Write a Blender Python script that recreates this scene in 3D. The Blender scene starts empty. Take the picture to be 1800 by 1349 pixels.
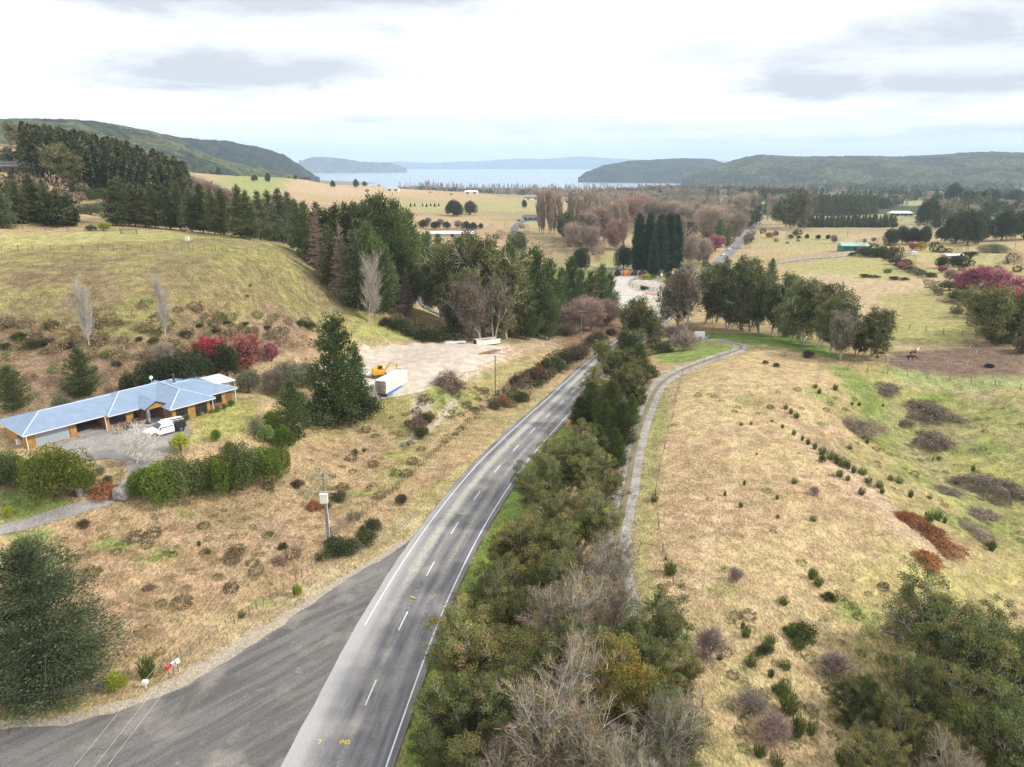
import bpy, math, random
import numpy as np
from mathutils import Vector, Matrix
from mathutils.geometry import delaunay_2d_cdt
R = math.radians
S = bpy.context.scene
COL = S.collection
# ------------------------------------------------------------------ camera
CAM_H, PITCH, FPX = 43.0, R(17.2), 1248.0
cd = bpy.data.cameras.new('camera'); cam = bpy.data.objects.new('camera', cd); COL.objects.link(cam)
cam.location = (0, 0, CAM_H); cam.rotation_euler = (R(90) - PITCH, 0, 0)
cd.sensor_width = 36; cd.lens = FPX / 1800 * 36; cd.clip_start = 1; cd.clip_end = 60000
S.camera = cam
# ------------------------------------------------------------------ light
SUN_EL, SUN_AZ = R(38), R(100)          # azimuth clockwise from the view direction
sl = bpy.data.lights.new('sun', 'SUN'); so = bpy.data.objects.new('sun', sl); COL.objects.link(so)
sl.energy = 3.0; sl.angle = R(5); sl.color = (1.0, .95, .87)
sd = Vector((math.cos(SUN_EL) * math.sin(SUN_AZ), math.cos(SUN_EL) * math.cos(SUN_AZ), math.sin(SUN_EL)))
so.rotation_euler = sd.to_track_quat('Z', 'Y').to_euler()
so.location = (60, -40, 120)
w = bpy.data.worlds.new('World'); S.world = w; w.use_nodes = True
S.view_settings.view_transform = 'Standard'; S.view_settings.look = 'None'
S.view_settings.exposure = 0.18; S.view_settings.gamma = 1
try:
    S.cycles.use_denoising = True; S.cycles.denoising_prefilter = 'NONE'; S.cycles.denoising_input_passes = 'RGB_ALBEDO_NORMAL'
    S.cycles.max_bounces = 5; S.cycles.diffuse_bounces = 3; S.cycles.transmission_bounces = 2; S.cycles.glossy_bounces = 2
    S.cycles.transparent_max_bounces = 4; S.cycles.volume_bounces = 1
except Exception: pass

class NT:
    """tiny node-tree writer"""
    def __init__(s, tree):
        s.t = tree; s.n = tree.nodes; s.l = tree.links
    def add(s, typ, ins=None, **kw):
        nd = s.n.new(typ)
        for k, v in kw.items(): setattr(nd, k, v)
        if ins:
            for k, v in ins.items(): s.put(nd.inputs[k], v)
        return nd
    def put(s, sock, v):
        if isinstance(v, bpy.types.NodeSocket): s.l.new(v, sock)
        elif isinstance(v, bpy.types.Node): s.l.new(v.outputs[0], sock)
        else:
            if sock.type == 'RGBA' and len(v) == 3: v = (*v, 1)
            sock.default_value = v
    def m(s, op, a, b=0.0, c=0.0, clamp=False):
        nd = s.n.new('ShaderNodeMath'); nd.operation = op; nd.use_clamp = clamp
        s.put(nd.inputs[0], a); s.put(nd.inputs[1], b); s.put(nd.inputs[2], c)
        return nd.outputs[0]
    def mix(s, f, a, b, mode='MIX'):
        nd = s.n.new('ShaderNodeMix'); nd.data_type = 'RGBA'; nd.blend_type = mode
        s.put(nd.inputs[0], f); s.put(nd.inputs[6], a); s.put(nd.inputs[7], b)
        return nd.outputs[2]
    def ramp(s, v, lo, hi, a=0.0, b=1.0):
        nd = s.n.new('ShaderNodeMapRange'); nd.interpolation_type = 'SMOOTHSTEP'
        s.put(nd.inputs[0], v); s.put(nd.inputs[1], lo); s.put(nd.inputs[2], hi); s.put(nd.inputs[3], a); s.put(nd.inputs[4], b)
        return nd.outputs[0]
    def noise(s, vec, scale, detail=4, rough=.55, dist=0):
        nd = s.add('ShaderNodeTexNoise', {'Scale': scale, 'Detail': detail, 'Roughness': rough, 'Distortion': dist})
        if vec is not None: s.put(nd.inputs['Vector'], vec)
        return nd.outputs[0]

def build_world():
    w.node_tree.nodes.clear(); T = NT(w.node_tree)
    out = T.add('ShaderNodeOutputWorld'); 
    sky = T.add('ShaderNodeTexSky', sky_type='NISHITA', sun_disc=False)
    sky.sun_elevation = SUN_EL; sky.sun_rotation = SUN_AZ; sky.altitude = 300; sky.dust_density = 1.5
    skyc = T.mix(1.0, sky.outputs[0], (.10, .10, .10), 'MULTIPLY')
    tc = T.add('ShaderNodeTexCoord'); sep = T.add('ShaderNodeSeparateXYZ', {0: tc.outputs['Generated']})
    X, Y, Z = sep.outputs
    az = T.m('ARCTAN2', X, Y); el = T.m('ARCSINE', Z)
    zc = T.m('ADD', T.m('MAXIMUM', Z, 0.0), .10)
    px = T.m('DIVIDE', X, zc); py = T.m('DIVIDE', Y, zc)
    pv = T.add('ShaderNodeCombineXYZ', {0: px, 1: py, 2: 0.0}).outputs[0]
    n1 = T.noise(pv, 1.3, 7, .6, .35)
    n2 = T.noise(pv, .45, 4, .5, .2)
    av = T.add('ShaderNodeCombineXYZ', {0: T.m('MULTIPLY', az, 5.0), 1: T.m('MULTIPLY', el, 13.0), 2: 0.0}).outputs[0]
    n3 = T.noise(av, 1.3, 7, .62, .3)
    # cloud banks in their own directions of the sky: azimuth, elevation, widths, depth
    banks = [(-.34, .205, .26, .050, 1.15), (-.64, .215, .24, .036, 1.0), (-.10, .225, .10, .03, .6), (-.31, .112, .155, .022, 1.0), (-.50, .100, .20, .016, .35),
             (.62, .085, .14, .018, .9), (.40, .10, .11, .016, .5), (.60, .145, .18, .03, .8), (.32, .130, .16, .03, .5), (.42, .085, .10, .012, .7), (.66, .190, .2, .03, .45),
             (.1, .045, .3, .008, .35), (.62, .037, .12, .006, .7), (-.1, .055, .16, .008, .3), (.3, .028, .3, .005, .4), (-.05, .20, .12, .02, .2)]
    tot = None
    wob = T.m('MULTIPLY', T.m('SUBTRACT', n3, .5), .30); wob2 = T.m('MULTIPLY', T.m('SUBTRACT', n1, .5), .10)
    for a0, e0, wa, we, dp in banks:
        da = T.m('DIVIDE', T.m('ADD', T.m('SUBTRACT', az, a0), wob), wa)
        de = T.m('DIVIDE', T.m('ADD', T.m('SUBTRACT', el, e0), T.m('MULTIPLY', wob2, we * 14)), we)
        g = T.m('MULTIPLY', T.m('EXPONENT', T.m('MULTIPLY', T.m('ADD', T.m('MULTIPLY', da, da), T.m('MULTIPLY', de, de)), -1.0)), dp * 1.2)
        tot = g if tot is None else T.m('ADD', tot, g)
    bank = T.m('MULTIPLY', tot, T.ramp(n3, .28, .66, .55, 1.15))
    gen = T.ramp(T.m('ADD', n1, T.m('MULTIPLY', n2, .5)), .70, .98)
    dark = T.m('MINIMUM', T.m('ADD', bank, T.m('MULTIPLY', gen, .36)), 1.0)
    white = (1.22, 1.24, 1.28); grey = (.64, .67, .73)
    cloud = T.mix(dark, white, grey)
    # thin blue gaps low over the far shore
    low = T.m('MULTIPLY', T.ramp(el, .0, .075, 1.0, 0.0), T.ramp(n3, .36, .62, .25, 1.0))
    cloud = T.mix(T.m('MULTIPLY', low, .65), cloud, (.80, .93, 1.06))
    gap = T.m('MULTIPLY', T.ramp(n2, .36, .46, 1.0, 0.0), .12)
    col = T.mix(gap, cloud, T.mix(.5, skyc, (.95, 1.05, 1.15)))
    belowf = T.ramp(el, -.02, 0.0, 1.0, 0.0)
    col = T.mix(belowf, col, (.30, .29, .24))
    bg = T.add('ShaderNodeBackground', {'Color': col, 'Strength': 1.0})
    T.l.new(bg.outputs[0], out.inputs[0])
build_world()

# ------------------------------------------------------------------ rays and pixels
SP, CP = math.sin(PITCH), math.cos(PITCH)
def ray(px, py):
    u = (px - 900) / FPX; v = (py - 674.5) / FPX
    return np.array((u, CP - v * SP, -SP - v * CP))
def proj(p):
    y = p[1] * CP - (p[2] - CAM_H) * SP; z = -(p[1] * SP + (p[2] - CAM_H) * CP)
    return 900 + FPX * p[0] / y, 674.5 + FPX * z / y
def atz(px, py, z):
    d = ray(px, py); t = (z - CAM_H) / d[2]; return (d[0] * t, d[1] * t, z)
def atr(px, py, dist):
    d = ray(px, py); t = dist / d[1]; return (d[0] * t, dist, CAM_H + d[2] * t)
# ------------------------------------------------------------------ numpy noise
_rng = np.random.default_rng(7)
_tab = _rng.random((256, 256))
def vnoise(x, y):
    xi = np.floor(x).astype(int); yi = np.floor(y).astype(int); fx = x - xi; fy = y - yi
    fx = fx * fx * (3 - 2 * fx); fy = fy * fy * (3 - 2 * fy)
    a = _tab[xi & 255, yi & 255]; b = _tab[(xi + 1) & 255, yi & 255]; c = _tab[xi & 255, (yi + 1) & 255]; d = _tab[(xi + 1) & 255, (yi + 1) & 255]
    return (a * (1 - fx) + b * fx) * (1 - fy) + (c * (1 - fx) + d * fx) * fy
def fbm(x, y, sc, oc=4, off=0.0):
    s = 0; a = 1; n = 0; x = np.asarray(x, float) / sc + off * 17.3; y = np.asarray(y, float) / sc + off * 9.7
    for i in range(oc):
        s = s + a * vnoise(x, y); n += a; a *= .55; x = x * 2.03 + 11.1; y = y * 2.03 + 5.7
    return s / n
def sstep(a, b, x):
    t = np.clip((np.asarray(x, float) - a) / (b - a), 0, 1); return t * t * (3 - 2 * t)

# ------------------------------------------------------------------ terrain heights
def zroad(y): return np.interp(y, [0, 60, 100, 150, 200, 270, 350, 500, 800, 1500, 3000], [0, 0, -1.2, -4.2, -7.6, -11, -12.2, -12.8, -16, -30, -50])
def road_pt(px, py):
    z = 0.0
    for _ in range(30):
        p = atz(px, py, z); z = .5 * z + .5 * float(zroad(p[1]))
    return atz(px, py, z)
ROAD_PX = [(555, 1460), (585, 1370), (612, 1303), (646, 1220), (702, 1098), (752, 1000), (796, 928), (836, 870), (872, 825), (906, 788), (938, 753), (969, 726), (994, 702),
           (1030, 665), (1070, 626), (1172, 550), (1268.5, 457.6), (1293.4, 433.2), (1305, 420), (1321, 399), (1338, 380), (1352, 366)]
def spline(pts, step):
    pts = [np.array(p, float) for p in pts]
    P_ = [2 * pts[0] - pts[1]] + pts + [2 * pts[-1] - pts[-2]]
    out = []
    for i in range(1, len(P_) - 2):
        p0, p1, p2, p3 = P_[i - 1:i + 3]; n = max(2, int(np.linalg.norm(p2 - p1) / step))
        for k in range(n):
            t = k / n
            out.append(.5 * ((2 * p1) + (-p0 + p2) * t + (2 * p0 - 5 * p1 + 4 * p2 - p3) * t * t + (-p0 + 3 * p1 - 3 * p2 + p3) * t ** 3))
    out.append(pts[-1]); return np.array(out)
rp = [road_pt(*q)[:2] for q in ROAD_PX]
rp = [(-17.5, 8.0), (-15.2, 22.0)] + rp
ROAD = spline(rp, 2.0)
for _ in range(60): ROAD[1:-1] = .25 * ROAD[:-2] + .5 * ROAD[1:-1] + .25 * ROAD[2:]

C = []   # (x, y, z)
def c(px, py, z): p = atz(px, py, z); C.append((p[0], p[1], z))
for q in rp[::2]: C.append((q[0], q[1], float(zroad(q[1]))))
for X, Y in ((0, 10), (-20, 25), (25, 25), (-60, 30), (60, 20), (0, 35), (-30, 5), (30, 5)): C.append((X, Y, 0.0))
C.append((70, 25, -3)); C.append((120, 60, -4))
for q in [(0, 1349, 0), (250, 1300, 0), (100, 1220, 0.3), (300, 1180, .3), (450, 1060, 0), (600, 960, -.2), (700, 880, -.6), (250, 1050, 1.2), (0, 1100, 1.5), (0, 1000, 2.5),
          (400, 950, 1), (250, 940, 2.4), (500, 860, 1), (400, 880, 2), (0, 925, 4), (120, 900, 4), (200, 870, 4.6), (0, 860, 5.2),
          (60, 800, 6), (20, 760, 6), (150, 790, 6), (200, 760, 6), (300, 765, 6), (400, 740, 6), (330, 700, 6), (440, 700, 5.5), (250, 720, 6), (120, 730, 6.3), (480, 790, 3.5), (520, 720, 2.5),
          (560, 860, -1), (620, 790, -2), (560, 760, 0), (620, 730, -.5), (650, 850, -1.2), (700, 800, -1.6), (720, 740, -1), (790, 740, -2), (860, 690, -2.6), (960, 610, -4),
          (660, 690, 1), (700, 650, 1), (640, 620, 1.2), (760, 620, .8), (800, 660, .5), (850, 620, 0), (900, 605, -1.5), (750, 690, .8), (980, 580, -5.5), (1060, 560, -8),
          # slope left behind the house
          (0, 700, 8), (100, 680, 9), (200, 650, 10), (300, 650, 9), (420, 640, 7), (0, 620, 12), (120, 600, 13), (300, 590, 13), (430, 575, 12), (560, 590, 7), (650, 580, 5), (740, 597, 1.5),
          (0, 520, 19), (200, 510, 19.5), (400, 500, 19), (540, 500, 15.5), (620, 530, 10), (680, 570, 5),
          (0, 440, 24), (150, 440, 24), (300, 441, 24), (420, 445, 23.5), (500, 452, 21), (560, 480, 16),
          (0, 408, 26), (200, 408, 25.5), (350, 414, 24.5), (480, 425, 22),
          # spur falling to the driveway
          (640, 490, 6), (700, 520, 1), (740, 470, -5), (780, 550, -3), (830, 580, -2.5), (900, 580, -4), (740, 440, -7), (1000, 540, -9),
          (1100, 520, -12), (1130, 490, -13), (1050, 500, -13), (900, 470, -13), (820, 440, -11), (960, 457, -13), (1150, 465, -13.5),
          (800, 415, -9), (950, 405, -4), (890, 402, -4), (1010, 400, -5), (925, 388, -4), (1040, 440, -10), (1100, 420, -12), (1200, 420, -13), (1250, 400, -15),
          # fields toward the lake
          (850, 375, -5), (750, 372, -3), (650, 362, 1), (950, 360, -9), (800, 352, -6), (700, 340, 0), (620, 335, 6), (560, 326, 11), (650, 327, 6), (480, 335, 12), (430, 318, 22),
          (520, 322, 14), (900, 343, -13), (1000, 350, -16), (1150, 350, -20), (1300, 345, -24),
          (380, 345, 16), (330, 360, 18), (420, 370, 12), (500, 375, 9), (280, 350, 25), (330, 312, 32), (200, 345, 29), (120, 365, 28), (60, 350, 31), (230, 325, 33),
          # right
          (1110, 850, -.3), (1130, 760, 0), (1200, 680, 0), (1300, 620, -.5), (1180, 620, -3.5), (1230, 595, -4), (1150, 900, -.2), (1200, 1200, -.4), (1250, 1000, -.3), (1350, 900, 0), (1300, 750, .5), (1400, 700, .6), (1450, 800, -.5), (1550, 900, -1.8),
          (1400, 1100, -1.6), (1500, 1000, -1.8), (1600, 1010, -3), (1450, 1200, -3), (1300, 1300, -1.2), (1600, 1250, -5), (1800, 1349, -6),
          (1500, 690, -1), (1560, 760, -6.5), (1650, 830, -8), (1750, 920, -8), (1800, 1050, -8), (1480, 665, -1), (1450, 640, -1), (1600, 690, -4), (1700, 700, -4), (1800, 700, -2), (1800, 800, -5.5), (1700, 760, -6),
          (1560, 655, -1), (1700, 665, -1.5), (1800, 690, -1), (1350, 600, -2.5), (1280, 585, -5), (1420, 600, -3), (1520, 610, -1.5), (1605, 630, -.5), (1700, 620, -.5), (1800, 640, 0),
          (1600, 570, -1.5), (1700, 590, -.5), (1600, 500, -3.5), (1750, 540, -1), (1450, 520, -6), (1350, 480, -10), (1400, 455, -10), (1500, 440, -9), (1600, 440, -6), (1700, 470, -3.5), (1800, 480, -2),
          (1400, 415, -12), (1500, 405, -12), (1600, 410, -10), (1700, 420, -7), (1800, 420, -5), (1400, 385, -17), (1600, 380, -17), (1800, 385, -12), (1500, 350, -26), (1700, 345, -25)]: c(*q)
for q in [(0, 350, 225), (100, 300, 420), (0, 300, 330), (60, 270, 520), (0, 255, 520), (-60, 250, 500), (470, 300, 900), (540, 312, 1150), (-60, 350, 220), (-60, 410, 170), (250, 290, 560)]: C.append(atr(*q))
for X, Y, z in [(-1500, 1500, 150), (-900, 800, 85), (-2000, 2600, 170), (-700, 500, 66), (-300, 200, 30), (-150, 80, 12), (-1000, 2600, 30), (-600, 2500, -30), (-500, 1500, 8), (-250, 1700, -18), (0, 1700, -34), (0, 2500, -52), (600, 2500, -46), (-500, 3100, -62),
                (500, 3100, -61), (0, 3150, -62), (1000, 3000, -45), (2000, 3000, -30), (1500, 1500, -30), (2500, 2500, -20), (3000, 3500, -20), (800, 600, -8), (500, 250, 0), (1500, 800, -10), (300, 80, -4), (250, 40, -6),
                (-400, 3600, -64), (600, 3700, -64), (3000, 6000, -60), (0, 6000, -66), (-1500, 5000, -60), (0, 9000, -68), (3500, 9000, -66), (-3500, 9000, -66), (-2500, 4500, 0), (5000, 6000, -30), (300, 3200, -61), (-800, 3300, -62)]: C.append((X, Y, z))
C = np.array(C)
NTH, NRR = 640, 720
TH0, TH1, LR0, LR1 = -R(55), R(55), math.log(8), math.log(9000)
def qc(x, y): r = np.hypot(x, y); return np.arctan2(x, y), np.log(np.maximum(r, 1e-3))
_ct, _cl = qc(C[:, 0], C[:, 1])
# merge near-duplicates
_keep = []
for i in range(len(C)):
    if all((_ct[i] - _ct[j]) ** 2 + (_cl[i] - _cl[j]) ** 2 > .012 ** 2 for j in _keep): _keep.append(i)
C = C[_keep]; _ct = _ct[_keep]; _cl = _cl[_keep]
def _phi(d2): return np.sqrt(d2 + .05 ** 2)
_A = _phi((_ct[:, None] - _ct) ** 2 + (_cl[:, None] - _cl) ** 2)
# heights are scaled by distance so that near and far errors weigh alike on the picture
_sc = np.exp(_cl) ** .6
_n = len(C); _M = np.zeros((_n + 1, _n + 1)); _M[:_n, :_n] = _A - np.eye(_n) * .002; _M[:_n, _n] = 1; _M[_n, :_n] = 1
_W = np.linalg.solve(_M, np.append(C[:, 2] / _sc, 0))
TH = np.linspace(TH0, TH1, NTH); LR = np.linspace(LR0, LR1, NRR)
gt, gl = np.meshgrid(TH, LR, indexing='ij')
G = np.zeros_like(gt)
for i in range(_n): G += _W[i] * _phi((gt - _ct[i]) ** 2 + (gl - _cl[i]) ** 2)
G = (G + _W[_n]) * np.exp(gl) ** .6
GX = np.exp(gl) * np.sin(gt); GY = np.exp(gl) * np.cos(gt); GR = np.exp(gl)
_far = sstep(250, 900, GR)
G += (fbm(GX, GY, 5, 4) - .5) * .5 * sstep(20, 60, GR) + (fbm(GX, GY, 26, 3, 1) - .5) * 1.2 * sstep(50, 160, GR) + (fbm(GX, GY, 120, 4, 2) - .5) * 7 * _far
# flatten along the road
def dist_line(x, y, L):
    """distance to a polyline given densely, and the fraction along it"""
    sh = x.shape; x = x.ravel(); y = y.ravel(); D = np.full(x.shape, 1e9); K = np.zeros(x.shape, int)
    for a in range(0, len(x), 200000):
        xs = x[a:a + 200000]; ys = y[a:a + 200000]; best = np.full(xs.shape, 1e18); kk = np.zeros(xs.shape, int)
        for i in range(len(L)):
            d = (xs - L[i, 0]) ** 2 + (ys - L[i, 1]) ** 2; m = d < best; best[m] = d[m]; kk[m] = i
        D[a:a + 200000] = np.sqrt(best); K[a:a + 200000] = kk
    return D.reshape(sh), K.reshape(sh)
def flatten(L, zs, w0, w1, drop):
    lo = L.min(0) - w1 - 4; hi = L.max(0) + w1 + 4
    m = (GX > lo[0]) & (GX < hi[0]) & (GY > lo[1]) & (GY < hi[1])
    d, k = dist_line(GX[m], GY[m], L); zz = zs[k]; wgt = 1 - sstep(w0, w1, d)
    G[m] = G[m] * (1 - wgt) + (zz - drop * (1 - sstep(w0 * .8, w0 * 1.15, d))) * wgt
def height(x, y):
    t, l = qc(np.asarray(x, float), np.asarray(y, float))
    a = np.clip((t - TH0) / (TH1 - TH0) * (NTH - 1), 0, NTH - 1.001); b = np.clip((l - LR0) / (LR1 - LR0) * (NRR - 1), 0, NRR - 1.001)
    i = a.astype(int); j = b.astype(int); fa = a - i; fb = b - j
    return (G[i, j] * (1 - fa) + G[i + 1, j] * fa) * (1 - fb) + (G[i, j + 1] * (1 - fa) + G[i + 1, j + 1] * fa) * fb
_ts = np.exp(np.linspace(math.log(25), math.log(6000), 700))
def P(px, py, lift=0.0):
    """where the sight line through a picture point meets the ground (raised by lift)"""
    d = ray(px, py); x = d[0] * _ts; y = d[1] * _ts; z = CAM_H + d[2] * _ts
    below = z < height(x, y) + lift; i = int(np.argmax(below)) if below.any() else len(_ts) - 1
    a, b = _ts[max(i - 1, 0)], _ts[i]
    for _ in range(18):
        m = .5 * (a + b)
        if CAM_H + d[2] * m < float(height(d[0] * m, d[1] * m)) + lift: b = m
        else: a = m
    return Vector((d[0] * b, d[1] * b, float(height(d[0] * b, d[1] * b))))
RZ = zroad(ROAD[:, 1])
SIDE = spline([P(-900, 1345)[:2], P(-500, 1330)[:2], P(0, 1315)[:2], P(300, 1275)[:2], P(480, 1240)[:2], P(600, 1150)[:2]], 1.5)
flatten(SIDE, np.zeros(len(SIDE)), 7, 12, .10)
SIDE2 = spline([P(260, 1250)[:2], P(430, 1180)[:2], P(560, 1090)[:2], P(640, 1020)[:2], P(700, 965)[:2], P(750, 915)[:2]], 1.5)
flatten(SIDE2, zroad(SIDE2[:, 1]), 4.5, 9, .10)
flatten(ROAD, RZ, 5.2, 13, .16)
TRACK = spline([P(*q)[:2] for q in [(1165, 1349), (1125, 1180), (1092, 1040), (1083, 950), (1102, 860), (1112, 800), (1125, 750), (1143, 705), (1160, 675), (1190, 655), (1225, 640), (1262, 627), (1290, 618), (1305, 612), (1298, 604), (1270, 600), (1235, 597)]], 1.0)
for _ in range(20): TRACK[1:-1] = .25 * TRACK[:-2] + .5 * TRACK[1:-1] + .25 * TRACK[2:]
TZ = height(TRACK[:, 0], TRACK[:, 1])
for _ in range(60): TZ[1:-1] = .25 * TZ[:-2] + .5 * TZ[1:-1] + .25 * TZ[2:]
flatten(TRACK, TZ, 1.9, 5, .10)
_jp = np.array([atz(*q, 0)[:2] for q in [(-350, 1275), (0, 1270), (90, 1263), (170, 1248), (250, 1222), (330, 1190), (420, 1136), (500, 1085), (575, 1028), (640, 986), (720, 930), (760, 925), (680, 1080), (600, 1250), (540, 1500), (440, 2100), (-900, 2100), (-900, 1275)]])
_in = np.zeros(GX.shape, bool)
for i in range(len(_jp)):
    a, b = _jp[i], _jp[(i + 1) % len(_jp)]; _in ^= ((a[1] > GY) != (b[1] > GY)) & (GX < (b[0] - a[0]) * (GY - a[1]) / (b[1] - a[1] + 1e-12) + a[0])
G[_in] = zroad(GY[_in]) - .12
# level pad under the house, its court and the yard
for (x0, y0, z0, r0, r1) in [(-57, 98, 6, 15, 21), (-48, 103, 6, 10, 16)]:
    d = np.hypot(GX - x0, GY - y0); wgt = 1 - sstep(r0, r1, d); G[:] = G * (1 - wgt) + z0 * wgt
# ------------------------------------------------------------------ mesh helpers
def link(o, parent=None, **props):
    COL.objects.link(o)
    if parent is not None: o.parent = parent
    for k, v in props.items():
        if v is not None: o[k] = v
    return o
def np_mesh(name, V, F, mats, col=None, mat_idx=None, smooth=False):
    """V (n,3), F (m,3|4) or list of such arrays"""
    me = bpy.data.meshes.new(name); V = np.asarray(V, np.float32)
    Fs = F if isinstance(F, list) else [F]; Fs = [np.asarray(f, np.int32) for f in Fs if len(f)]
    me.vertices.add(len(V)); me.vertices.foreach_set('co', V.ravel())
    idx = np.concatenate([f.ravel() for f in Fs]); tot = np.concatenate([np.full(len(f), f.shape[1], np.int32) for f in Fs])
    me.loops.add(len(idx)); me.loops.foreach_set('vertex_index', idx)
    me.polygons.add(len(tot)); st = np.zeros(len(tot), np.int32); st[1:] = np.cumsum(tot)[:-1]
    me.polygons.foreach_set('loop_start', st)
    if mat_idx is not None: me.polygons.foreach_set('material_index', np.asarray(mat_idx, np.int32))
    me.polygons.foreach_set('use_smooth', np.full(len(tot), bool(smooth)))
    for m_ in (mats if isinstance(mats, (list, tuple)) else [mats]): me.materials.append(m_)
    if col is not None:
        a = me.attributes.new('tint', 'FLOAT_COLOR', 'POINT'); cc = np.ones((len(V), 4), np.float32); cc[:, :3] = col; a.data.foreach_set('color', cc.ravel())
    me.update(calc_edges=True); me.validate(); return me
class MB:
    """collects boxes, bars, prisms and polygons for one mesh"""
    def __init__(s): s.v = []; s.f = []; s.mi = []; s.cur = 0
    def face(s, pts, m=None):
        n = len(s.v); s.v += [tuple(p) for p in pts]; s.f.append(tuple(range(n, n + len(pts)))); s.mi.append(s.cur if m is None else m)
    def hexa(s, b, t, m=None):
        """b and t are the four corners of the bottom and of the top, both counter-clockwise from above"""
        n = len(s.v); s.v += [tuple(p) for p in b] + [tuple(p) for p in t]
        for f in ((3, 2, 1, 0), (4, 5, 6, 7), (0, 1, 5, 4), (1, 2, 6, 5), (2, 3, 7, 6), (3, 0, 4, 7)): s.f.append(tuple(n + i for i in f)); s.mi.append(s.cur if m is None else m)
    def box(s, x0, x1, y0, y1, z0, z1, m=None):
        s.hexa([(x0, y0, z0), (x1, y0, z0), (x1, y1, z0), (x0, y1, z0)], [(x0, y0, z1), (x1, y0, z1), (x1, y1, z1), (x0, y1, z1)], m)
    def bar(s, p, q, r, n=6, r2=None, m=None, flat=None):
        p = Vector(p); q = Vector(q); d = (q - p); 
        if d.length < 1e-6: return
        d.normalize(); a = d.orthogonal().normalized() if abs(d.z) > .95 else d.cross(Vector((0, 0, 1))).normalized(); b = d.cross(a)
        r2 = r if r2 is None else r2; k = len(s.v); fl = 1 if flat is None else flat; off = math.pi / 4 if n == 4 else 0
        for c_, rr in ((p, r), (q, r2)):
            for i in range(n):
                t = 2 * math.pi * i / n + off; s.v.append(tuple(c_ + a * math.cos(t) * rr + b * math.sin(t) * rr * fl))
        for i in range(n): s.f.append((k + i, k + (i + 1) % n, k + n + (i + 1) % n, k + n + i)); s.mi.append(s.cur if m is None else m)
        s.f.append(tuple(k + i for i in reversed(range(n)))); s.f.append(tuple(k + n + i for i in range(n))); s.mi += [s.cur if m is None else m] * 2
    def blob(s, c_, r, seed=0, n=10, m=None, jag=.2):
        rnd = random.Random(seed); k = len(s.v); rows = 6
        for j in range(rows + 1):
            ph = math.pi * j / rows - math.pi / 2
            for i in range(n):
                t = 2 * math.pi * i / n; q = 1 + rnd.uniform(-jag, jag)
                s.v.append((c_[0] + math.cos(ph) * math.cos(t) * r[0] * q, c_[1] + math.cos(ph) * math.sin(t) * r[1] * q, c_[2] + math.sin(ph) * r[2] * q))
        for j in range(rows):
            for i in range(n): s.f.append((k + j * n + i, k + j * n + (i + 1) % n, k + (j + 1) * n + (i + 1) % n, k + (j + 1) * n + i)); s.mi.append(s.cur if m is None else m)
    def build(s, name, mats, parent=None, M=None, smooth=False, bevel=0, **props):
        me = bpy.data.meshes.new(name); me.from_pydata(s.v, [], s.f)
        for m_ in (mats if isinstance(mats, (list, tuple)) else [mats]): me.materials.append(m_)
        me.polygons.foreach_set('material_index', s.mi)
        if smooth: me.polygons.foreach_set('use_smooth', [True] * len(s.f))
        if M is not None: me.transform(M)
        me.update(); o = bpy.data.objects.new(name, me); link(o, parent, **props)
        if bevel:
            b = o.modifiers.new('bevel', 'BEVEL'); b.width = bevel; b.segments = 2; b.limit_method = 'ANGLE'
        return o
def empty(name, loc, rz=0, label=None, cat=None, group=None):
    o = bpy.data.objects.new(name, None); o.empty_display_size = .5; o.location = loc; o.rotation_euler = (0, 0, rz)
    return link(o, None, label=label, category=cat, group=group)

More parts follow.
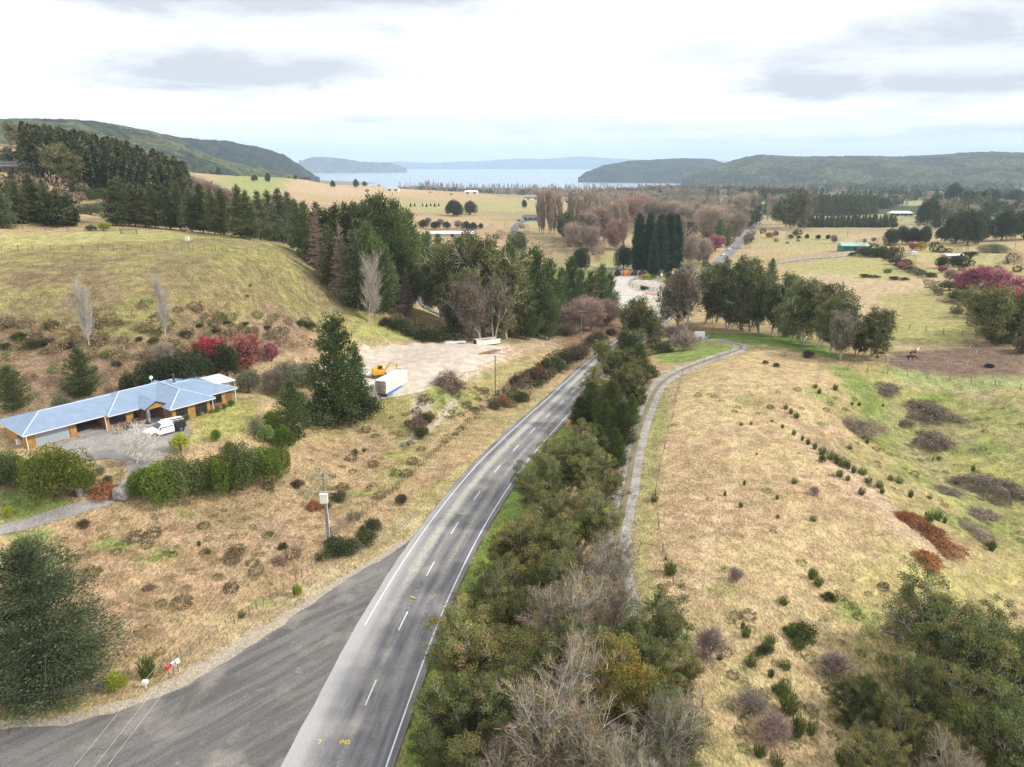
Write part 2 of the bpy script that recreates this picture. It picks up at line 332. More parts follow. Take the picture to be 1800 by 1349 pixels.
# ------------------------------------------------------------------ materials
def mat(name, col, rough=.85, spec=.3, metal=0.0, n=None, bump=None, attr=False, trans=0.0, rnd=0.0, emit=None):
    """n = list of (scale, amount, hue shift colour or None); bump = (scale, strength)"""
    m_ = bpy.data.materials.new(name); m_.use_nodes = True; T = NT(m_.node_tree); b = T.n['Principled BSDF']
    b.inputs['Roughness'].default_value = rough; b.inputs['Specular IOR Level'].default_value = spec; b.inputs['Metallic'].default_value = metal
    src = None
    if attr:
        src = T.add('ShaderNodeAttribute', attribute_name='tint').outputs[0]
        if col is not None: src = T.mix(1.0, src, col, 'MULTIPLY')
    tc = T.add('ShaderNodeTexCoord').outputs['Object' if not attr else 'Object']
    cur = src if src is not None else None
    if n:
        if cur is None: cur = T.add('ShaderNodeRGB').outputs[0]; cur.default_value = (*col, 1)
        for it in n:
            v = T.noise(tc, it[0], 5, .6)
            if len(it) > 2 and it[2] is not None: cur = T.mix(T.m('MULTIPLY', T.ramp(v, .42, .62), it[1]), cur, it[2])
            else:
                k = T.ramp(v, .3, .7, 1 - it[1], 1 + it[1]); kk = T.add('ShaderNodeCombineXYZ', {0: k, 1: k, 2: k}).outputs[0]; cur = T.mix(1.0, cur, kk, 'MULTIPLY')
    if rnd:
        oi = T.add('ShaderNodeObjectInfo').outputs['Random']; k = T.ramp(oi, 0.0, 1.0, 1 - rnd, 1 + rnd)
        h = T.m('MULTIPLY_ADD', T.m('FRACT', T.m('MULTIPLY', oi, 7.31)), rnd * .9, 1 - rnd * .45)
        cur = T.mix(1.0, cur if cur is not None else col, T.add('ShaderNodeCombineXYZ', {0: T.m('MULTIPLY', k, h), 1: k, 2: k}).outputs[0], 'MULTIPLY')
    if cur is None: b.inputs['Base Color'].default_value = (*col, 1)
    else: T.l.new(cur, b.inputs['Base Color'])
    if bump:
        bn = T.add('ShaderNodeBump', {'Height': T.noise(tc, bump[0], 5, .6), 'Strength': bump[1]}); T.l.new(bn.outputs[0], b.inputs['Normal'])
    if trans:
        tr = T.add('ShaderNodeBsdfTranslucent'); 
        if cur is not None: T.l.new(cur, tr.inputs[0])
        else: tr.inputs[0].default_value = (*col, 1)
        df = T.add('ShaderNodeBsdfDiffuse')
        if cur is not None: T.l.new(cur, df.inputs[0])
        ms = T.add('ShaderNodeMixShader', {0: trans}); T.l.new(df.outputs[0], ms.inputs[1]); T.l.new(tr.outputs[0], ms.inputs[2])
        T.l.new(ms.outputs[0], T.n['Material Output'].inputs[0])
    return m_

# ------------------------------------------------------------------ the ground's own colours
STRAW = (.47, .365, .20); PINK = (.44, .30, .205); OLIVE = (.20, .21, .085); GREEN = (.14, .235, .04); YG = (.33, .32, .115); DIRT = (.21, .165, .13); GRAVEL = (.27, .255, .235)
BARE = (.66, .56, .45); BROWN = (.19, .135, .10); SPRING = (.205, .285, .075); DKGRASS = (.10, .13, .045); RED = (.27, .14, .10)
CC = np.zeros(GX.shape + (3,)) + np.array(STRAW)
def blend(wt, col): CC[:] = CC * (1 - wt[..., None]) + np.array(col) * wt[..., None]
n_a = fbm(GX, GY, 9, 4, 3); n_b = fbm(GX, GY, 30, 4, 4); n_c = fbm(GX, GY, 3.2, 4, 5); n_d = fbm(GX, GY, 90, 4, 6); n_e = fbm(GX, GY, 1.3, 3, 8)
def region(px, col, strength=1.0, soft=2.0, warp=2.0, patch=None, world=False):
    pts = np.array([P(*q)[:2] for q in px]) if not world else np.array(px)
    lo = pts.min(0) - soft * 2 - warp * 2; hi = pts.max(0) + soft * 2 + warp * 2
    m = (GX > lo[0]) & (GX < hi[0]) & (GY > lo[1]) & (GY < hi[1])
    if not m.any(): return
    x = GX[m] + (n_a[m] - .5) * 2.6 * warp + (n_c[m] - .5) * 1.2 * warp; y = GY[m] + (n_b[m] - .5) * 2.6 * warp + (n_c[m] - .5) * 1.2 * warp
    ins = np.zeros(x.shape, bool); d2 = np.full(x.shape, 1e18)
    for i in range(len(pts)):
        a = pts[i]; b = pts[(i + 1) % len(pts)]
        cr = ((a[1] > y) != (b[1] > y)) & (x < (b[0] - a[0]) * (y - a[1]) / (b[1] - a[1] + 1e-12) + a[0]); ins ^= cr
        ab = b - a; t = np.clip(((x - a[0]) * ab[0] + (y - a[1]) * ab[1]) / (ab @ ab + 1e-9), 0, 1)
        d2 = np.minimum(d2, (x - a[0] - t * ab[0]) ** 2 + (y - a[1] - t * ab[1]) ** 2)
    sd_ = np.sqrt(d2) * np.where(ins, 1, -1); wt = sstep(-soft, soft, sd_) * strength
    if patch is not None: wt = wt * sstep(patch - .07, patch + .07, n_a[m] * .6 + n_c[m] * .4)
    full = np.zeros(GX.shape); full[m] = wt; blend(full, col)
def spot(px, py, rx, ry, col, s=1.0, world=None):
    p = P(px, py) if world is None else world
    m = (abs(GX - p[0]) < rx * 2.2) & (abs(GY - p[1]) < ry * 2.2); full = np.zeros(GX.shape)
    d = np.hypot((GX[m] - p[0]) / rx + (n_a[m] - .5) * 1.6 + (n_c[m] - .5) * .8, (GY[m] - p[1]) / ry + (n_b[m] - .5) * 1.4 + (n_c[m] - .5) * .8)
    full[m] = (1 - sstep(.55, 1.05, d)) * s; blend(full, col)
# everywhere
blend(sstep(.50, .66, n_a) * .55, PINK); blend(sstep(.52, .68, n_b) * .45, YG); blend(sstep(.56, .70, n_c) * .35, BROWN); blend(sstep(.60, .72, fbm(GX, GY, 6, 4, 9)) * .5, OLIVE)
# left rough below the house
region([(0, 930), (200, 900), (420, 870), (520, 760), (640, 760), (760, 700), (1000, 640), (930, 700), (830, 800), (700, 930), (500, 1080), (300, 1180), (200, 1190), (0, 1200)], (.43, .30, .19), .62, 3, 4)
region([(0, 930), (200, 900), (420, 870), (520, 760), (640, 760), (760, 700), (1000, 640), (930, 700), (830, 800), (700, 930), (500, 1080), (300, 1180), (200, 1190), (0, 1200)], OLIVE, .55, 3, 4, .56)
for q in [(190, 960, 2.5, 1.6), (280, 975, 2, 1.5), (110, 990, 3, 2), (50, 945, 3, 2), (250, 985, 1.6, 1.2), (690, 835, 3.4, 1.6), (640, 870, 2, 1.4), (330, 905, 2, 1.2), (700, 800, 3, 1.4), (460, 1060, 2, 1)]: spot(q[0], q[1], q[2], q[3], SPRING, .75)
region([(600, 720), (700, 690), (860, 660), (930, 640), (860, 690), (780, 740), (700, 860), (640, 870), (690, 770)], YG, .7, 3, 3)
region([(780, 680), (860, 640), (900, 640), (850, 700), (740, 760)], SPRING, .55, 3, 4, .48)
region([(580, 740), (690, 700), (640, 730), (560, 770)], SPRING, .5, 2, 2, .45)
# road verges: short and green-gold
region([(1050, 640), (1040, 655), (960, 720), (830, 830), (740, 920), (640, 985), (520, 1075), (470, 1070), (620, 960), (780, 850), (900, 740), (1030, 640)], (.38, .34, .15), .8, 1.2, 1.2)
region([(560, 1050), (620, 985), (740, 915), (720, 900), (600, 970), (420, 1110), (300, 1190), (360, 1185)], (.50, .41, .28), .7, 1.2, 1)
# bright grass strip right of the road
region([(693, 1349), (730, 1180), (820, 1000), (925, 810), (990, 740), (1010, 760), (960, 900), (880, 1050), (830, 1200), (800, 1349)], (.19, .27, .055), .95, .5, .6)
region([(1000, 1400), (1060, 1000), (1040, 840), (1060, 700), (1110, 640), (1150, 660), (1100, 780), (1075, 900), (1120, 1100), (1180, 1349)], (.24, .17, .14), .8, 1, 1)
# right field
RF = [(1160, 690), (1200, 670), (1330, 612), (1400, 640), (1520, 670), (1500, 740), (1440, 780), (1560, 900), (1640, 1010), (1500, 1180), (1560, 1349), (1300, 1349), (1160, 1080), (1130, 850)]
region(RF, (.53, .41, .24), .75, 3, 3); region(RF, (.50, .34, .22), .45, 3, 4, .50); region(RF, (.34, .33, .14), .45, 3, 4, .58)
region([(1120, 900), (1145, 700), (1175, 680), (1165, 800), (1150, 1000), (1210, 1180), (1190, 1200), (1130, 1080)], (.30, .32, .12), .75, 1.2, 1)
region([(1150, 610), (1210, 600), (1290, 608), (1285, 622), (1220, 640), (1160, 640)], SPRING, .85, 1.2, 1.5)
region([(1240, 585), (1400, 590), (1500, 640), (1340, 605), (1240, 600)], (.16, .255, .06), .95, 2, 2)
region([(1550, 640), (1470, 660), (1500, 720), (1560, 800), (1640, 880), (1800, 960), (1800, 700), (1650, 670)], (.33, .35, .12), .75, 4, 5)
region([(1460, 640), (1500, 700), (1560, 750), (1560, 700), (1500, 650)], SPRING, .8, 1.5, 2)
region([(1620, 790), (1700, 850), (1800, 900), (1800, 840), (1700, 800)], (.40, .37, .12), .6, 2, 3)
region([(1360, 720), (1480, 800), (1560, 880), (1700, 1000), (1680, 1020), (1540, 900), (1420, 800)], (.56, .43, .31), .7, 1.5, 2)
region([(1400, 740), (1500, 780), (1560, 830), (1600, 860), (1500, 830), (1420, 780)], OLIVE, .5, 2, 3, .46)
region([(0, 930), (300, 900), (600, 900), (600, 1000), (300, 1180), (0, 1200)], (.45, .30, .205), .5, 3, 5, .47)
region([(1500, 1020), (1800, 960), (1800, 1349), (1500, 1349), (1450, 1180)], (.42, .38, .15), .6, 3, 4)
for q in [(1275, 1040, 2.5, 1.3), (1200, 1130, 1.6, 3), (1500, 1090, 3, 2), (1640, 700, 6, 3), (1720, 790, 6, 3), (1330, 700, 6, 3), (1440, 690, 6, 3)]: spot(q[0], q[1], q[2], q[3], GREEN, .5)
region([(1480, 660), (1800, 690), (1800, 960), (1640, 900), (1540, 800)], (.20, .235, .075), .7, 3, 4, .50); region([(1560, 700), (1800, 720), (1800, 900), (1640, 860)], (.40, .33, .19), .6, 3, 4, .52); region([(1150, 700), (1500, 700), (1600, 1000), (1200, 1100)], (.40, .26, .18), .45, 3, 5, .53)
# left paddock
LP = [(0, 415), (260, 408), (520, 435), (540, 460), (620, 520), (740, 590), (640, 590), (440, 560), (300, 580), (160, 590), (0, 560)]
region(LP, (.31, .285, .12), .95, 3, 3); region(LP, (.24, .18, .11), .6, 3, 4, .52); region([(0, 470), (300, 470), (350, 560), (0, 580)], (.25, .17, .115), .45, 4, 4, .45)
region([(0, 408), (260, 405), (520, 432), (500, 440), (0, 436)], (.42, .39, .17), .8, 1.5, 1)
region([(500, 560), (640, 560), (760, 600), (640, 608)], (.36, .36, .13), .8, 2, 2)
region([(0, 560), (160, 590), (300, 580), (440, 560), (560, 572), (520, 620), (430, 650), (200, 700), (0, 740)], (.20, .145, .10), .75, 3, 4, .44)
region([(0, 580), (160, 595), (300, 585), (440, 562), (560, 575), (520, 620), (430, 640), (200, 690), (0, 700)], (.29, .20, .14), .9, 3, 3)
region([(0, 590), (160, 605), (300, 600), (440, 570), (520, 600), (400, 640), (200, 660)], (.11, .12, .05), .6, 2, 3, .57)
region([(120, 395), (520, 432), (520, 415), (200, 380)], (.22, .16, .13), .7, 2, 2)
# house garden, court and drive
region([(60, 790), (210, 745), (330, 735), (425, 705), (460, 700), (450, 760), (390, 775), (300, 800), (270, 870), (190, 880), (110, 850), (60, 830)], GRAVEL, .0, 1, 1)
region([(340, 735), (425, 705), (450, 700), (445, 745), (420, 770), (330, 785), (345, 760)], (.36, .34, .12), .95, .7, .5)
region([(0, 860), (60, 860), (130, 880), (120, 895), (0, 920)], (.17, .24, .06), .9, 1, 1)
region([(0, 840), (120, 840), (200, 850), (240, 800), (200, 860), (130, 880), (0, 858)], (.15, .11, .08), .7, 1, 1)
# yard
region([(640, 612), (760, 600), (870, 603), (905, 608), (880, 640), (830, 660), (740, 690), (690, 690), (640, 690), (560, 650)], BARE, .97, 1.6, 2)
region([(900, 605), (960, 575), (1010, 580), (930, 620), (870, 650), (820, 665), (850, 640)], (.58, .45, .34), .75, 2, 3)
region([(640, 606), (900, 598), (900, 606), (760, 612)], (.40, .27, .20), .6, 1.5, 1)
region([(690, 790), (800, 700), (810, 705), (740, 775)], (.55, .49, .40), .8, .5, .6)
region([(730, 700), (760, 705), (750, 735), (720, 745)], (.60, .52, .42), .9, .8, .8)
# right, beyond the gum row
region([(1380, 470), (1680, 490), (1720, 600), (1560, 600), (1400, 500)], (.50, .39, .25), .9, 5, 8); region([(1560, 520), (1680, 500), (1720, 590), (1560, 575)], YG, .75, 4, 8)
region([(1560, 570), (1720, 580), (1700, 610), (1560, 600)], (.36, .37, .13), .8, 2, 2)
region([(1560, 618), (1700, 612), (1700, 600), (1800, 620), (1800, 665), (1560, 645)], (.19, .13, .105), .95, 2, 2)
region([(1560, 645), (1800, 660), (1800, 680), (1570, 665)], (.30, .36, .15), .8, 1.5, 2)
region([(1370, 440), (1490, 440), (1600, 470), (1690, 480), (1560, 490), (1400, 480)], (.37, .38, .14), .7, 6, 10); region([(1350, 400), (1560, 398), (1800, 420), (1800, 470), (1600, 460), (1360, 440)], (.42, .40, .17), .85, 8, 10)
region([(1360, 455), (1470, 440), (1480, 452), (1400, 465)], (.36, .29, .23), .8, 2, 3)
region([(1330, 420), (1400, 418), (1400, 435), (1330, 432)], (.55, .48, .42), .6, 3, 4)
region([(1000, 560), (1100, 560), (1080, 640), (960, 600)], RED, .5, 3, 4); region([(1000, 540), (1095, 550), (1090, 575), (1000, 590)], (.24, .16, .13), .7, 3, 4)
# valley floor and far fields
region([(1085, 480), (1160, 478), (1175, 520), (1160, 560), (1085, 545), (1060, 510)], (.55, .50, .43), .9, 2, 2)
region([(870, 480), (1060, 455), (1230, 460), (1230, 475), (1060, 478), (900, 495)], (.32, .34, .12), .8, 6, 6)
region([(900, 400), (1000, 395), (1080, 460), (900, 465)], (.30, .25, .14), .8, 6, 8)
region([(780, 370), (900, 372), (960, 380), (900, 400), (800, 400)], (.36, .36, .13), .8, 10, 12)
_fd = sstep(380, 600, GR) * (1 - sstep(-.25, .1, np.arctan2(GX, GY)) * .0)
blend(_fd * .8, (.47, .34, .22)); blend(_fd * sstep(.50, .6, n_d) * .6, (.33, .35, .14)); blend(_fd * sstep(.55, .65, fbm(GX, GY, 200, 3, 12)) * .5, (.29, .21, .14))
region([(300, 330), (480, 300), (560, 318), (480, 345), (400, 370)], (.30, .34, .12), .9, 12, 20)
region([(0, 240), (60, 270), (140, 300), (100, 340), (0, 340)], (.42, .33, .20), .8, 8, 14)
region([(560, 318), (700, 322), (760, 340), (600, 345), (500, 335)], (.52, .39, .25), .8, 15, 20)
_fr = sstep(600, 1000, GR) * sstep(.15, .25, np.arctan2(GX, GY)); blend(_fr * .85, (.33, .34, .17)); blend(_fr * sstep(.5, .56, fbm(GX, GY, 240, 3, 14)), (.075, .095, .05))
_f2 = sstep(1500, 2000, GR); blend(_f2 * .8, (.16, .17, .09))
def trail(px, wd, col, s=.5):
    L = spline([P(*q)[:2] for q in px], 1.0); lo = L.min(0) - 4; hi = L.max(0) + 4; m = (GX > lo[0]) & (GX < hi[0]) & (GY > lo[1]) & (GY < hi[1]); d, _ = dist_line(GX[m], GY[m], L); full = np.zeros(GX.shape)
    full[m] = (1 - sstep(wd * .4, wd, d)) * s * sstep(.30, .50, n_c[m]); blend(full, col)
for o_ in (0, 1):   # faint wheel marks and stock tracks
    trail([(1180 + 9 * o_, 700), (1260 + 9 * o_, 735), (1288 + 9 * o_, 790), (1275 + 10 * o_, 860), (1240 + 12 * o_, 960), (1225 + 14 * o_, 1060)], .5, (.58, .47, .31), .75)
    trail([(1330 + 8 * o_, 640), (1400 + 8 * o_, 680), (1440 + 8 * o_, 730), (1470 + 9 * o_, 790)], .45, (.55, .42, .30), .6)
trail([(1650, 740), (1610, 790), (1660, 850), (1740, 960), (1700, 1060)], .7, (.45, .36, .22), .6); trail([(1500, 690), (1560, 740), (1600, 790)], .6, (.42, .36, .22), .6); trail([(1560, 668), (1680, 690), (1800, 712)], 1.2, (.46, .36, .25), .7)
trail([(300, 960), (420, 930), (560, 900), (700, 830), (800, 740)], .8, (.50, .38, .25), .7); trail([(0, 1010), (160, 990), (330, 1010), (520, 960)], .7, (.50, .37, .26), .6); trail([(560, 590), (700, 500), (740, 470)], .5, BROWN, .5)
_z = G + (n_a - .5) * 1.6; _terr = (.5 + .5 * np.sin(_z * 2 * math.pi / .85)) ** 2; _m = sstep(9, 12, G) * (1 - sstep(22.5, 24, G)) * (GX < 0) * (GR < 240) * sstep(.35, .6, n_d + n_c * .3); CC *= (1 - .26 * (_terr * _m))[..., None]
_terr2 = (.5 + .5 * np.sin((G + (n_c - .5) * 1.2) * 2 * math.pi / .55)) ** 3; _m2 = (GX > 30) * (GR < 170) * sstep(-.8, -1.6, G); CC *= (1 - .16 * (_terr2 * _m2))[..., None]
# ------------------------------------------------------------------ ground sheet
gm = bpy.data.materials.new('ground'); gm.use_nodes = True; T = NT(gm.node_tree)
tc = T.add('ShaderNodeTexCoord').outputs['Object']; gc = T.add('ShaderNodeAttribute', attribute_name='tint').outputs[0]
st = T.add('ShaderNodeMapping', {'Vector': tc, 'Rotation': (0, 0, .5), 'Scale': (1, .45, 1)}).outputs[0]
fine = T.noise(st, 4.6, 6, .75, .15); mid = T.noise(tc, .5, 6, .66, .15); big = T.noise(tc, .06, 5, .6)
k1 = T.ramp(fine, .30, .70, .45, 1.55); k2 = T.ramp(mid, .34, .66, .76, 1.24); k = T.m('MULTIPLY', k1, k2)
gcol = T.mix(1.0, gc, T.add('ShaderNodeCombineXYZ', {0: k, 1: k, 2: k}).outputs[0], 'MULTIPLY')
gcol = T.mix(T.m('MULTIPLY', T.ramp(T.noise(tc, 1.1, 6, .7), .56, .68), .35), gcol, (.115, .10, .055))
gcol = T.mix(1.0, gcol, (.90, .865, .83), 'MULTIPLY')
gcol = T.mix(T.m('MULTIPLY', T.ramp(big, .45, .65), .22), gcol, T.mix(1.0, gcol, (.86, 1.05, .72), 'MULTIPLY'))
T.l.new(gcol, T.n['Principled BSDF'].inputs['Base Color']); T.n['Principled BSDF'].inputs['Roughness'].default_value = .95; T.n['Principled BSDF'].inputs['Specular IOR Level'].default_value = .1
hh = T.m('ADD', T.m('MULTIPLY', mid, .8), T.m('MULTIPLY', fine, .30))
T.l.new(T.add('ShaderNodeBump', {'Height': hh, 'Strength': .8, 'Distance': .55}).outputs[0], T.n['Principled BSDF'].inputs['Normal'])
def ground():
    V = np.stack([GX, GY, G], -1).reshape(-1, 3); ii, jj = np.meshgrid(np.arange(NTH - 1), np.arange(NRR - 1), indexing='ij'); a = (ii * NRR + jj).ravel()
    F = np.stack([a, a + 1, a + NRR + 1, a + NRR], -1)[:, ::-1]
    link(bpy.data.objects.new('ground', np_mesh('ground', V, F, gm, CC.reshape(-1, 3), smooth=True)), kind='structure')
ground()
# ------------------------------------------------------------------ road surfaces
def ribbon(name, L, zs, offs, mats, lift, across=None, kind='structure', jag=0, uv=True, midx=None):
    """a strip of cross-section offsets swept along L (right is positive)"""
    L = np.asarray(L); d = np.gradient(L, axis=0); d /= np.linalg.norm(d, axis=1)[:, None] + 1e-9; nr = np.stack([d[:, 1], -d[:, 0]], -1)
    s = np.concatenate([[0], np.cumsum(np.linalg.norm(np.diff(L, axis=0), axis=1))]); n = len(L); k = len(offs); V = np.zeros((n, k, 3)); UVs = np.zeros((n, k, 3))
    rg = np.random.default_rng(len(name))
    for j, o in enumerate(offs):
        oo = np.full(n, float(o))
        if jag and j in (0, k - 1): oo = oo + (fbm(s * 1.0, s * 0 + j * 7, 2.2, 4) - .5) * jag * 2
        V[:, j, :2] = L + nr * oo[:, None]; V[:, j, 2] = (zs if zs is not None else height(V[:, j, 0], V[:, j, 1])) + lift; UVs[:, j, 0] = oo; UVs[:, j, 1] = s
    i, j = np.meshgrid(np.arange(n - 1), np.arange(k - 1), indexing='ij'); a = (i * k + j).ravel(); F = np.stack([a, a + 1, a + k + 1, a + k], -1)
    me = np_mesh(name, V.reshape(-1, 3), F, mats, UVs.reshape(-1, 3)); return link(bpy.data.objects.new(name, me), kind=kind)
def road_mat():
    m_ = bpy.data.materials.new('chip_seal'); m_.use_nodes = True; T = NT(m_.node_tree); tc = T.add('ShaderNodeTexCoord').outputs['Object']
    at = T.add('ShaderNodeAttribute', attribute_name='tint').outputs['Vector']; sx = T.add('ShaderNodeSeparateXYZ', {0: at}); o, s = sx.outputs[0], sx.outputs[1]
    sv = T.add('ShaderNodeCombineXYZ', {0: T.m('MULTIPLY', o, 1.6), 1: T.m('MULTIPLY', s, .10), 2: 0.0}).outputs[0]
    streak = T.noise(sv, 1.0, 5, .6, .2); grit = T.noise(tc, 9, 4, .8); patch = T.noise(tc, .22, 4, .55, .3)
    col = T.mix(T.ramp(streak, .36, .66), (.135, .130, .140), (.235, .225, .225))
    col = T.mix(T.m('MULTIPLY', T.ramp(patch, .45, .65), .45), col, (.33, .30, .275))
    # pale lichen-coloured binder left between the wheel tracks
    def band(c0, wd): 
        q = T.m('DIVIDE', T.m('SUBTRACT', T.m('ADD', o, T.m('MULTIPLY', T.m('SUBTRACT', T.noise(tc, .8, 4, .6), .5), .5)), c0), wd); return T.m('EXPONENT', T.m('MULTIPLY', T.m('MULTIPLY', q, q), -1.0))
    sp = T.ramp(T.noise(tc, 2.6, 5, .8), .40, .60)
    along = T.m('MULTIPLY', T.ramp(s, 48, 74), T.ramp(s, 180, 240, 1.0, 0.25))
    b1 = T.m('MULTIPLY', T.m('MULTIPLY', band(-1.75, .62), T.m('ADD', .25, T.m('MULTIPLY', along, 1.1))), T.m('ADD', .40, T.m('MULTIPLY', sp, .8)), clamp=True)
    b2 = T.m('MULTIPLY', T.m('MULTIPLY', band(1.75, .32), T.m('ADD', .30, T.m('MULTIPLY', along, .5))), sp, clamp=True)
    b3 = T.m('MULTIPLY', T.m('MULTIPLY', band(-.15, .4), .4), sp)
    col = T.mix(T.m('MULTIPLY', b1, .8), col, (.47, .47, .37)); col = T.mix(T.m('MAXIMUM', b2, b3), col, (.40, .385, .27))
    # dust swept over the near left lane by turning wheels
    dust = T.m('MULTIPLY', T.m('MULTIPLY', T.ramp(o, -1.0, -3.4), T.ramp(s, 97, 52)), .75)
    col = T.mix(dust, col, (.46, .44, .42))
    tr = T.m('MULTIPLY', T.m('ADD', T.m('ADD', band(-2.6, .35), band(-.85, .35)), T.m('ADD', band(.9, .35), band(2.6, .35))), .22)
    col = T.mix(T.m('MULTIPLY', tr, 1.0, clamp=True), col, (.11, .105, .115))
    g = T.ramp(grit, .3, .7, .80, 1.2); col = T.mix(1.0, col, T.add('ShaderNodeCombineXYZ', {0: g, 1: g, 2: g}).outputs[0], 'MULTIPLY')
    b = T.n['Principled BSDF']; T.l.new(col, b.inputs['Base Color']); b.inputs['Roughness'].default_value = .9; b.inputs['Specular IOR Level'].default_value = .15
    T.l.new(T.add('ShaderNodeBump', {'Height': grit, 'Strength': .25, 'Distance': .03}).outputs[0], b.inputs['Normal']); return m_
ribbon('road', ROAD, RZ, [-4.3, -2.6, -1, 0, 1, 2.6, 4.1], road_mat(), .0, jag=.12)
M_PAINT = mat('road_paint', (.74, .74, .72), .7, n=[(3.0, .12), (14, .25, (.36, .35, .34))])
M_YEL = mat('yellow_marking', (.75, .60, .05), .7)
def seg(L, zs, s0, s1):
    s = np.concatenate([[0], np.cumsum(np.linalg.norm(np.diff(L, axis=0), axis=1))]); q = np.linspace(s0, s1, max(2, int((s1 - s0) / 1.5) + 2))
    return np.stack([np.interp(q, s, L[:, 0]), np.interp(q, s, L[:, 1])], -1), np.interp(q, s, zs)
SL = float(np.linalg.norm(np.diff(ROAD, axis=0), axis=1).sum())
def s_at(px, py):
    p = P(px, py); k = np.argmin((ROAD[:, 0] - p.x) ** 2 + (ROAD[:, 1] - p.y) ** 2); return float(np.linalg.norm(np.diff(ROAD[:k + 1], axis=0), axis=1).sum())
ribbon('right_edge_line', ROAD, RZ, [3.42, 3.55], M_PAINT, .008)
s_l = s_at(640, 1100)
L_, z_ = seg(ROAD, RZ, s_l, SL); ribbon('left_edge_line', L_, z_, [-3.55, -3.42], M_PAINT, .008)
def dashes():
    V = []; F = []; s0 = s_at(646, 1222) - 1.5
    for k in range(-5, 135):
        a = s0 + k * 10.0
        if a < 1 or a + 3 > SL - 5: continue
        l, z = seg(ROAD, RZ, a, a + 3.1); d = np.gradient(l, axis=0); d /= np.linalg.norm(d, axis=1)[:, None]; n_ = np.stack([d[:, 1], -d[:, 0]], -1); b = len(V)
        hw = .065 if a < 250 else .13
        for i in range(len(l)):
            for o in (-hw, hw): V.append((l[i, 0] + n_[i, 0] * o, l[i, 1] + n_[i, 1] * o, z[i] + .008))
        for i in range(len(l) - 1): F.append((b + 2 * i, b + 2 * i + 1, b + 2 * i + 3, b + 2 * i + 2))
    link(bpy.data.objects.new('centre_line_markings', np_mesh('dash', np.array(V), np.array(F), M_PAINT)), kind='structure')
dashes()
def survey_marks():
    mb = MB()
    def st(px, py, segs, sc):
        p = atz(px, py, 0); 
        for (a, b) in segs:
            mb_p = [Vector((p[0] + q[0] * sc, p[1] + q[1] * sc, .009)) for q in (a, b)]; d = (mb_p[1] - mb_p[0]).normalized() * .05; n_ = Vector((-d.y, d.x, 0))
            mb.face([mb_p[0] - n_ , mb_p[1] - n_, mb_p[1] + n_, mb_p[0] + n_])
    st(558, 1304, [((0, .25), (.45, .25)), ((.45, .25), (.2, -.3))], .7)
    st(606, 1305, [((-.5, -.2), (-.45, .25)), ((-.45, .25), (-.1, .25)), ((-.3, 0), (0, 0)), ((.1, -.25), (.1, .25)), ((.1, .25), (.5, .2)), ((.5, .2), (.5, -.2)), ((.1, -.25), (.6, -.22))], .7)
    st(725, 1051, [((-.3, .2), (.1, .2)), ((.1, .2), (.1, -.05)), ((-.1, 0), (.45, -.1)), ((.2, -.15), (.45, -.1))], .9)
    st(810, 903, [((-.5, 0), (0, .1)), ((0, .1), (.5, -.1))], .9)
    mb.build('yellow_road_markings', M_YEL, kind='structure')
survey_marks()
def drape(name, px, mats, lift, step, jag=.3, world=None, follow=True, z=None):
    """a thin sheet laid on the ground inside an outline"""
    pts = [tuple(P(*q)[:2]) for q in px] if world is None else list(world); n = len(pts); out = []
    for i in range(n):
        a = np.array(pts[i]); b = np.array(pts[(i + 1) % n]); L = np.linalg.norm(b - a); k = max(1, int(L / step))
        for t in range(k):
            p = a + (b - a) * t / k; nn = np.array([-(b - a)[1], (b - a)[0]]) / (L + 1e-9); p = p + nn * (fbm(p[0], p[1], 1.8, 4, 3) - .5) * 2 * jag; out.append(Vector((p[0], p[1])))
    A = np.array([tuple(v) for v in out]); xs = np.arange(A[:, 0].min(), A[:, 0].max(), step); ys = np.arange(A[:, 1].min(), A[:, 1].max(), step); extra = []
    for x in xs:
        for y in ys: extra.append(Vector((x + .01, y + .013)))
    vs, es, fs, _, _, _ = delaunay_2d_cdt(out + extra, [], [list(range(len(out)))], 1, 1e-4)
    V = np.array([(v.x, v.y) for v in vs]); Z = height(V[:, 0], V[:, 1]) + lift if z is None else zroad(V[:, 1]) + z
    tri = [f for f in fs if len(f) == 3]
    return link(bpy.data.objects.new(name, np_mesh(name, np.column_stack([V, Z]), np.array(tri), mats)), kind='structure')
def asphalt_side():
    m_ = bpy.data.materials.new('worn_side_road'); m_.use_nodes = True; T = NT(m_.node_tree); tc = T.add('ShaderNodeTexCoord').outputs['Object']
    st = T.add('ShaderNodeMapping', {'Vector': T.add('ShaderNodeMapping', {'Vector': tc, 'Rotation': (0, 0, -.80)}).outputs[0], 'Scale': (.09, .8, 1)}).outputs[0]
    a = T.noise(st, 1.0, 6, .62, .2); b_ = T.noise(tc, .2, 5, .6, .3); g_ = T.noise(tc, 8, 4, .8)
    col = T.mix(T.ramp(a, .36, .64), (.112, .106, .10), (.178, .167, .155)); col = T.mix(T.m('MULTIPLY', T.ramp(b_, .50, .68), .55), col, (.31, .275, .24))
    col = T.mix(T.m('MULTIPLY', T.ramp(T.noise(tc, .55, 6, .7, .2), .58, .70), .35), col, (.38, .35, .32))
    g = T.ramp(g_, .3, .7, .72, 1.3); col = T.mix(1.0, col, T.add('ShaderNodeCombineXYZ', {0: g, 1: g, 2: g}).outputs[0], 'MULTIPLY')
    b = T.n['Principled BSDF']; T.l.new(col, b.inputs['Base Color']); b.inputs['Roughness'].default_value = .92; b.inputs['Specular IOR Level'].default_value = .12
    T.l.new(T.add('ShaderNodeBump', {'Height': g_, 'Strength': .3, 'Distance': .03}).outputs[0], b.inputs['Normal']); return m_
M_SIDE = asphalt_side()
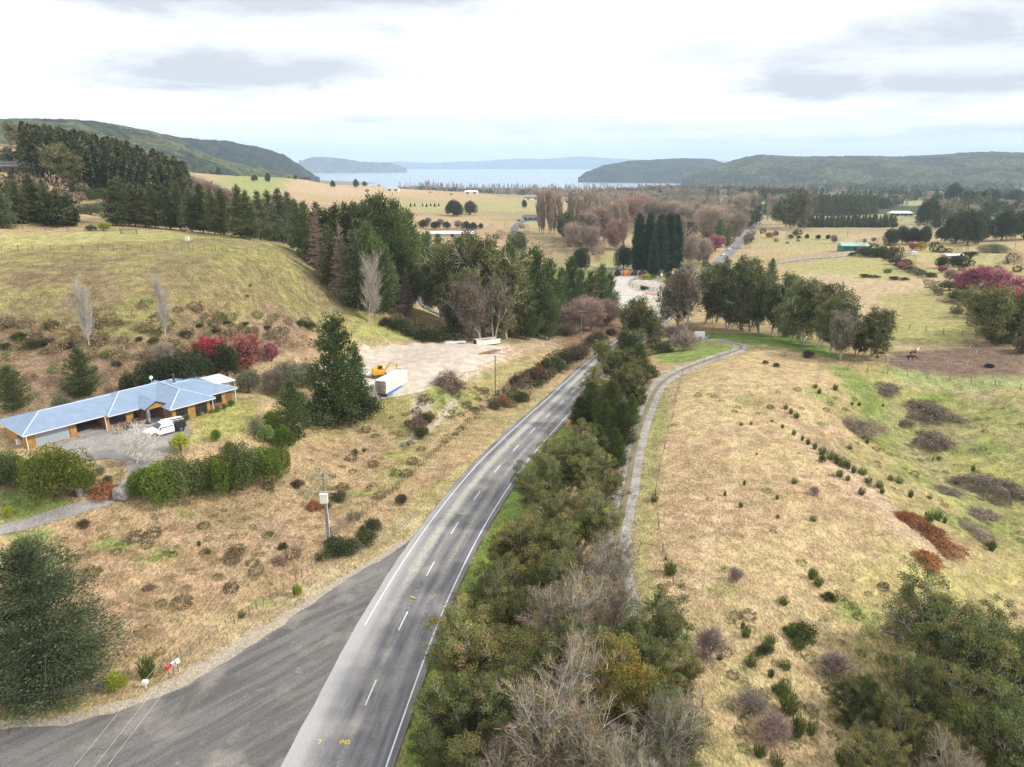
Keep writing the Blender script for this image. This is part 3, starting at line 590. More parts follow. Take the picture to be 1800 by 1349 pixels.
M_SHOULD = mat('dusty_shoulder', (.38, .32, .25), .95, .1, n=[(.35, .6, (.27, .245, .22)), (1.2, .5, (.44, .35, .22)), (6, .35)], bump=(8, .3))
side_px = [(-350, 1290), (0, 1283), (90, 1277), (170, 1262), (250, 1238), (330, 1205), (420, 1150), (500, 1098), (575, 1040), (640, 998), (700, 958), (765, 905), (770, 930), (735, 1000), (660, 1150), (610, 1250), (560, 1400), (470, 1800), (430, 2100), (-900, 2100), (-900, 1292)]
drape('side_road', None, M_SIDE, .0, 1.0, .6, world=[atz(*q, 0)[:2] for q in side_px], z=-.022)
sh_px = [(-900, 1262), (-350, 1268), (0, 1265), (90, 1260), (170, 1245), (240, 1222), (320, 1185), (410, 1135), (490, 1083), (565, 1028), (632, 986), (695, 950), (735, 922), (770, 880), (790, 880), (735, 930), (700, 975), (500, 1130), (330, 1240), (170, 1290), (-350, 1310), (-900, 1330)]
drape('dusty_road_shoulder', None, M_SHOULD, .0, 1.0, 1.3, world=[atz(*q, 0)[:2] for q in sh_px], z=-.045)
M_COURT = mat('driveway_gravel', (.30, .275, .255), .95, .1, n=[(.25, .2), (1.4, .25, (.22, .20, .19)), (7, .35)], bump=(9, .4))
M_YARD = mat('pale_pumice_gravel', (.53, .455, .375), .95, .1, n=[(.10, .35, (.44, .36, .28)), (.5, .16), (6, .2)], bump=(8, .3))
drape('gravel_yard', [(640, 616), (700, 606), (760, 603), (820, 605), (868, 607), (890, 614), (868, 634), (832, 652), (800, 655), (765, 668), (735, 690), (700, 694), (660, 700), (630, 690), (590, 660), (600, 630)], M_YARD, .10, 1.4, 2.2)
drape('depot_yard', [(1088, 486), (1126, 486), (1112, 493), (1104, 503), (1110, 511), (1140, 516), (1150, 524), (1130, 540), (1110, 548), (1085, 545), (1066, 520), (1072, 498)], mat('depot_gravel', (.50, .46, .40), .95, .1, n=[(.2, .1), (4, .15)]), .35, 3.0, .5)
drape('driveway', [(-40, 935), (0, 925), (70, 905), (130, 885), (180, 872), (205, 855), (225, 838), (222, 812), (190, 806), (150, 812), (110, 790), (90, 786), (122, 773), (185, 757), (262, 742), (300, 738), (330, 742), (335, 762), (318, 785), (270, 815), (240, 850), (225, 872), (170, 896), (100, 915), (30, 935), (-30, 948)], M_COURT, .05, 1.2, .3)
M_TRK = mat('track_gravel', (.33, .305, .275), .95, .1, n=[(.5, .2), (3, .3), (9, .3)], bump=(8, .4)); M_TRKM = mat('track_middle_dirt', (.22, .185, .12), .95, .1, n=[(.6, .3, (.30, .27, .12)), (5, .35)], bump=(6, .5))
ribbon('farm_track', TRACK, TZ, [-1.7, -.45, .45, 1.65], [M_TRK, M_TRKM], -.02, jag=.25)
o = bpy.data.objects['farm_track']; mi = np.zeros(len(o.data.polygons), np.int32); mi[1::3] = 1; o.data.polygons.foreach_set('material_index', mi)
def path(name, px, wd, mats, lift=.06, jag=.3):
    L = spline([P(*q)[:2] for q in px], 1.5)
    for _ in range(6): L[1:-1] = .25 * L[:-2] + .5 * L[1:-1] + .25 * L[2:]
    return ribbon(name, L, None, [-wd / 2, -wd / 4, 0, wd / 4, wd / 2], mats, lift, jag=jag)
M_LANE = mat('lane_tar', (.16, .155, .155), .9, .15, n=[(.4, .2), (5, .25)])
path('valley_driveway', [(740, 452), (738, 480), (737, 510), (742, 530), (760, 548), (785, 558), (810, 572), (835, 580)], 3.4, M_LANE, .3)
path('hillside_lane', [(925, 388), (915, 392), (905, 402), (907, 415), (913, 430), (917, 445)], 5.0, M_LANE, .5)
path('plateau_gravel_lane', [(228, 378), (260, 386), (300, 390), (350, 396), (400, 402), (450, 407)], 3.5, mat('pale_gravel', (.50, .45, .37), .95, .1, n=[(1, .2)]), .4)
path('yard_access_lane', [(1180, 535), (1165, 525), (1150, 512), (1140, 500)], 8, mat('pale_yard_gravel', (.42, .385, .34), .95, .1, n=[(.5, .2)]), .15)
path('valley_floor_lane', [(1020, 468), (1060, 470), (1100, 476), (1135, 479)], 5, M_TRK, .3)
path('shed_track', [(1366, 463), (1420, 455), (1470, 452), (1490, 448), (1485, 440)], 4, mat('pale_track', (.40, .34, .28), .95, .1, n=[(.5, .2)]), .2)
# ------------------------------------------------------------------ lake
lm = bpy.data.materials.new('lake_water'); lm.use_nodes = True; T = NT(lm.node_tree); b = T.n['Principled BSDF']
b.inputs['Base Color'].default_value = (.20, .29, .36, 1); b.inputs['Roughness'].default_value = .25; b.inputs['Specular IOR Level'].default_value = .6
tc = T.add('ShaderNodeTexCoord').outputs['Object']; T.l.new(T.add('ShaderNodeBump', {'Height': T.noise(tc, .03, 6, .7), 'Strength': .5, 'Distance': 6.0}).outputs[0], b.inputs['Normal'])
mb = MB(); mb.face([(-12000, 1800, -60), (14000, 1800, -60), (14000, 22000, -60), (-12000, 22000, -60)]); mb.build('lake', lm, kind='structure')
# ------------------------------------------------------------------ hills: a sheet from foot to ridge to back, each at its own distance
def hill_mat(name, c1, c2, c3, sc):
    m_ = bpy.data.materials.new(name); m_.use_nodes = True; T = NT(m_.node_tree); tc = T.add('ShaderNodeTexCoord').outputs['Object']
    a = T.noise(tc, 1.0 / sc, 6, .62, .3); b_ = T.noise(tc, 5.0 / sc, 6, .7); g_ = T.noise(tc, 14.0 / sc, 5, .8)
    col = T.mix(T.ramp(a, .44, .56), c1, c2); col = T.mix(T.m('MULTIPLY', T.ramp(b_, .52, .68), .6), col, c3)
    g = T.ramp(g_, .36, .64, .40, 1.7); col = T.mix(1.0, col, T.add('ShaderNodeCombineXYZ', {0: g, 1: g, 2: g}).outputs[0], 'MULTIPLY')
    b = T.n['Principled BSDF']; T.l.new(col, b.inputs['Base Color']); b.inputs['Roughness'].default_value = .95; b.inputs['Specular IOR Level'].default_value = .05
    T.l.new(T.add('ShaderNodeBump', {'Height': T.m('ADD', g_, b_), 'Strength': 1.0, 'Distance': sc * .05}).outputs[0], b.inputs['Normal']); return m_
def hill(name, ridge, foot, m_, rough, bump, nu=420, nv=90, seed=0, zfoot=-62, powr=.8, trees=None):
    """ridge: (px, py, dist); foot: (px, dist) - the foot stands at zfoot"""
    rx = [q[0] for q in ridge]; u = np.linspace(rx[0], rx[-1], nu)
    ry = np.interp(u, rx, [q[1] for q in ridge]); rd = np.interp(u, rx, [q[2] for q in ridge]); fd = np.interp(u, [q[0] for q in foot], [q[1] for q in foot])
    ker = np.ones(9) / 9; ry = np.convolve(np.pad(ry, 4, 'edge'), ker, 'valid'); rd = np.convolve(np.pad(rd, 4, 'edge'), ker, 'valid')
    rpts = np.array([atr(a, b, d_) for a, b, d_ in zip(u, ry, rd)]); slope = rpts[:, 0] / rpts[:, 1]
    V = np.zeros((nu, nv + 12, 3))
    for j in range(nv + 12):
        if j < nv:
            t = j / (nv - 1); y = fd + (rd - fd) * t; s0 = (zfoot - CAM_H) / fd; s1 = (rpts[:, 2] - CAM_H) / rd; zz = CAM_H + y * (s0 + (s1 - s0) * np.sin(t * math.pi / 2) ** powr)
        else:
            t = (j - nv + 1) / 12; y = rd + (rd - fd) * t * 1.0 + 10 * t; zz = rpts[:, 2] - (rpts[:, 2] - zfoot + 20) * t ** 1.5
        V[:, j, 0] = slope * y; V[:, j, 1] = y; V[:, j, 2] = zz
    tt = np.minimum(np.arange(nv + 12) / (nv - 1), 1.0)[None, :]; env = np.sin(np.clip(tt * 1.0, 0, 1) * math.pi) ** .6
    rug = rough * 3.5
    rid = 1 - abs(fbm(V[..., 0], V[..., 1], rug * 3, 5, seed) * 2 - 1)
    V[..., 2] += (np.minimum(rid - .93, .0) * rough * 3.2 + (rid - .8) * rough * .5 * (1 - tt)) * env ** 1.0 * (1 - tt ** 3) + (fbm(V[..., 0], V[..., 1], bump * 2.2, 3, seed + 3) - .5) * bump * .8 * np.clip(tt * 6, 0, 1)
    i, j = np.meshgrid(np.arange(nu - 1), np.arange(nv + 11), indexing='ij'); a = (i * (nv + 12) + j).ravel(); k = nv + 12
    F = np.stack([a, a + k, a + k + 1, a + 1], -1)
    link(bpy.data.objects.new(name, np_mesh(name, V.reshape(-1, 3), F, m_, smooth=False)), kind='structure'); return V
DK = (.060, .080, .042)
HM1 = hill_mat('bush_hills', (.024, .038, .038), (.042, .058, .046), (.085, .10, .055), 150)
HM4 = hill_mat('right_bush', (.048, .062, .042), (.095, .108, .058), (.17, .165, .09), 170)
HM2 = hill_mat('scrub_hills', (.048, .060, .038), (.105, .118, .058), (.18, .19, .08), 260)
HM3 = hill_mat('far_range', (.05, .075, .06), (.09, .11, .08), (.13, .13, .1), 900)
hill('left_headland', [(100, 222, 2300), (165, 213, 2300), (250, 228, 2350), (320, 243, 2450), (400, 248, 2600), (470, 263, 2750), (505, 275, 2850), (535, 295, 2950), (552, 308, 3020), (562, 313, 3050)],
     [(100, 1300), (300, 1500), (400, 1900), (480, 2350), (540, 2850), (562, 3000)], HM1, 34, 12, seed=1)
hill('left_scrub_hills', [(-60, 206, 1500), (0, 210, 1500), (60, 209, 1500), (120, 210, 1550), (165, 214, 1600), (240, 227, 1650), (317, 246, 1700), (345, 264, 1750), (390, 281, 1850), (440, 293, 1950), (500, 303, 2050), (545, 313, 2100)],
     [(-60, 520), (100, 620), (200, 800), (300, 1000), (400, 1200), (545, 1900)], HM2, 26, 8, seed=2, zfoot=10)
hill('right_headland', [(1016, 312, 4350), (1030, 303, 4400), (1060, 291, 4500), (1100, 284, 4700), (1150, 281, 4900), (1200, 279, 5000), (1250, 280, 5100), (1275, 288, 5200), (1330, 290, 5200)],
     [(1016, 4300), (1100, 4150), (1200, 4050), (1330, 4000)], HM1, 34, 14, seed=3)
hill('right_bush_hills', [(1200, 306, 3500), (1260, 292, 3600), (1300, 279, 3700), (1335, 272, 3700), (1370, 274, 3700), (1400, 276, 3650), (1460, 275, 3600), (1520, 274, 3600), (1570, 276, 3600), (1640, 273, 3700), (1690, 269, 3700), (1740, 267, 3600), (1800, 269, 3500), (1950, 272, 3400)],
     [(1200, 3300), (1300, 2700), (1500, 2400), (1800, 2200), (1950, 2100)], HM4, 30, 11, seed=4, zfoot=-50)
hill('far_left_bluffs', [(525, 283, 9000), (560, 275, 9000), (600, 279, 9000), (640, 285, 9200), (690, 287, 9200), (715, 296, 9300)], [(525, 8600), (715, 8900)], HM3, 60, 30, nu=160, nv=40, seed=5)
hill('far_range', [(560, 290, 17000), (650, 287, 17000), (700, 284, 17000), (760, 287, 17000), (850, 283, 17000), (920, 279, 17000), (960, 280, 17000), (1020, 275, 17000), (1080, 279, 17000), (1160, 282, 17500), (1220, 280, 18000), (1300, 285, 18000), (1400, 290, 18000)],
     [(560, 14500), (1400, 15000)], HM3, 90, 40, nu=300, nv=50, seed=6)
# ------------------------------------------------------------------ plants: skeletons, leaves, kinds
def leaves(c_, d, l, wd, col, rg, jit=.35):
    """diamond leaves: centres, directions, lengths, widths, colours"""
    n = len(c_); d = d + rg.normal(0, jit, (n, 3)); d /= np.linalg.norm(d, axis=1)[:, None] + 1e-9
    s = np.cross(d, rg.normal(0, 1, (n, 3))); s /= np.linalg.norm(s, axis=1)[:, None] + 1e-9
    l = (l * rg.uniform(.6, 1.3, n))[:, None]; wd = (wd * rg.uniform(.7, 1.3, n))[:, None]
    V = np.stack([c_ - d * l / 2, c_ + s * wd / 2, c_ + d * l / 2, c_ - s * wd / 2], 1).reshape(-1, 3)
    F = np.arange(n * 4).reshape(n, 4); return V, F, np.repeat(col, 4, 0)
def tubes(segs, sides):
    """segs: (n, 8) start, end, two radii"""
    A = np.asarray(segs, float); p, q, r0, r1 = A[:, :3], A[:, 3:6], A[:, 6], A[:, 7]; d = q - p; d /= np.linalg.norm(d, axis=1)[:, None] + 1e-9
    up = np.where(abs(d[:, 2:3]) > .9, np.array([[1., 0, 0]]), np.array([[0, 0, 1.]])); a = np.cross(d, up); a /= np.linalg.norm(a, axis=1)[:, None] + 1e-9; b = np.cross(d, a)
    V = np.zeros((len(A), 2, sides, 3))
    for i in range(sides):
        t = 2 * math.pi * i / sides; o_ = a * math.cos(t) + b * math.sin(t); V[:, 0, i] = p + o_ * r0[:, None]; V[:, 1, i] = q + o_ * r1[:, None]
    base = (np.arange(len(A)) * 2 * sides)[:, None]; F = []
    for i in range(sides): j = (i + 1) % sides; F.append(np.concatenate([base + i, base + j, base + sides + j, base + sides + i], 1))
    return V.reshape(-1, 3), np.concatenate(F)
def unit(v): return v / (np.linalg.norm(v) + 1e-9)
class Skel:
    def __init__(s, seed): s.rg = np.random.default_rng(seed); s.seg = []; s.tips = []
    def grow(s, p, d, L, r, lvl, sp):
        rg = s.rg; ns = sp['seg'][lvl]; last = lvl == len(sp['seg']) - 1; cur = p; tp = sp.get('taper', .45)
        for i in range(ns):
            d = unit(d + rg.normal(0, sp['wig'][lvl], 3) + np.array([0, 0, sp['up'][lvl]])); q = cur + d * L / ns
            ra = r * (1 - (1 - tp) * i / ns); rb = r * (1 - (1 - tp) * (i + 1) / ns); s.seg.append((lvl, *cur, *q, ra, rb))
            if not last and (i + 1) / ns > sp['bare'][lvl]:
                for k in range(sp['n'][lvl]):
                    ang = R(sp['ang'][lvl]) * rg.uniform(.65, 1.25); az = rg.uniform(0, 2 * math.pi); a = unit(np.cross(d, rg.normal(0, 1, 3))); b = np.cross(d, a)
                    dd = unit(d * math.cos(ang) + (a * math.cos(az) + b * math.sin(az)) * math.sin(ang))
                    s.grow(q, dd, L * sp['ratio'][lvl] * rg.uniform(.65, 1.15), rb * .62, lvl + 1, sp)
            cur = q
        if last or sp.get('alltips'): s.tips.append((cur, d, L))
        elif not last: s.grow(cur, d, L * sp['ratio'][lvl] * .9, r * tp, lvl + 1, sp)
RAW = {}
M_BARK = mat('bark', (1, 1, 1), .95, .1, attr=True, n=[(2.0, .2)], rnd=.12)
M_LEAF = mat('leaf', (1, 1, 1), .8, .1, attr=True, trans=.22, rnd=.20)
M_TWIG = mat('twig', (1, 1, 1), .95, .05, attr=True, trans=.05, rnd=.18)
def finish(key, seg, bark, LV, leafmat=None, sides=(7, 5, 3, 3, 3, 3), normalise=True, minr=.0):
    """store a natural-size plant: base at the origin"""
    seg = np.array(seg, float) if len(seg) else np.zeros((0, 9)); Vs = []; Fs = []; off = 0
    for lv in sorted(set(seg[:, 0].astype(int))) if len(seg) else []:
        S_ = seg[seg[:, 0] == lv, 1:]; S_[:, 6:8] = np.maximum(S_[:, 6:8], minr); V, F = tubes(S_, sides[min(lv, len(sides) - 1)]); Vs.append(V); Fs.append(F + off); off += len(V)
    tr = (np.concatenate(Vs), np.concatenate(Fs)) if Vs else None
    if tr is not None:
        zz = fbm(tr[0][:, 0] + tr[0][:, 2], tr[0][:, 1] + tr[0][:, 2] * 1.7, 1.2, 3); tcol = np.array(bark) * (.7 + .6 * zz[:, None])
    else: tcol = None
    H = max(LV[0][:, 2].max() if LV is not None and len(LV[0]) else 0, tr[0][:, 2].max() if tr is not None else 0); 
    A = LV[0] if LV is not None else tr[0]; rad = np.percentile(np.hypot(A[:, 0], A[:, 1]), 97)
    RAW.setdefault(key, []).append(dict(tr=tr, tcol=tcol, lv=LV, H=float(H), rad=float(rad), lm=leafmat or M_LEAF))
def palette(rg, n, cols, wts=None, var=.18):
    k = rg.choice(len(cols), n, p=wts); c_ = np.array(cols)[k]; return c_ * (1 + rg.normal(0, var, (n, 1)))
def clumps(s, cols, per, cr, ll, lw, hang=0.0, wts=None, keep=1.0, flat=.7, tw=.12, var=.16):
    rg = s.rg; tips = [t for t in s.tips if rg.random() < keep]; n = len(tips); tp = np.array([t[0] for t in tips]); td = np.array([t[1] for t in tips])
    tc_ = palette(rg, n, cols, wts, var); k = rg.poisson(per, n) + 1; idx = np.repeat(np.arange(n), k); m = len(idx)
    off = rg.normal(0, 1, (m, 3)); off /= np.linalg.norm(off, axis=1)[:, None]; off *= (rg.random((m, 1)) ** .45) * cr; off[:, 2] *= flat
    c_ = tp[idx] + off + td[idx] * cr * .25; dd = off / cr * .8 + td[idx] * .4 + np.array([0, 0, -hang]) + rg.normal(0, .3, (m, 3))
    return leaves(c_, dd, ll, lw, np.clip(tc_[idx] * (1 + rg.normal(0, tw, (m, 1))), .004, 1), rg)
def merge(*LVs):
    Vs, Fs, Cs, o_ = [], [], [], 0
    for V, F, c_ in LVs: Vs.append(V); Fs.append(F + o_); Cs.append(c_); o_ += len(V)
    return np.concatenate(Vs), np.concatenate(Fs), np.concatenate(Cs)
def twigs(s, cols, per, L, wd, spread=.7, up=.2, keep=1.0):
    """fine twig sprays growing on from the tips"""
    rg = s.rg; tips = [t for t in s.tips if rg.random() < keep]; n = len(tips); tp = np.array([t[0] for t in tips]); td = np.array([t[1] for t in tips]); idx = np.repeat(np.arange(n), per); m = len(idx)
    d = td[idx] + rg.normal(0, spread, (m, 3)) + np.array([0, 0, up]); d /= np.linalg.norm(d, axis=1)[:, None]; l = L * rg.uniform(.5, 1.2, (m, 1)); c_ = tp[idx] + d * l * .5 * rg.uniform(.7, 1.3, (m, 1))
    return leaves(c_, d, L, wd, np.clip(palette(rg, m, cols, None, .2), .01, 1), rg, .05)
SPG = dict(seg=[4, 4, 3, 3, 2], wig=[.10, .16, .2, .25, .3], up=[.05, .12, .10, .08, 0], n=[2, 2, 2, 3], bare=[.35, .25, .2, .2], ang=[32, 38, 42, 45], ratio=[.62, .60, .58, .55], taper=.5)
GUMC = [(.165, .180, .066), (.120, .145, .050), (.22, .21, .078), (.23, .165, .085), (.15, .175, .078), (.25, .23, .07)]
GUMW = [.30, .24, .18, .08, .12, .08]
def gum(key, seed, H, per, ll, lw, cr, minr, keep=1.0, cols=GUMC, wts=GUMW, tw=None, spread=1.0, bark=(.46, .41, .35), sp=None, nst=None, lenf=.48, var=.22):
    s = Skel(seed); rg = s.rg; sp = dict(sp or SPG); nst = nst or rg.integers(2, 4)
    for k in range(nst):
        az = rg.uniform(0, 6.28) + k * 2.1; tilt = rg.uniform(.12, .38) * spread; s.grow(np.array([math.cos(az) * .15, math.sin(az) * .15, -.3]), unit(np.array([math.cos(az) * tilt, math.sin(az) * tilt, 1])), H * lenf * rg.uniform(.75, 1.1), H * .016, 0, sp)
    LV = clumps(s, cols, per, cr, ll, lw, .35, wts, keep, var=var)
    if tw: LV = merge(LV, twigs(s, [(.42, .36, .30), (.34, .28, .23), (.50, .44, .37), (.33, .20, .16)], tw[0], tw[1], tw[2], .55, .35))
    finish(key, s.seg, bark, LV, minr=minr)
SPN = dict(SPG, seg=[4, 4, 3, 3, 3], n=[2, 2, 3, 3])
SPN = dict(SPG, seg=[5, 3, 3], wig=[.10, .18, .22], up=[.08, .14, .12], n=[3, 3], bare=[.22, .2], ang=[36, 42], ratio=[.46, .55], taper=.5); SPN2 = dict(SPN, ang=[30, 34], up=[.10, .2, .2])
for i in range(4): gum('gum_near', 11 + i, 12, 95, .22, .088, .66, .016, keep=1.0, tw=(2, .8, .02), sp=SPN, spread=1.7, nst=5, lenf=.60, var=.26)
for i in range(3): gum('gum_twiggy', 21 + i, 12, 26, .20, .08, .60, .019, keep=.55, cols=GUMC + [(.26, .15, .11), (.27, .20, .14)], wts=[.2, .14, .16, .1, .12, .10, .10, .08], tw=(12, 1.05, .024), sp=SPN2, bark=(.50, .45, .39), spread=1.4, nst=6, lenf=.60, var=.26)
gum('gum_yellow', 31, 10, 60, .2, .08, .6, .014, nst=4, lenf=.6, var=.22, spread=1.5, cols=[(.27, .23, .05), (.15, .17, .05), (.20, .20, .055), (.36, .22, .05)], wts=[.3, .3, .25, .15], sp=SPN)
for i in range(4): gum('gum', 41 + i, 15, 15, .46, .22, .90, .05, sp=dict(SPG, seg=[4, 3, 3, 2], n=[2, 2, 3], wig=[.1, .16, .2, .25], up=[.05, .12, .1, .05], bare=[.15, .2, .2], ang=[36, 40, 42], ratio=[.62, .6, .55]), cols=[(0.155, 0.182, 0.070), (0.115, 0.142, 0.057), (0.203, 0.209, 0.088), (0.230, 0.189, 0.081)], wts=[.35, .3, .22, .13])
for i in range(2): gum('gum_thin', 51 + i, 15, 9, .44, .20, .9, .045, keep=.6, tw=(6, 1.3, .045), sp=dict(SPG, seg=[4, 3, 3, 2], n=[2, 2, 3], wig=[.1, .16, .2, .25], up=[.05, .12, .1, .05], bare=[.3, .2, .2], ang=[32, 38, 42], ratio=[.62, .6, .55]), cols=[(0.144, 0.144, 0.078), (0.192, 0.156, 0.096)], wts=[.6, .4])
def conifer(key, seed, H, rmax, whorl, nb, per, ll, lw, cols, minr=.02, shape=.85, rise=.15, droop=0.0, trunk0=.08, rag=.25, bark=(.22, .17, .13), tuft=.5, fill=1.0, bare=False, wts=None):
    """central leader, whorls of boughs; rise lifts the bough tips, droop lets them hang"""
    s = Skel(seed); rg = s.rg; x = y = 0.0; z = -.3; pts = [(0, 0, -.3)]; nsg = 10
    for i in range(nsg): x += rg.normal(0, .012) * H / 3; y += rg.normal(0, .012) * H / 3; z = H * (i + 1) / nsg; pts.append((x, y, z))
    pts = np.array(pts); R0 = H * .014 + .04
    for i in range(nsg): s.seg.append((0, *pts[i], *pts[i + 1], R0 * (1 - i / nsg) + .015, R0 * (1 - (i + 1) / nsg) + .015))
    CT, DT, TT = [], [], []; z = H * trunk0
    while z < H * .985:
        f = z / H; fx = np.interp(z, pts[:, 2], pts[:, 0]); fy = np.interp(z, pts[:, 2], pts[:, 1]); g = (f - trunk0) / (1 - trunk0)
        prof = min(1.0, (g + .12) / .25) ** .7 * (1 - g) ** shape; n = max(3, int(nb * (1 - g * .35))); a0 = rg.uniform(0, 6.28); z00 = z
        for k in range(n):
            az = a0 + k * 2 * math.pi / n + rg.normal(0, .25); z = z00 + whorl * rg.uniform(-.5, .5) * (1.0 if whorl < .8 else .7); L = rmax * prof * rg.uniform(1 - rag, 1 + rag * .6) + .12; ns = 4; cur = np.array([fx, fy, z]); r = .012 * L + .012
            for j in range(ns):
                t = (j + 1) / ns; sl = rise * 1.6 * t - droop * (1 - t * .6) + (.8 * g * g); d = unit(np.array([math.cos(az), math.sin(az), sl]) + rg.normal(0, .07, 3)); q = cur + d * L / ns
                s.seg.append((1, *cur, *q, r * (1 - j / ns) + .004, r * (1 - (j + 1) / ns) + .004))
                m = rg.poisson(per * fill * (.35 + t * .9) * L / ns) + (1 if j > 0 else 0)
                if m:
                    u = rg.random(m)[:, None]; side = np.array([-math.sin(az), math.cos(az), 0]); off = rg.normal(0, 1, (m, 1)) * side * L * .16 * (.3 + t) + rg.normal(0, 1, (m, 3)) * np.array([.12, .12, .20]) * tuft
                    CT.append(cur + (q - cur) * u + off); DT.append(np.tile(d + side * 0, (m, 1)) + off * 1.2 / (tuft + .1) + np.array([0, 0, .25 * rise * 4 - droop])); TT.append(np.full(m, rg.normal(0, .22)))
                cur = q
        z = z00 + whorl * rg.uniform(.7, 1.3)
    CT = np.concatenate(CT); DT = np.concatenate(DT); TT = np.concatenate(TT); n = len(CT)
    out = np.hypot(CT[:, 0], CT[:, 1]); col = palette(rg, n, cols, wts, .12) * (1 + TT[:, None]); LV = leaves(CT, DT, ll, lw, np.clip(col, .004, 1), rg, .3)
    finish(key, s.seg, bark, LV, M_TWIG if bare else M_LEAF, sides=(7, 3), minr=minr)
PINEC = [(0.111, 0.159, 0.057), (0.078, 0.122, 0.049), (0.156, 0.202, 0.068)]; FIRC = [(0.107, 0.137, 0.065), (0.078, 0.109, 0.055), (0.143, 0.169, 0.075), (0.195, 0.182, 0.098)]
conifer('fir_near', 3, 16, 6.8, .75, 12, 78, .34, .085, [(0.102, 0.138, 0.065), (0.070, 0.102, 0.052), (0.145, 0.181, 0.084), (0.203, 0.203, 0.116)], .012, .56, .14, .14, .03, .45, tuft=1.2, wts=[.35, .35, .2, .1])
for i in range(4): conifer('pine', 60 + i, 16, 4.9, .75, 7, 30, .52, .20, PINEC, .04, .50, .30, 0, .08, .50, tuft=1.9)
for i in range(3): conifer('fir', 70 + i, 16, 4.9, .6, 8, 25, .52, .20, FIRC, .04, .66, .05, .16, .09, .48, tuft=1.6)
for i in range(2): conifer('pine_near', 75 + i, 12, 4.4, .42, 9, 60, .30, .08, [(.085, .115, .035), (.06, .085, .03), (.12, .14, .045)], .02, .55, .36, 0, .03, .35, tuft=1.4)
for i in range(2): conifer('bright_cypress', 78 + i, 9, 2.9, .35, 9, 60, .26, .07, [(.10, .165, .030), (.075, .13, .028), (.14, .20, .04)], .02, .7, .30, 0, .03, .3, tuft=1.0)
for i in range(2): conifer('leyland', 80 + i, 18, 3.0, .5, 10, 36, .6, .26, [(0.055, 0.088, 0.052), (0.042, 0.070, 0.044), (0.075, 0.111, 0.058)], .03, .36, .2, 0, .06, .42, tuft=1.8)
for i in range(2): conifer('larch_bare', 84 + i, 14, 3.4, .6, 9, 14, .8, .05, [(.27, .20, .16), (.22, .16, .13), (.32, .25, .20)], .03, .8, .05, .12, .06, .3, bare=True, bark=(.26, .2, .16))
for i in range(2): conifer('fir_small', 88 + i, 8, 2.3, .5, 8, 22, .5, .24, FIRC, .03, .8, .05, .08, .03, .2, tuft=1.6)
def dome(key, seed, H, rad, n, ll, lw, cols, z0=.08, lobes=9, wts=None, bark=(.2, .16, .12), stem=True, squash=.9, shell=.72, lmat=None, hang=0.0):
    """a rounded crown made of many overlapping leafy lobes"""
    rg = np.random.default_rng(seed); cx, cr_, cv = [], [], []
    for k in range(lobes):
        a = k * 2.4; rr = rad * .66 * math.sqrt((k + .5) / lobes); zz = H * (z0 + (1 - z0) * (.34 + .34 * (1 - (rr / rad / .66) ** 1.6) + rg.uniform(-.05, .05))); cx.append((math.cos(a) * rr + rg.normal(0, .07) * rad, math.sin(a) * rr + rg.normal(0, .07) * rad, zz)); cr_.append(rad * rg.uniform(.34, .50)); cv.append(H * (1 - z0) * rg.uniform(.30, .38))
    cx = np.array(cx); cr_ = np.array(cr_); cv = np.array(cv)
    k = rg.choice(lobes, n, p=cr_ ** 2 / (cr_ ** 2).sum()); d = rg.normal(0, 1, (n, 3)); d /= np.linalg.norm(d, axis=1)[:, None]
    rr = shell + (1.08 - shell) * rg.random(n); bump_ = fbm(d[:, 0] * 4 + k * 3, d[:, 1] * 4 + d[:, 2] * 4, 1.0, 3); c_ = cx[k] + d * (rr * (.76 + .48 * bump_))[:, None] * np.stack([cr_[k], cr_[k], cv[k]], 1)
    ok = c_[:, 2] > .02 * H; c_ = c_[ok]; d = d[ok]; k = k[ok]; b2 = bump_[ok]
    col = palette(rg, len(c_), cols, wts, .10) * (1 + rg.normal(0, .12, lobes)[k][:, None]) * (.75 + .5 * b2[:, None])
    LV = leaves(c_, d + np.array([0, 0, -hang]), ll, lw, np.clip(col, .004, 1), rg, .8)
    seg = []
    if stem:
        top = cx.mean(0)
        for q in range(3): o_ = rg.normal(0, .03, 2) * rad; seg.append((0, o_[0], o_[1], -.3, o_[0] * 2, o_[1] * 2, H * .35, rad * .04 + .03, rad * .035 + .02))
        for j in range(lobes): seg.append((1, 0, 0, H * .2, *(cx[j] * .9), rad * .03 + .015, rad * .01 + .01))
    finish(key, seg, bark, LV, lmat, minr=.01)
GRN = [(.075, .115, .032), (.055, .09, .028), (.10, .14, .036)]
for i in range(3): dome('broadleaf', 100 + i, 9, 4.2, 9000, .34, .22, [(.062, .080, .040), (.048, .062, .034), (.085, .10, .05)])
for i in range(3): dome('green_dome', 110 + i, 4.4, 2.3, 9000, .17, .11, [(.13, .19, .036), (.095, .15, .032), (.18, .235, .045)], z0=.03, lobes=9)
for i in range(2): dome('olive_dome', 114 + i, 4.8, 2.3, 9000, .17, .10, [(.15, .185, .068), (.11, .15, .055), (.20, .225, .085)], z0=.03, lobes=10)
dome('gold_tree', 118, 5.2, 3.1, 14000, .19, .09, [(.19, .20, .035), (.13, .155, .032), (.24, .23, .045), (.10, .12, .03)], z0=.10, lobes=16, hang=.2)
dome('pale_shrub', 119, 4.6, 3.2, 9000, .22, .12, [(.26, .27, .17), (.20, .22, .13), (.33, .33, .22), (.13, .15, .09)], lobes=10); dome('pale_shrub', 120, 4.0, 3.4, 9000, .22, .12, [(.26, .27, .17), (.20, .22, .13), (.13, .15, .09)], lobes=12)
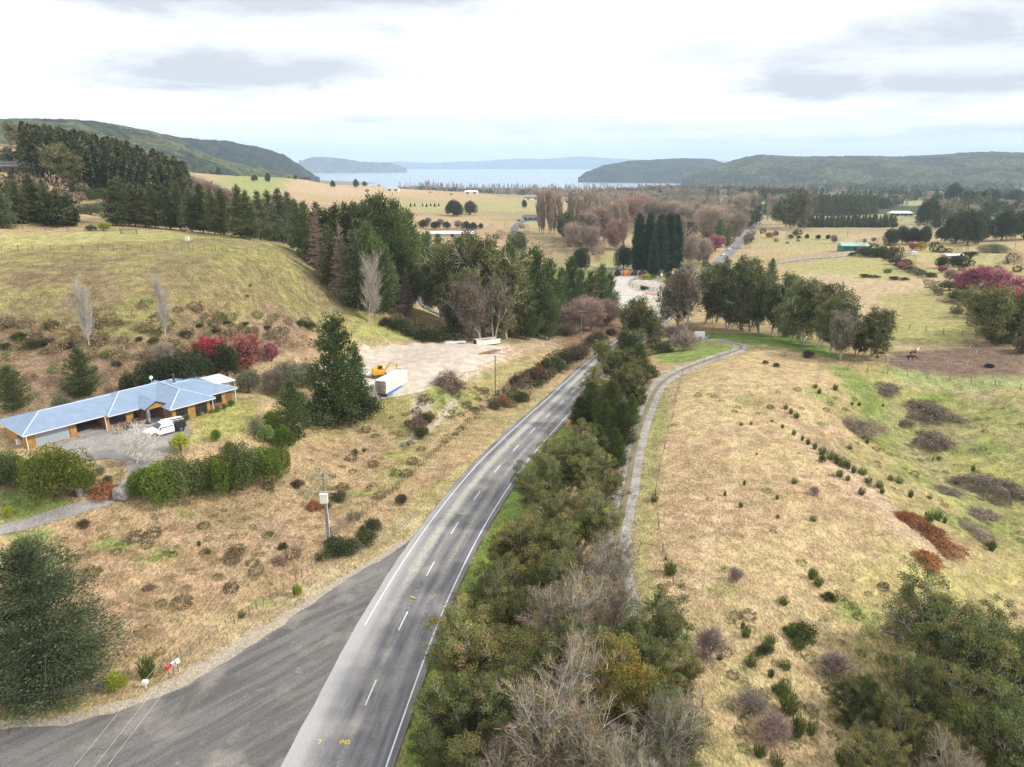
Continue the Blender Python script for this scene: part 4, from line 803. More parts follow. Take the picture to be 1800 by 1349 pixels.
dome('variegated_dome', 121, 2.8, 1.9, 8000, .16, .10, [(.20, .26, .08), (.15, .21, .06), (.30, .33, .13)], z0=.02, lobes=9)
dome('yellow_bush', 122, 2.6, 1.6, 3500, .16, .10, [(.34, .36, .035), (.26, .31, .03), (.42, .42, .06)], z0=.02, lobes=8, shell=.4)
dome('dark_dome', 123, 12, 7, 12000, .5, .34, [(0.056, 0.080, 0.045), (0.045, 0.064, 0.038), (0.080, 0.099, 0.051)], z0=.06, lobes=16); dome('dark_dome', 124, 11, 7, 12000, .5, .34, [(0.067, 0.083, 0.048), (0.048, 0.064, 0.038), (0.096, 0.106, 0.054)], z0=.08, lobes=14)
dome('round_conifer', 125, 9, 4.0, 9000, .38, .2, [(.035, .065, .03), (.028, .05, .026), (.05, .08, .034)], z0=.05, lobes=18)
for i in range(2): dome('scrub', 126 + i, 2.2, 1.8, 2600, .20, .11, [(.10, .09, .05), (.075, .075, .038), (.14, .115, .07), (.17, .12, .09)], z0=0, lobes=7, shell=.3)
dome('pale_scrub', 129, 2.0, 1.7, 2400, .20, .10, [(.22, .19, .13), (.16, .14, .09), (.10, .10, .05)], z0=0, lobes=7, shell=.3)
dome('green_scrub', 130, 2.2, 1.7, 2600, .20, .11, [(.085, .105, .038), (.06, .08, .032), (.12, .13, .05)], z0=0, lobes=7, shell=.3); dome('green_scrub', 131, 1.9, 1.9, 2600, .20, .11, [(.075, .095, .04), (.06, .08, .032), (.10, .11, .05)], z0=0, lobes=9, shell=.3)
dome('gorse_gold', 133, 2.6, 2.0, 3000, .24, .13, [(.42, .30, .04), (.16, .15, .04), (.50, .36, .05)], z0=0, lobes=8)
def bare(key, seed, H, sp, tw, cols, bark, minr, lean=.12, stems=1, r0=.014, trunk=.5):
    s = Skel(seed); rg = s.rg
    for k in range(stems):
        az = rg.uniform(0, 6.28); t = lean * (1 if stems == 1 else 2.5); s.grow(np.array([0, 0, -.3]), unit(np.array([math.cos(az) * t, math.sin(az) * t, 1])), H * trunk, H * r0, 0, sp)
    finish(key, s.seg, bark, twigs(s, cols, *tw), M_TWIG, minr=minr)
SPB = dict(seg=[4, 4, 3, 3], wig=[.06, .12, .18, .2], up=[.1, .12, .1, .1], n=[3, 3, 3], bare=[.2, .15, .1], ang=[42, 42, 42], ratio=[.62, .58, .55], taper=.5)
BRN = [(.44, .35, .27), (.36, .28, .215), (.52, .42, .33)]; PNK = [(.42, .285, .23), (.34, .23, .19), (.47, .34, .275)]
for i in range(3): bare('bare_broad', 140 + i, 13, SPB, (3, 1.5, .045, .6, .25), BRN, (.30, .25, .21), .035, stems=2)
for i in range(2): bare('bare_pink', 145 + i, 12, SPB, (3, 1.4, .045, .6, .3), PNK, (.28, .2, .17), .035, stems=3)
SPP = dict(SPB, seg=[6, 4, 3, 2], n=[4, 3, 2], ang=[34, 30, 30], up=[.1, .22, .2, .2], ratio=[.42, .5, .5], bare=[.12, .1, .1]); 
for i in range(2): bare('bare_poplar', 150 + i, 15, SPP, (2, .8, .018, .45, .4), [(.42, .36, .29), (.36, .30, .24), (.48, .42, .35)], (.50, .46, .40), .016, lean=.03, r0=.012, trunk=.72)
SPL = dict(SPB, seg=[8, 4, 3], n=[6, 4], ang=[20, 20], up=[.1, .5, .5], wig=[.03, .08, .1], ratio=[.30, .5], bare=[.02, .1]); 
for i in range(3): bare('lombardy', 155 + i, 20, SPL, (4, 1.8, .055, .25, .8), [(.42, .32, .24), (.35, .26, .195), (.48, .37, .28)], (.38, .32, .27), .05, lean=.01, r0=.010, trunk=.80)
bare('birch_near', 160, 8, dict(SPB, seg=[4, 4, 3, 3], ang=[55, 45, 40], up=[.02, .05, .05, .05], n=[2, 2, 2]), (3, .55, .018, .5, .1), [(.50, .42, .38), (.42, .33, .29), (.62, .56, .5)], (.72, .68, .62), .02, stems=2, trunk=.45)
bare('shrub_bare', 161, 3.4, dict(SPB, seg=[2, 3, 3], n=[4, 4], wig=[.2, .2, .25], up=[.1, .1, .1], bare=[.1, .1], ang=[50, 50], ratio=[.8, .7]), (4, .5, .016, .6, .2), [(.34, .27, .23), (.28, .22, .19), (.40, .33, .28)], (.25, .2, .18), .014, stems=5, trunk=.4)
bare('shrub_bare', 162, 3.0, dict(SPB, seg=[2, 3, 3], n=[4, 4], wig=[.2, .2, .25], up=[.1, .1, .1], bare=[.1, .1], ang=[55, 55], ratio=[.8, .7]), (5, .5, .016, .6, .1), [(.36, .25, .22), (.30, .22, .19), (.40, .31, .27)], (.25, .2, .18), .014, stems=5, trunk=.4)
def blossom(key, seed, H, cols, per, sp=None):
    s = Skel(seed); sp = sp or dict(SPB, seg=[3, 3, 3, 2], n=[3, 3, 3])
    for k in range(3): az = k * 2.1 + s.rg.uniform(0, 1); s.grow(np.array([0, 0, -.2]), unit(np.array([math.cos(az) * .35, math.sin(az) * .35, 1])), H * .42, H * .02, 0, sp)
    LV = merge(clumps(s, cols, per, .34, .17, .11, 0, None, .9), twigs(s, [(.25, .13, .11)], 2, .5, .025)); finish(key, s.seg, (.16, .12, .11), LV, minr=.02)
blossom('crimson_tree', 170, 5.5, [(.62, .10, .13), (.52, .07, .10), (.70, .18, .20)], 6)
blossom('coral_tree', 171, 5.5, [(.62, .20, .18), (.50, .15, .13), (.66, .32, .27)], 3)
blossom('magenta_tree', 172, 5.5, [(.62, .19, .27), (.50, .15, .22), (.66, .32, .36)], 3)
def broom(key, seed, H, rad, n, cols):
    rg = np.random.default_rng(seed); a = rg.uniform(0, 6.28, n); r_ = rad * np.sqrt(rg.random(n)); t = rg.random(n); lean = rg.normal(0, .30, (n, 2)); b_ = np.stack([np.cos(a) * r_, np.sin(a) * r_, np.zeros(n)], 1)
    top = H * (1.05 - .5 * (r_ / rad) ** 2) * rg.uniform(.65, 1.05, n) * (.8 + .4 * fbm(b_[:, 0], b_[:, 1], rad * .5, 2)); hz = t * top; c_ = b_ * .55 + np.stack([np.cos(a) * r_ * .55 * t, np.sin(a) * r_ * .55 * t, hz], 1)
    d = np.stack([np.cos(a) * r_ / rad * .35 + lean[:, 0], np.sin(a) * r_ / rad * .35 + lean[:, 1], np.ones(n)], 1)
    finish(key, [(0, 0, 0, -.1, 0, 0, H * .3, .03, .02)], (.12, .12, .06), leaves(c_, d, H * .42, .045, np.clip(palette(rg, n, cols, None, .2), .01, 1), rg, .12), minr=.01)
broom('broom', 180, 1.5, .75, 420, [(.10, .145, .036), (.075, .12, .03), (.14, .18, .05)]); broom('broom', 181, 1.4, .95, 420, [(.10, .145, .036), (.075, .12, .03), (.14, .18, .05)]); broom('broom', 182, 1.7, .6, 420, [(.10, .14, .036), (.14, .17, .05)])
def bramble(key, seed, rx, ry, H, cols, n=5200, ll=1.0, lw=.055):
    """a sprawling mound of arching stems with a ragged rim and strays"""
    rg = np.random.default_rng(seed); a = rg.uniform(0, 6.28, n); r_ = np.sqrt(rg.random(n)); edge = 1 + .9 * (fbm(np.cos(a) * 2.2 + seed, np.sin(a) * 2.2, .6, 4) * 2 - 1); st = rg.random(n) < .06; r_ = np.where(st, r_ + rg.uniform(0, .4, n), r_); x = np.cos(a) * r_ * rx * edge; y = np.sin(a) * r_ * ry * edge
    hz = H * np.clip(1 - np.minimum(r_, 1) ** 2.6, .05, 1) * (.35 + 1.3 * fbm(x, y, 1.6, 4, seed) ** 1.3); z = hz * rg.uniform(.1, 1.25, n); d = np.stack([rg.normal(0, 1, n), rg.normal(0, 1, n), rg.normal(0, .65, n)], 1); keep = st | (rg.random(n) < .35 + .9 * fbm(x, y, 1.1, 3, seed + 2)); x, y, z, d = x[keep], y[keep], z[keep], d[keep]; n = len(x)
    tone = (.7 + .7 * fbm(x, y, 1.0, 3, seed + 5))[:, None]; finish(key, [], None, leaves(np.stack([x, y, z], 1), d, ll, lw, np.clip(palette(rg, n, cols, None, .24) * tone, .01, 1), rg, .2), M_TWIG)
BRC = [(.28, .21, .18), (.22, .16, .135), (.36, .28, .23), (.17, .13, .105), (.14, .15, .06)]
bramble('rust_scrub', 187, 2.2, 2.0, 1.3, [(.32, .115, .05), (.25, .09, .042), (.19, .09, .045), (.38, .17, .08), (.25, .18, .09)], 5200, .26, .09)
for i in range(3): bramble('bramble', 190 + i, 4.2, 3.4, 2.2, BRC, 6500)
bramble('stick_heap', 195, 3.0, 2.4, 3.0, [(.25, .15, .12), (.17, .12, .10), (.33, .17, .12), (.30, .27, .24)], 3600)
# low-detail plants for woods seen from far away
def lowcon(key, seed, H, r_, n, cols, ll=1.3):
    rg = np.random.default_rng(seed); t = rg.random(n) ** .8; a = rg.uniform(0, 6.28, n); rr = r_ * (1 - t) ** .75 * rg.uniform(.75, 1.1, n) + .1; c_ = np.stack([np.cos(a) * rr, np.sin(a) * rr, H * (.08 + .9 * t)], 1); d = np.stack([np.cos(a), np.sin(a), np.full(n, .3)], 1)
    finish(key, [], None, leaves(c_, d, ll, ll * .6, np.clip(palette(rg, n, cols, None, .2), .01, 1), rg, .5))
def lowdome(key, seed, H, r_, n, cols, ll=1.5, asp=.7, tip=0, lm=None):
    rg = np.random.default_rng(seed); d = rg.normal(0, 1, (n, 3)); d /= np.linalg.norm(d, axis=1)[:, None]; rr = rg.uniform(.7, 1.1, n)[:, None]; c_ = d * rr * np.array([r_, r_, H * .46]) + np.array([0, 0, H * .52]); c_[:, :2] *= (1 - tip * (c_[:, 2:] / H)); 
    finish(key, [], None, leaves(c_, d + np.array([0, 0, tip * 2]), ll, ll * asp, np.clip(palette(rg, n, cols, None, .2), .01, 1), rg, .5), lm)
for i in range(3):
    lowcon('low_fir', 200 + i, 17, 3.4, 300, FIRC); lowdome('low_dark', 204 + i, 10, 5.5, 260, [(.045, .06, .034), (.06, .075, .04)]); lowdome('low_bare', 208 + i, 12, 5, 420, [(.36, .275, .215), (.30, .22, .175), (.41, .29, .24)], 1.6, .12, 0, M_TWIG)
    lowdome('low_lombardy', 212 + i, 20, 1.7, 260, [(.32, .24, .19), (.27, .2, .16)], 2.2, .12, .3, M_TWIG); lowdome('low_olive', 216 + i, 6, 4, 160, [(.11, .13, .055), (.15, .16, .07), (.085, .10, .05)])
for i in range(3):
    lowdome('low_scrub', 220 + i, 1.5, 1.1, 260, [(0.255, 0.180, 0.128), (0.180, 0.150, 0.083), (0.330, 0.240, 0.165), (0.135, 0.158, 0.068)], .34, .4); lowdome('low_tussock', 224 + i, .7, .6, 120, [(0.540, 0.405, 0.240), (0.420, 0.300, 0.195), (0.330, 0.300, 0.135)], .3, .25); lowdome('low_green', 228 + i, 1.1, .9, 220, [(0.150, 0.203, 0.060), (0.112, 0.150, 0.053)], .28, .4)
# ------------------------------------------------------------------ placing plants
MESHES = {}
NAMES = dict(gum_near='eucalyptus_tree', gum_twiggy='eucalyptus_tree', gum_yellow='eucalyptus_tree', gum='eucalyptus_tree', gum_thin='eucalyptus_tree', fir_near='spruce_tree', pine='pine_tree', fir='fir_tree', fir_small='fir_tree', pine_near='pine_tree', bright_cypress='cypress_tree',
             leyland='cypress_tree', larch_bare='larch_tree', broadleaf='broadleaf_tree', green_dome='garden_shrub', olive_dome='garden_shrub', gold_tree='golden_tree', pale_shrub='pale_shrub', variegated_dome='garden_shrub', yellow_bush='yellow_bush', dark_dome='broadleaf_tree',
             round_conifer='cypress_tree', scrub='roadside_shrub', pale_scrub='roadside_shrub', green_scrub='roadside_shrub', rust_scrub='rust_brown_shrub', gorse_gold='gorse_bush', bare_broad='bare_tree', bare_pink='bare_tree', bare_poplar='poplar_tree', lombardy='poplar_tree', birch_near='birch_tree',
             shrub_bare='bare_shrub', crimson_tree='crimson_tree', coral_tree='coral_tree', magenta_tree='pink_tree', broom='broom_shrub', bramble='bramble_mound', stick_heap='brush_heap')
CNT = {}
def meshes(key, i):
    if (key, i) not in MESHES:
        r_ = RAW[key][i]; n = NAMES[key]
        MESHES[key, i] = (np_mesh(n + '_trunk', r_['tr'][0], r_['tr'][1], M_BARK, r_['tcol'], smooth=True) if r_['tr'] is not None else None, np_mesh(n + '_crown', r_['lv'][0], r_['lv'][1], r_['lm'], r_['lv'][2]))
    return MESHES[key, i]
ALLT = []
def plant(key, pos, h, wf=1.0, label=None, cat='tree', group=None, yaw=None, var=None):
    CNT[key] = CNT.get(key, 0) + 1; k = CNT[key]; i = (k - 1) % len(RAW[key]) if var is None else var; r_ = RAW[key][i]; tm, cm = meshes(key, i)
    sz = h / r_['H']; sx = sz * wf; name = NAMES[key]
    if tm is None:
        o = bpy.data.objects.new(name, cm); o.location = pos; o.scale = (sx, sx, sz); o.rotation_euler = (0, 0, (k * 2.399) % 6.283 if yaw is None else yaw); link(o, None, label=label, category=cat, group=group)
    else:
        o = empty(name, pos, (k * 2.399) % 6.283 if yaw is None else yaw, label, cat, group); o.scale = (sx, sx, sz)
        shrub = cat in ('shrub', 'bush'); link(bpy.data.objects.new('stem' if shrub else 'trunk', tm), o); link(bpy.data.objects.new('foliage' if shrub else 'crown', cm), o)
    ALLT.append(o); return o
def at_base(px, base, top):
    p = P(px, base); d = ray(px, top); t = p.y / d[1]; return p, max(.6, CAM_H + d[2] * t - p.z)
def apex(px, top, h): p = P(px, top, lift=h); return p
_T = ['twentieth', 'thirtieth', 'fortieth']
ORD = ['', 'first', 'second', 'third', 'fourth', 'fifth', 'sixth', 'seventh', 'eighth', 'ninth', 'tenth', 'eleventh', 'twelfth', 'thirteenth', 'fourteenth', 'fifteenth', 'sixteenth', 'seventeenth', 'eighteenth', 'nineteenth', 'twentieth', 'twenty-first', 'twenty-second', 'twenty-third', 'twenty-fourth', 'twenty-fifth']; ORD += ['twenty-sixth', 'twenty-seventh', 'twenty-eighth', 'twenty-ninth', 'thirtieth'] + ['thirty-' + q for q in ORD[1:10]] + ['fortieth'] + ['forty-' + q for q in ORD[1:10]]
def rows(items, lab, group, cat='tree', seed=0, order=None):
    """items: (key, px, base, top[, width factor[, own label]]); lab has {o} for the ordinal from the left"""
    items = sorted(items, key=lambda q: q[1]) if order is None else items
    for k, it in enumerate(items):
        p, h = at_base(it[1], it[2], it[3]); h *= .86 if cat in ('shrub', 'bush') else 1.0; own = it[5] if len(it) > 5 else None
        plant(it[0], p, h, it[4] if len(it) > 4 else 1.0, own or lab.format(o=ORD[k + 1] if k + 1 < len(ORD) else str(k + 1)), cat, group)
def wood(name, key_w, areas, label, cat, seed, group=None, hs=(.8, 1.2), kind='stuff', step=None):
    """many far trees merged into one mass; areas: (theta0, theta1, r0, r1, n) or callable positions"""
    rg = np.random.default_rng(seed); Vs, Fs, Cs, off = [], [], [], 0; keys = list(key_w); pw = np.array([key_w[k] for k in keys], float); pw /= pw.sum()
    for pts in areas:
        for (x, y) in pts:
            r_ = RAW[keys[rg.choice(len(keys), p=pw)]]; r_ = r_[rg.integers(len(r_))]; V, F, c_ = r_['lv']; s_ = rg.uniform(*hs); a = rg.uniform(0, 6.28); ca, sa = math.cos(a), math.sin(a)
            W_ = V * s_; W_ = np.stack([W_[:, 0] * ca - W_[:, 1] * sa + x, W_[:, 0] * sa + W_[:, 1] * ca + y, W_[:, 2] + float(height(x, y)) - .3], 1); Vs.append(W_); Fs.append(F + off); Cs.append(c_ * rg.uniform(.8, 1.2)); off += len(V)
    if not Vs: return
    o = bpy.data.objects.new(name, np_mesh(name, np.concatenate(Vs), np.concatenate(Fs), M_LEAF, np.clip(np.concatenate(Cs), 0, 1))); link(o, None, kind=kind, label=label, category=cat, group=group)
def band(px0, px1, d0, d1, n, seed, keep=None):
    """ground points between two bearings and two distances"""
    rg = np.random.default_rng(seed); px = rg.uniform(px0, px1, n); d = d0 + (d1 - d0) * rg.random(n) ** .9; u = (px - 900) / FPX; x = u / 1.037 * d; pts = np.stack([x, d], 1)
    if keep is not None: pts = pts[keep(pts)]
    return pts
def quad(px, n, seed, jit=1.0):
    """ground points scattered in a picture quadrilateral (corners in order), laid out on the ground"""
    rg = np.random.default_rng(seed); c_ = np.array([P(*q)[:2] for q in px]); u = rg.random(n); v = rg.random(n); return (c_[0] * ((1 - u) * (1 - v))[:, None] + c_[1] * (u * (1 - v))[:, None] + c_[2] * (u * v)[:, None] + c_[3] * ((1 - u) * v)[:, None])
# ------------------------------------------------------------------ trees of the picture
# gum belt between the road and the farm track (crown tops given by their own height)
G1 = 'eucalyptus belt between the road and the farm track'
for key, px, top, h, wf, lab in [
    ('gum_twiggy', 1010, 1150, 11.5, 1.05, 'half bare pale-twigged eucalyptus in front, largest of the roadside belt'),
    ('gum_twiggy', 1165, 1215, 9.5, 1.0, 'twiggy reddish eucalyptus at the field side of the belt foreground'),
    ('gum_near', 830, 1180, 8.5, .95, 'olive eucalyptus leaning over the white edge line of the road'),
    ('gum_twiggy', 880, 1290, 7.0, .85, 'small olive eucalyptus over the bright verge at the bottom edge'),
    ('gum_yellow', 1085, 1120, 10.0, .8, 'golden-topped eucalyptus behind the bare pale-twigged one'),
    ('gum_twiggy', 1215, 1330, 7.0, .8, 'low dark eucalyptus at the bottom beside the field fence'),
    ('gum_near', 860, 1080, 9.5, 1.0, 'dense olive eucalyptus between golden-topped tree and road bend'),
    ('gum_twiggy', 1000, 1010, 11.0, 1.05, 'red-tinged twiggy eucalyptus in the middle of the roadside belt'),
    ('gum_near', 1120, 1050, 9.0, .9, 'olive eucalyptus shading the farm track end'),
    ('gum_near', 900, 985, 9.5, .95, 'dark green eucalyptus on the road side of the red-tinged one'),
    ('gum_twiggy', 1060, 930, 9.5, .9, 'brownish eucalyptus beside where the track enters the belt'),
    ('gum_near', 945, 900, 9.5, .9, 'bright green eucalyptus leaning to the road below the brown crown'),
    ('gum_near', 1020, 850, 9.0, .9, 'broad olive-brown eucalyptus beside the two-rut track'),
    ('gum_near', 965, 790, 9.5, .85, 'olive eucalyptus hanging over the road centre dashes'),
    ('gum_near', 1010, 730, 9.5, .85, 'grey-brown round eucalyptus just before the young pines'),
    ('pine_near', 1040, 668, 8.5, 1.15, 'young pine with spiky tips at the edge of the road'),
    ('pine_near', 1075, 660, 9.5, 1.1, 'tallest young olive pine in the roadside belt'),
    ('pine_near', 1050, 745, 6.5, 1.1, 'blue-green young pine behind the grey-brown eucalyptus'),
    ('bright_cypress', 1085, 750, 6.5, 1.2, 'bright green cypress nearest the farm track'),
    ('bright_cypress', 1112, 690, 6.0, 1.1, 'bright green cypress behind the nearest one along the track'),
    ('gum_near', 1090, 610, 9.5, .95, 'red-tipped dark eucalyptus behind the young pines'),
    ('gum_near', 1072, 592, 8.5, .8, 'dark eucalyptus at the road edge just before the hidden bend'),
    ('pine_near', 1108, 585, 8.0, 1.1, 'rounded green pine behind the red-tipped eucalyptus'),
    ('gum', 1130, 518, 16.0, .85, 'tall thin eucalyptus standing over the road gap'),
    ('gum', 1112, 575, 9.0, .9, 'short eucalyptus under the tall thin one'),
    ('gum_near', 1100, 630, 9.0, 1.0, 'grey-green eucalyptus between the rounded pine and the loop lawn'),
    ('pine_near', 1125, 600, 9.5, 1.1, 'tall olive pine behind the rounded green pine'),
    ('gum_near', 1062, 640, 9.0, 1.0, 'dark eucalyptus over the road edge behind the spiky pine'),
    ('bright_cypress', 1122, 655, 6.5, 1.2, 'fresh green cypress at the far bend of the farm track'),
    ('pine_near', 1095, 700, 8.0, 1.2, 'broad fresh green pine in the middle of the track side'),
    ('gum_near', 1000, 760, 9.5, 1.0, 'smoky olive eucalyptus in front of the young pines'),
    ('gum_near', 815, 1085, 6.5, .9, 'low eucalyptus spilling over the verge above the leaning one'),
    ('gum_near', 790, 1230, 6.5, .85, 'small eucalyptus whose leaves cross the white line at the bottom'),
    ('gum_near', 850, 1010, 8.0, .85, 'compact eucalyptus on the verge below the dark green one'),
    ('gum_twiggy', 905, 1180, 8.0, .9, 'eucalyptus with bare branch ends between the leaning one and the largest'),
    ('gum_near', 900, 920, 7.5, .8, 'small eucalyptus at the widest part of the bright verge'),
    ('gum_near', 1180, 1120, 7.5, .85, 'dark eucalyptus on the field fence beside the golden-topped tree'),
    ('gum_near', 1130, 1160, 8.0, .9, 'rust-flecked eucalyptus right of the largest half bare one'),
    ('gum_near', 1255, 1345, 6.0, .9, 'last low eucalyptus at the bottom edge by the field fence'),
    ('gum_near', 930, 1130, 8.5, .9, 'olive eucalyptus in the gap between the leaning tree and the golden-topped tree'),
    ('gum_near', 985, 1085, 8.5, .9, 'orange-flecked eucalyptus just left of the golden-topped tree'),
    ('gum_twiggy', 935, 1250, 8.0, .9, 'leafy eucalyptus left of the largest half bare one'),
    ('gum_twiggy', 1100, 1300, 8.5, .9, 'bare twiggy eucalyptus at the bottom edge under the largest one'),
    ('gum_twiggy', 1070, 1000, 8.5, .85, 'dull green eucalyptus on the right of the red-tinged one'),
    ('gum_near', 990, 925, 9.0, .9, 'grey-green eucalyptus in the middle of the belt beside the brownish one'),
    ('gum_near', 975, 860, 8.5, .8, 'dark eucalyptus between the bright green and the broad crown'),
    ('gum_near', 1045, 790, 8.5, .85, 'rusty eucalyptus behind the broad crown at the track'),
    ('pine_near', 1020, 695, 6.0, 1.2, 'squat young pine on the road edge left of the tallest'),
    ('bright_cypress', 1065, 700, 6.5, 1.2, 'green cypress in the middle of the young pines'),
    ('gum_near', 1115, 640, 7.0, .9, 'dark eucalyptus above the lawn inside the track loop'),
    ('green_scrub', 1143, 640, 3.0, 1.1, 'dark bush beside the lawn inside the track loop')]:
    p = apex(px, top, h); plant(key, p, h, wf * (1.12 if key.startswith('gum') else 1.0), lab, 'tree' if key != 'green_scrub' else 'shrub', G1)
for key, px, top, h, wf, lab in [
    ('gum_near', 1690, 1045, 12, 1.0, 'tall dark eucalyptus topping the clump in the right corner'), ('gum_near', 1785, 1040, 11, .85, 'thin eucalyptus at the right edge behind the corner clump'),
    ('gum_near', 1755, 1110, 10.5, 1.0, 'dense eucalyptus in the middle of the corner clump'), ('gum_near', 1610, 1150, 8.5, .85, 'olive eucalyptus on the field side of the corner clump'),
    ('gum_near', 1545, 1175, 6.5, .8, 'small outlying eucalyptus left of the corner clump'), ('gum_near', 1680, 1180, 9, .95, 'orange-tipped eucalyptus in front of the tall dark one'),
    ('gum_near', 1790, 1215, 10, .9, 'eucalyptus with brown tips at the right edge low in the corner'), ('gum_near', 1560, 1270, 6.5, .9, 'low eucalyptus in front of the small outlying one'),
    ('gum_twiggy', 1700, 1290, 8, .9, 'pale-limbed half bare eucalyptus at the bottom of the corner clump'), ('gum_near', 1630, 1250, 7.0, .8, 'spreading eucalyptus low in the corner clump above bare ground')]:
    plant(key, apex(px, top, h), h, wf, lab, 'tree', 'eucalyptus clump in the lower right corner')
p, h = at_base(85, 1208, 948); plant('fir_near', p, h, 1.12, 'big dark spruce behind the timber rail fence in the near left corner', 'tree')
rows([('yellow_bush', 205, 1213, 1172, .8)], 'bright yellow-green bush growing through the rail fence', None, 'bush')
p, h = at_base(260, 1190, 1143); plant('broom', p, h, .9, 'tall upright broom beside the gate post near the mailboxes', 'shrub', None, var=2)
# house garden
rows([('pine', 28, 722, 640, 1.35), ('pine', 148, 700, 606, 1.15)], '{o} bushy pine from the left on the bank behind the house', 'pines on the bank behind the house')
rows([('broadleaf', 268, 698, 632, 1.0), ('broadleaf', 232, 700, 650, .9), ('broadleaf', 330, 690, 612, .95), ('broadleaf', 300, 690, 622, .8), ('broadleaf', 350, 670, 610, .9), ('broadleaf', 400, 668, 600, .8)], '{o} dull evergreen from the left in the thicket behind the house roof', 'evergreens behind the house')
rows([('bare_broad', 285, 660, 595, 1.0)], 'grey bare tree above the evergreens behind the house', None)
rows([('crimson_tree', 372, 655, 584, .88), ('coral_tree', 436, 655, 581, .74), ('magenta_tree', 478, 636, 600, .72)], '', None)
for o_, l_ in zip(ALLT[-3:], ['crimson leafed tree behind the house, reddest and widest of three', 'thin coral red tree between the crimson and the magenta tree', 'small magenta tree beside the pale shrubs']): o_['label'] = l_
rows([('pale_shrub', 438, 690, 640, .75), ('pale_shrub', 505, 690, 618, .85), ('pale_shrub', 545, 680, 625, .7), ('pale_shrub', 112, 738, 682, .7)], '{o} pale leafy shrub from the left around the house', 'pale shrubs round the house', 'shrub')
rows([('bare_broad', 482, 695, 640, .9)], 'grey bare shrubby tree among pale shrubs right of the house', None)
rows([('pine', 598, 738, 541, .92)], 'large dark pine rising between the house garden and the yard', None); rows([('pine', 632, 730, 600, .7)], 'narrow dark pine leaning on the right of the large one', None)
rows([('green_scrub', 560, 742, 690, 1.2), ('green_scrub', 600, 748, 690, 1.1), ('green_scrub', 640, 735, 680, .9), ('broadleaf', 570, 725, 665, .8)], '{o} dark undergrowth shrub from the left beneath the large pine', 'shrubs beneath the large pine', 'shrub')
rows([('pine', 517, 778, 664, 1.05)], 'pine with a clear stem at the garden edge above the dry gully', None)
rows([('variegated_dome', 466, 775, 742, 1.0)], 'clipped variegated round shrub by the lawn edge', None, 'shrub'); rows([('pale_shrub', 452, 765, 725, .6)], 'white flowering shrub at the end of the lawn', None, 'shrub')
rows([('green_dome', 255, 872, 812, 1.1), ('green_dome', 285, 878, 800, 1.15), ('olive_dome', 318, 876, 774, .9), ('olive_dome', 350, 870, 792, .85), ('green_dome', 388, 866, 784, .9), ('olive_dome', 428, 862, 756, .85), ('green_dome', 466, 850, 768, .85), ('green_dome', 490, 835, 772, .8), ('green_dome', 405, 800, 770, .9)],
     '{o} dense shrub from the left in the screen below the lawn', 'shrub screen below the lawn', 'shrub')
rows([('green_dome', 480, 760, 712, .9), ('green_dome', 500, 790, 740, .9)], '{o} glossy green shrub beside the variegated round shrub', 'glossy shrubs beside the lawn', 'shrub')
rows([('gold_tree', 105, 872, 778, 1.1)], 'golden green spreading tree beside the driveway', None)
rows([('olive_dome', 22, 850, 778, 1.0), ('green_dome', 62, 850, 795, 1.0), ('green_dome', 150, 862, 815, 1.0), ('green_dome', -5, 850, 790, 1.0)], '{o} dark green shrub from the left around the golden tree', 'shrubs around the golden tree', 'shrub')
rows([('yellow_bush', 318, 793, 752, .85), ('green_dome', 381, 775, 750, .8)], '', None, 'bush')
for o_, l_ in zip(ALLT[-2:], ['yellow-green lemon bush beside the parked utility truck', 'small round citrus tree alone on the front lawn']): o_['label'] = l_
rows([('yellow_bush', 18, 908, 885, .8)], 'low bright bush on the lawn left of the golden tree', None, 'bush')
rows([('birch_near', 240, 815, 735, 1.35)], 'white-limbed leafless birch standing in the gravel court', None)
rows([('shrub_bare', 178, 835, 812, .8)], 'grey wispy shrub at the driveway bend', None, 'shrub')
rows([('bare_poplar', 158, 612, 474, .8), ('bare_poplar', 291, 598, 468, .7), ('bare_poplar', -8, 640, 480, .8)], '{o} pinkish leafless poplar from the left against the grassy slope', 'leafless poplars on the grassy slope')
# conifers along the upper edge of the paddock
rows([('fir', 8, 402, 322), ('fir', 37, 392, 312), ('fir', 63, 390, 302), ('fir', 87, 392, 312), ('fir', 108, 396, 328), ('fir', 205, 397, 318), ('fir', 220, 398, 308), ('fir', 238, 398, 318), ('fir', 256, 400, 322), ('fir', 274, 402, 318), ('fir', 300, 404, 326), ('fir', 318, 405, 316), ('fir', 338, 408, 328),
      ('fir', 358, 410, 318), ('fir', 378, 412, 330), ('fir', 394, 414, 329), ('fir', 425, 419, 321), ('fir', 440, 422, 332), ('fir', 458, 422, 333), ('fir', 478, 424, 331), ('fir', 496, 426, 328), ('fir', 512, 428, 334)],
     '{o} dark fir from the left in the shelter row above the paddock', 'fir shelter row above the paddock')
rows([('gum', 118, 330, 248, 1.15)], 'big olive eucalyptus in front of the dark plantation', None); rows([('gum', 36, 262, 210, 1.1)], 'lone dark tree on the skyline at the far left', None)
rows([('coral_tree', 66, 308, 281, 1.3)], 'red tree beside the roofs on the upper left hillside', None); rows([('broadleaf', 92, 325, 298, 1.1), ('broadleaf', 25, 335, 305, 1.2), ('broadleaf', 62, 340, 308, 1.0)], '{o} dull garden tree from the left by the hillside roofs', 'garden trees by the hillside roofs')
